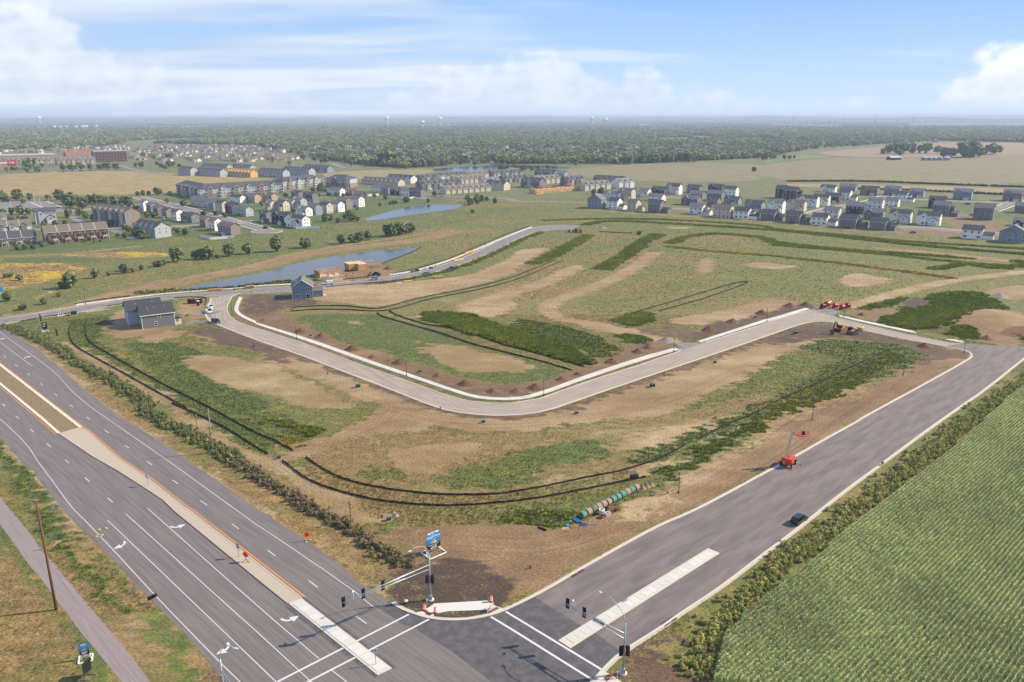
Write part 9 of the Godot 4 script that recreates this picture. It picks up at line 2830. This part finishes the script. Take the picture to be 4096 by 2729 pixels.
const LAMPS := [[-198.6,-351.3,4.7],[-179.6,-288.7,4.6],[-133.6,-244.3,4.8],[-129.3,-375.6,4.9],[-123.4,-331.3,4.9],[-88.2,-201.6,4.3],[-84.5,-292.3,5.2],[-35.6,-247.7,5.2],[-84.5,-404.7,4.7],[-44.4,-444.0,5.5],[-34.6,-148.8,5.3],[9.9,-227.9,5.3],[60.0,-275.0,5.4],[108.9,-320.3,5.3],[144.5,-326.9,5.3],[167.4,-274.3,9.3],[132.3,-248.4,5.2],[86.5,-208.0,5.0],[38.7,-163.1,5.3],[-18.1,-521.7,4.8],[35.3,-793.7,4.4],[2.9,-585.9,4.9]]
const PILES := [[-106.6,-321.3,2.8],[-86.0,-303.0,4.9],[-75.4,-295.7,5.6],[-60.0,-278.5,5.3],[-50.6,-268.9,3.6],[-40.3,-261.8,4.6],[-25.1,-247.4,3.3],[-15.4,-239.2,4.6],[-6.0,-231.9,4.1],[-71.0,-438.3,5.6],[1.4,-231.9,3.8],[7.5,-235.5,4.9],[16.4,-243.5,4.0],[22.3,-249.2,2.9],[35.6,-262.5,5.4],[46.8,-275.0,4.4],[51.6,-280.6,4.5],[51.9,-286.5,3.8],[60.1,-289.5,6.3],[80.5,-305.5,5.8],[93.8,-318.5,5.5],[111.0,-333.7,5.8],[128.1,-347.0,6.0],[136.1,-349.1,5.5],[154.0,-330.7,3.8],[156.7,-282.1,5.0],[186.4,-292.6,5.1],[236.6,-367.1,7.9],[174.2,-304.6,3.1],[70.6,-606.7,6.0]]
# houses by group | grid direction | ridge | depth: x, z, width, eave, rise, wall, roof, form, order
const HOUSE_PLAN := {
"meadow|r|z|9.5":[[81.4,-749.1,15.6,8.4,4.7,"steel","grey","v",2388],[350.1,-539.8,16.4,6.9,4.9,"steel","grey","v",4055]],
"meadow|r|x|9.5":[[99.9,-740.2,15.6,7.6,2.9,"white","dark","w",2470],[115.3,-724.0,13.3,7.8,2.9,"cream","brown","w",2546],[134.4,-711.5,18.7,8.5,2.9,"slate","dark","w",2639],[169.1,-697.7,18.1,6.7,2.9,"offwhite","grey","w",2805],[183.9,-677.0,15.0,8.1,2.9,"cream","brown","n",2896],[200.8,-666.6,19.1,6.7,2.9,"white","dark","w",2988],[219.9,-656.4,17.9,6.1,2.9,"slate","dark","w",3092],[235.0,-639.3,17.4,6.7,2.9,"slate","dark","w",3193],[252.2,-627.2,18.2,6.3,2.9,"white","dark","w",3300],[268.1,-610.2,19.2,7.2,2.9,"slate","dark","w",3414],[286.5,-599.1,17.6,6.3,2.9,"slate","dark","w",3534],[333.8,-554.3,19.1,6.4,2.9,"white","dark","w",3913]],
"block|r|x|9.5":[[107.8,-829.7,18.6,5.9,2.9,"offwhite","grey","f",2456],[121.1,-826.6,15.7,9.1,2.9,"cream","brown","f",2508],[142.2,-857.8,17.9,6.3,2.9,"offwhite","grey","f",2569],[164.7,-875.3,16.2,6.6,2.9,"charcoal","dark","f",2640],[183.2,-887.5,15.6,8.7,2.9,"white","dark","f",2697],[150.6,-816.0,16.3,4.4,2.9,"white","grey","n",2627],[209.1,-900.2,15.3,6.4,2.9,"slate","dark","f",2779],[198.1,-837.3,14.6,5.5,2.9,"slate","grey","n",2791],[177.7,-775.7,17.2,6.5,2.9,"slate","grey","f",2766],[237.5,-913.8,16.8,6.1,2.9,"charcoal","dark","f",2866],[241.1,-862.3,12.9,8.1,2.9,"white","dark","n",2927],[212.1,-815.8,15.9,7.8,2.9,"slate","grey","n",2864],[196.5,-761.4,10.6,6.0,2.9,"taupe","dark","f",2856],[220.4,-781.8,15.0,4.9,2.9,"steel","dark","f",2931],[225.1,-724.8,16.0,6.9,2.9,"steel","dark","f",3019],[290.0,-844.1,10.6,10.6,2.9,"charcoal","dark","n",3128],[296.0,-821.3,19.9,10.6,2.9,"charcoal","dark","w",3180],[287.0,-759.4,19.6,8.2,2.9,"white","dark","f",3232],[305.4,-771.9,14.3,8.0,2.9,"offwhite","dark","f",3288],[327.3,-798.6,14.0,6.6,2.9,"charcoal","dark","f",3333],[368.1,-913.6,16.3,5.3,2.9,"white","dark","f",3316],[396.8,-927.7,18.1,5.3,2.9,"steel","grey","n",3395],[352.2,-821.6,17.2,8.3,2.9,"white","dark","w",3394],[398.9,-875.9,18.0,7.1,2.9,"taupe","dark","f",3480],[424.0,-875.1,15.6,7.3,2.9,"steel","grey","f",3571],[403.4,-805.9,17.9,7.5,2.9,"white","dark","w",3618],[442.3,-856.6,13.6,6.2,2.9,"steel","grey","f",3670],[347.6,-746.5,12.8,7.1,2.9,"offwhite","grey","n",3505],[370.5,-761.6,11.5,5.9,2.9,"white","grey","n",3571],[310.7,-704.9,15.4,7.2,2.9,"charcoal","grey","n",3425],[240.7,-709.6,12.6,9.1,2.9,"white","grey","f",3109],[263.7,-722.7,14.8,7.5,2.9,"cream","brown","f",3189],[277.4,-674.9,12.7,6.5,2.9,"offwhite","grey","n",3330],[309.2,-664.8,15.3,6.3,2.9,"slate","grey","f",3498],[320.7,-642.1,15.7,7.8,2.9,"offwhite","dark","f",3604],[337.6,-629.2,16.5,7.6,2.9,"white","dark","f",3718],[381.7,-686.5,19.2,9.8,2.9,"slate","grey","w",3785],[407.1,-748.7,14.1,8.2,2.9,"navy","dark","f",3751],[475.4,-826.9,16.9,8.5,2.9,"steel","grey","f",3853],[401.5,-663.2,14.9,10.5,2.9,"slate","brown","n",3937],[519.2,-813.0,16.9,8.8,2.9,"taupe","grey","f",4053],[466.5,-709.1,16.1,6.6,2.9,"slate","grey","n",4104],[408.5,-620.7,13.3,3.5,2.9,"charcoal","grey","f",4094]],
"townhomes|l|x|13":[[-342.8,-524.3,33.0,5.4,3.9,"taupe","dark","t",26],[-307.2,-544.8,39.4,7.9,3.9,"brick","brown","t",301]],
"townhomes|l|x|11":[[-383.8,-639.7,14.7,9.0,3.3,"palegrey","dark","f",179],[-439.1,-661.8,15.2,2.2,3.3,"taupe","brown","g",-19]],
"townhomes|l|x|12":[[-385.6,-599.5,23.5,3.6,3.6,"taupe","brown","g",50]],
"townhomes|r|x|12":[[-321.2,-632.1,52.1,11.6,3.6,"taupe","brown","g",466],[-264.3,-568.8,30.3,7.4,3.6,"palegrey","dark","g",608]],
"lane|r|x|7.5":[[-341.1,-726.7,8.0,7.8,2.2,"white","grey","n",580],[-326.7,-709.9,8.0,7.5,2.2,"slate","grey","n",610],[-313.4,-693.9,8.0,6.8,2.2,"brown","brown","n",638],[-297.2,-674.1,8.0,6.6,2.2,"taupe","dark","n",673],[-281.7,-656.8,8.0,7.2,2.2,"white","dark","n",711],[-266.9,-645.6,16.6,5.9,2.2,"slate","dark","n",761],[-242.3,-617.1,8.0,6.1,2.2,"taupe","brown","n",827],[-227.7,-597.1,8.0,7.3,2.2,"white","brown","n",863],[-210.4,-576.2,17.0,6.7,2.2,"taupe","brown","n",916]],
"court|r|x|7.5":[[-308.3,-769.3,14.6,7.0,2.2,"cream","grey","n",793],[-294.5,-756.4,18.5,6.5,2.2,"cream","grey","n",829],[-280.1,-735.7,9.1,6.8,2.2,"steel","grey","n",857],[-266.7,-719.1,11.0,8.0,2.2,"cream","dark","n",888],[-253.3,-706.7,10.7,7.8,2.2,"charcoal","dark","n",928],[-238.3,-690.0,20.8,6.3,2.2,"palegrey","grey","n",970],[-279.6,-799.8,17.3,5.6,2.2,"white","dark","n",952],[-263.9,-799.3,15.6,6.8,2.2,"tan","grey","n",1012],[-250.1,-809.8,16.1,6.4,2.2,"tan","brown","f",1079],[-233.1,-853.1,12.4,4.8,2.2,"slate","dark","f",1190],[-203.9,-794.0,15.0,8.9,2.2,"slate","dark","f",1243],[-224.0,-726.7,8.0,7.3,2.2,"cream","grey","f",1084],[-213.4,-727.5,10.7,7.6,2.2,"cream","dark","f",1131],[-210.8,-745.7,13.0,6.7,2.2,"cream","grey","f",1163],[-203.1,-746.1,14.4,8.2,2.2,"palegrey","grey","f",1196],[-203.9,-646.8,9.5,7.3,2.2,"slate","dark","f",1066],[-187.9,-636.0,18.0,7.4,2.2,"charcoal","dark","f",1128],[-170.1,-615.2,22.5,7.5,2.2,"white","dark","f",1188],[-183.2,-687.8,13.5,6.3,2.2,"white","grey","f",1216],[-175.0,-694.5,9.9,7.6,2.2,"steel","brown","n",1261],[-169.0,-710.6,10.4,7.4,2.2,"cream","dark","n",1305],[-160.2,-718.8,9.9,7.5,2.2,"white","grey","n",1351],[-158.4,-741.3,13.1,8.7,2.2,"taupe","grey","n",1379],[-149.9,-760.7,11.2,7.9,2.2,"white","grey","n",1431],[-156.0,-805.2,11.2,8.0,2.2,"charcoal","brown","n",1440],[-194.0,-872.5,17.6,6.5,2.2,"white","grey","n",1349],[-183.5,-876.6,23.2,4.2,2.2,"brown","brown","n",1390],[-154.5,-909.9,15.5,5.8,2.2,"white","grey","n",1514],[-141.7,-889.6,12.6,6.4,2.2,"steel","brown","n",1547],[-129.9,-876.5,10.6,6.9,2.2,"charcoal","brown","n",1582],[-117.2,-871.4,13.9,6.1,2.2,"white","grey","n",1625],[-102.5,-849.0,18.1,7.9,2.2,"slate","dark","n",1669]],
"rows|r|x|12":[[-165.7,-1012.3,66.6,5.2,3.6,"cream","brown","g",1533],[-146.5,-1048.5,44.5,6.6,3.6,"offwhite","dark","g",1607],[-17.4,-943.0,28.9,7.2,3.6,"cream","dark","g",1990],[25.9,-971.8,28.7,8.3,3.6,"slate","dark","g",2132],[51.2,-1170.5,35.9,5.5,3.6,"slate","dark","g",2187],[71.3,-1112.2,12.4,7.4,3.6,"steel","grey","g",2251],[130.9,-1056.8,43.6,4.6,3.6,"slate","dark","g",2440],[-483.3,-1180.3,32.6,8.9,3.6,"palegrey","dark","g",752],[-443.1,-1167.2,60.3,7.6,3.6,"palegrey","dark","g",847],[-348.4,-1156.2,58.6,7.7,3.6,"palegrey","dark","g",1095],[-320.6,-1189.1,62.1,7.8,3.6,"palegrey","dark","g",1195],[-308.0,-1257.5,59.0,6.8,3.6,"steel","dark","g",1272],[-511.6,-1374.1,75.3,2.2,3.6,"palegrey","dark","g",868],[-459.0,-1353.6,54.7,2.2,3.6,"palegrey","dark","g",973]],
"rows|l|x|12":[[-114.7,-1060.3,25.9,6.2,3.6,"slate","dark","g",1706],[-85.7,-1101.1,39.7,6.0,3.6,"offwhite","dark","g",1802],[-52.2,-1139.6,37.2,5.1,3.6,"cream","brown","g",1903],[-10.5,-1176.6,56.4,4.7,3.6,"slate","dark","g",2019],[-88.2,-951.9,58.5,7.5,3.6,"slate","dark","g",1755],[-59.2,-1031.8,45.1,7.0,3.6,"cream","brown","g",1866],[-53.6,-906.6,63.3,5.4,3.6,"cream","brown","g",1860],[-29.5,-1017.6,25.3,5.7,3.6,"offwhite","grey","g",1956],[1.7,-1055.8,40.1,5.5,3.6,"slate","dark","g",2053],[43.3,-1031.0,42.7,7.2,3.6,"cream","brown","g",2180],[77.4,-1011.1,30.7,7.4,3.6,"slate","dark","g",2289],[98.3,-940.4,43.5,7.1,3.6,"cream","brown","g",2377],[135.7,-964.0,27.4,8.2,3.6,"offwhite","grey","g",2492]],
"osb|r|x|12":[[-392.9,-1151.5,56.5,7.1,3.6,"plywood","plyroof","g",969]],
"osb|l|x|12":[[49.0,-913.4,64.5,4.6,0.0,"plywood","plydeck","p",2215]],
"commercial|l|x|50":[[-994.5,-1618.5,111.5,9.4,0.0,"tanbrick","flat","b",91]],
"commercial|l|x|18":[[-901.2,-1481.0,81.0,7.3,4.0,"stone","brown","g",113]],
"commercial|l|x|20":[[-793.9,-1443.4,62.1,9.9,4.4,"stone","brown","g",300],[-811.3,-1704.7,18.8,6.0,4.4,"cream","brown","n",533]],
"commercial|l|x|40":[[-940.5,-1721.3,47.4,4.4,8.8,"tanbrick","rust","n",308],[-846.5,-1311.7,41.8,9.7,0.0,"tanbrick","flat","b",1]],
"commercial|l|x|25":[[-783.1,-1547.0,58.0,19.8,0.0,"darkbrick","flat","b",436]]}
const ARROWS := [[-79.29, -139.85], [-71.06, -147.24], [-46.73, -107.83], [-38.38, -115.52], [-176.69, -268.93], [-201.07, -292.88]]
const CORNER_WALK := [-15.3, -118.6, -13.92, -120.35, -9.86, -120.74, -4.4, -121.26, -2.99, -119.71, -4.51, -118.6, -7.77, -118.29, -11.41, -118.13, -14.0, -117.2]
const RAMP_A := [-17.28, -117.51, -15.68, -118.6, -13.61, -117.04, -14.29, -116.28]
const RAMP_B := [-4.51, -118.6, -2.99, -119.71, -1.04, -118.6, -2.94, -117.35, -4.27, -117.2]
const RAMP_C := [12.66, -100.58, 14.23, -102.9, 15.33, -102.04, 16.97, -100.34, 15.75, -98.68, 11.61, -98.68]
const TILE_A := [-15.95, -118.38, -15.3, -118.6, -13.91, -117.2, -14.53, -116.74]
const TILE_B := [-4.39, -117.97, -2.69, -119.39, -2.2, -118.92, -4.18, -117.35]
const TILE_C := [14.22, -101.3, 15.16, -102.04, 15.69, -101.55, 14.62, -100.34]
const DRAINS := [[11.78, -129.55, "rusty storm drain in the kerb nearer the dirt corner"], [13.14, -130.91, "rusty storm drain in the kerb, the farther of two by the dirt corner"], [26.53, -114.77, "rusty storm drain in the right-hand kerb near the signal"], [27.9, -115.97, "rusty storm drain in the right-hand kerb farther from the signal"], [20.43, -121.13, "rusty storm drain beside the traffic island"]]
const HEDGE_GREEN := [[-210.9, -312.3, -194.2, -298.9, -177.5, -285.0, -163.4, -272.3, -159.7, -267.0], [-155.7, -263.1, -141.0, -250.3, -127.1, -237.0, -108.9, -219.8, -110.1, -215.4, -90.5, -198.9, -77.5, -187.9, -71.9, -181.9]]
const HEDGE_BROWN := [[-62.1, -171.3, -51.7, -162.3, -42.0, -153.3, -33.1, -144.8, -26.3, -137.6, -20.6, -132.9], [-74.3, -183.2, -68.4, -178.0, -62.6, -173.1]]
const HEDGE_CORN := [[29.1, -102.5, 31.3, -108.5, 35.5, -114.2, 40.7, -119.4, 46.4, -125.4, 49.4, -129.9, 58.5, -138.0, 72.6, -150.9, 84.6, -161.8, 99.6, -176.7, 116.4, -192.9, 135.3, -210.6, 154.1, -228.5, 166.9, -238.6, 182.4, -254.4]]
const HEDGE_POND := [[-186.9, -375.6, -169.6, -380.6, -138.3, -389.6, -128.6, -399.1, -116.6, -403.2]]
const HEDGE_FIELD := [[370.4, -1060.3, 433.3, -1063.9, 488.7, -1056.7, 540.8, -1016.8, 666.4, -954.0], [402.7, -954.0, 459.6, -935.2, 507.8, -904.9, 590.7, -842.8]]
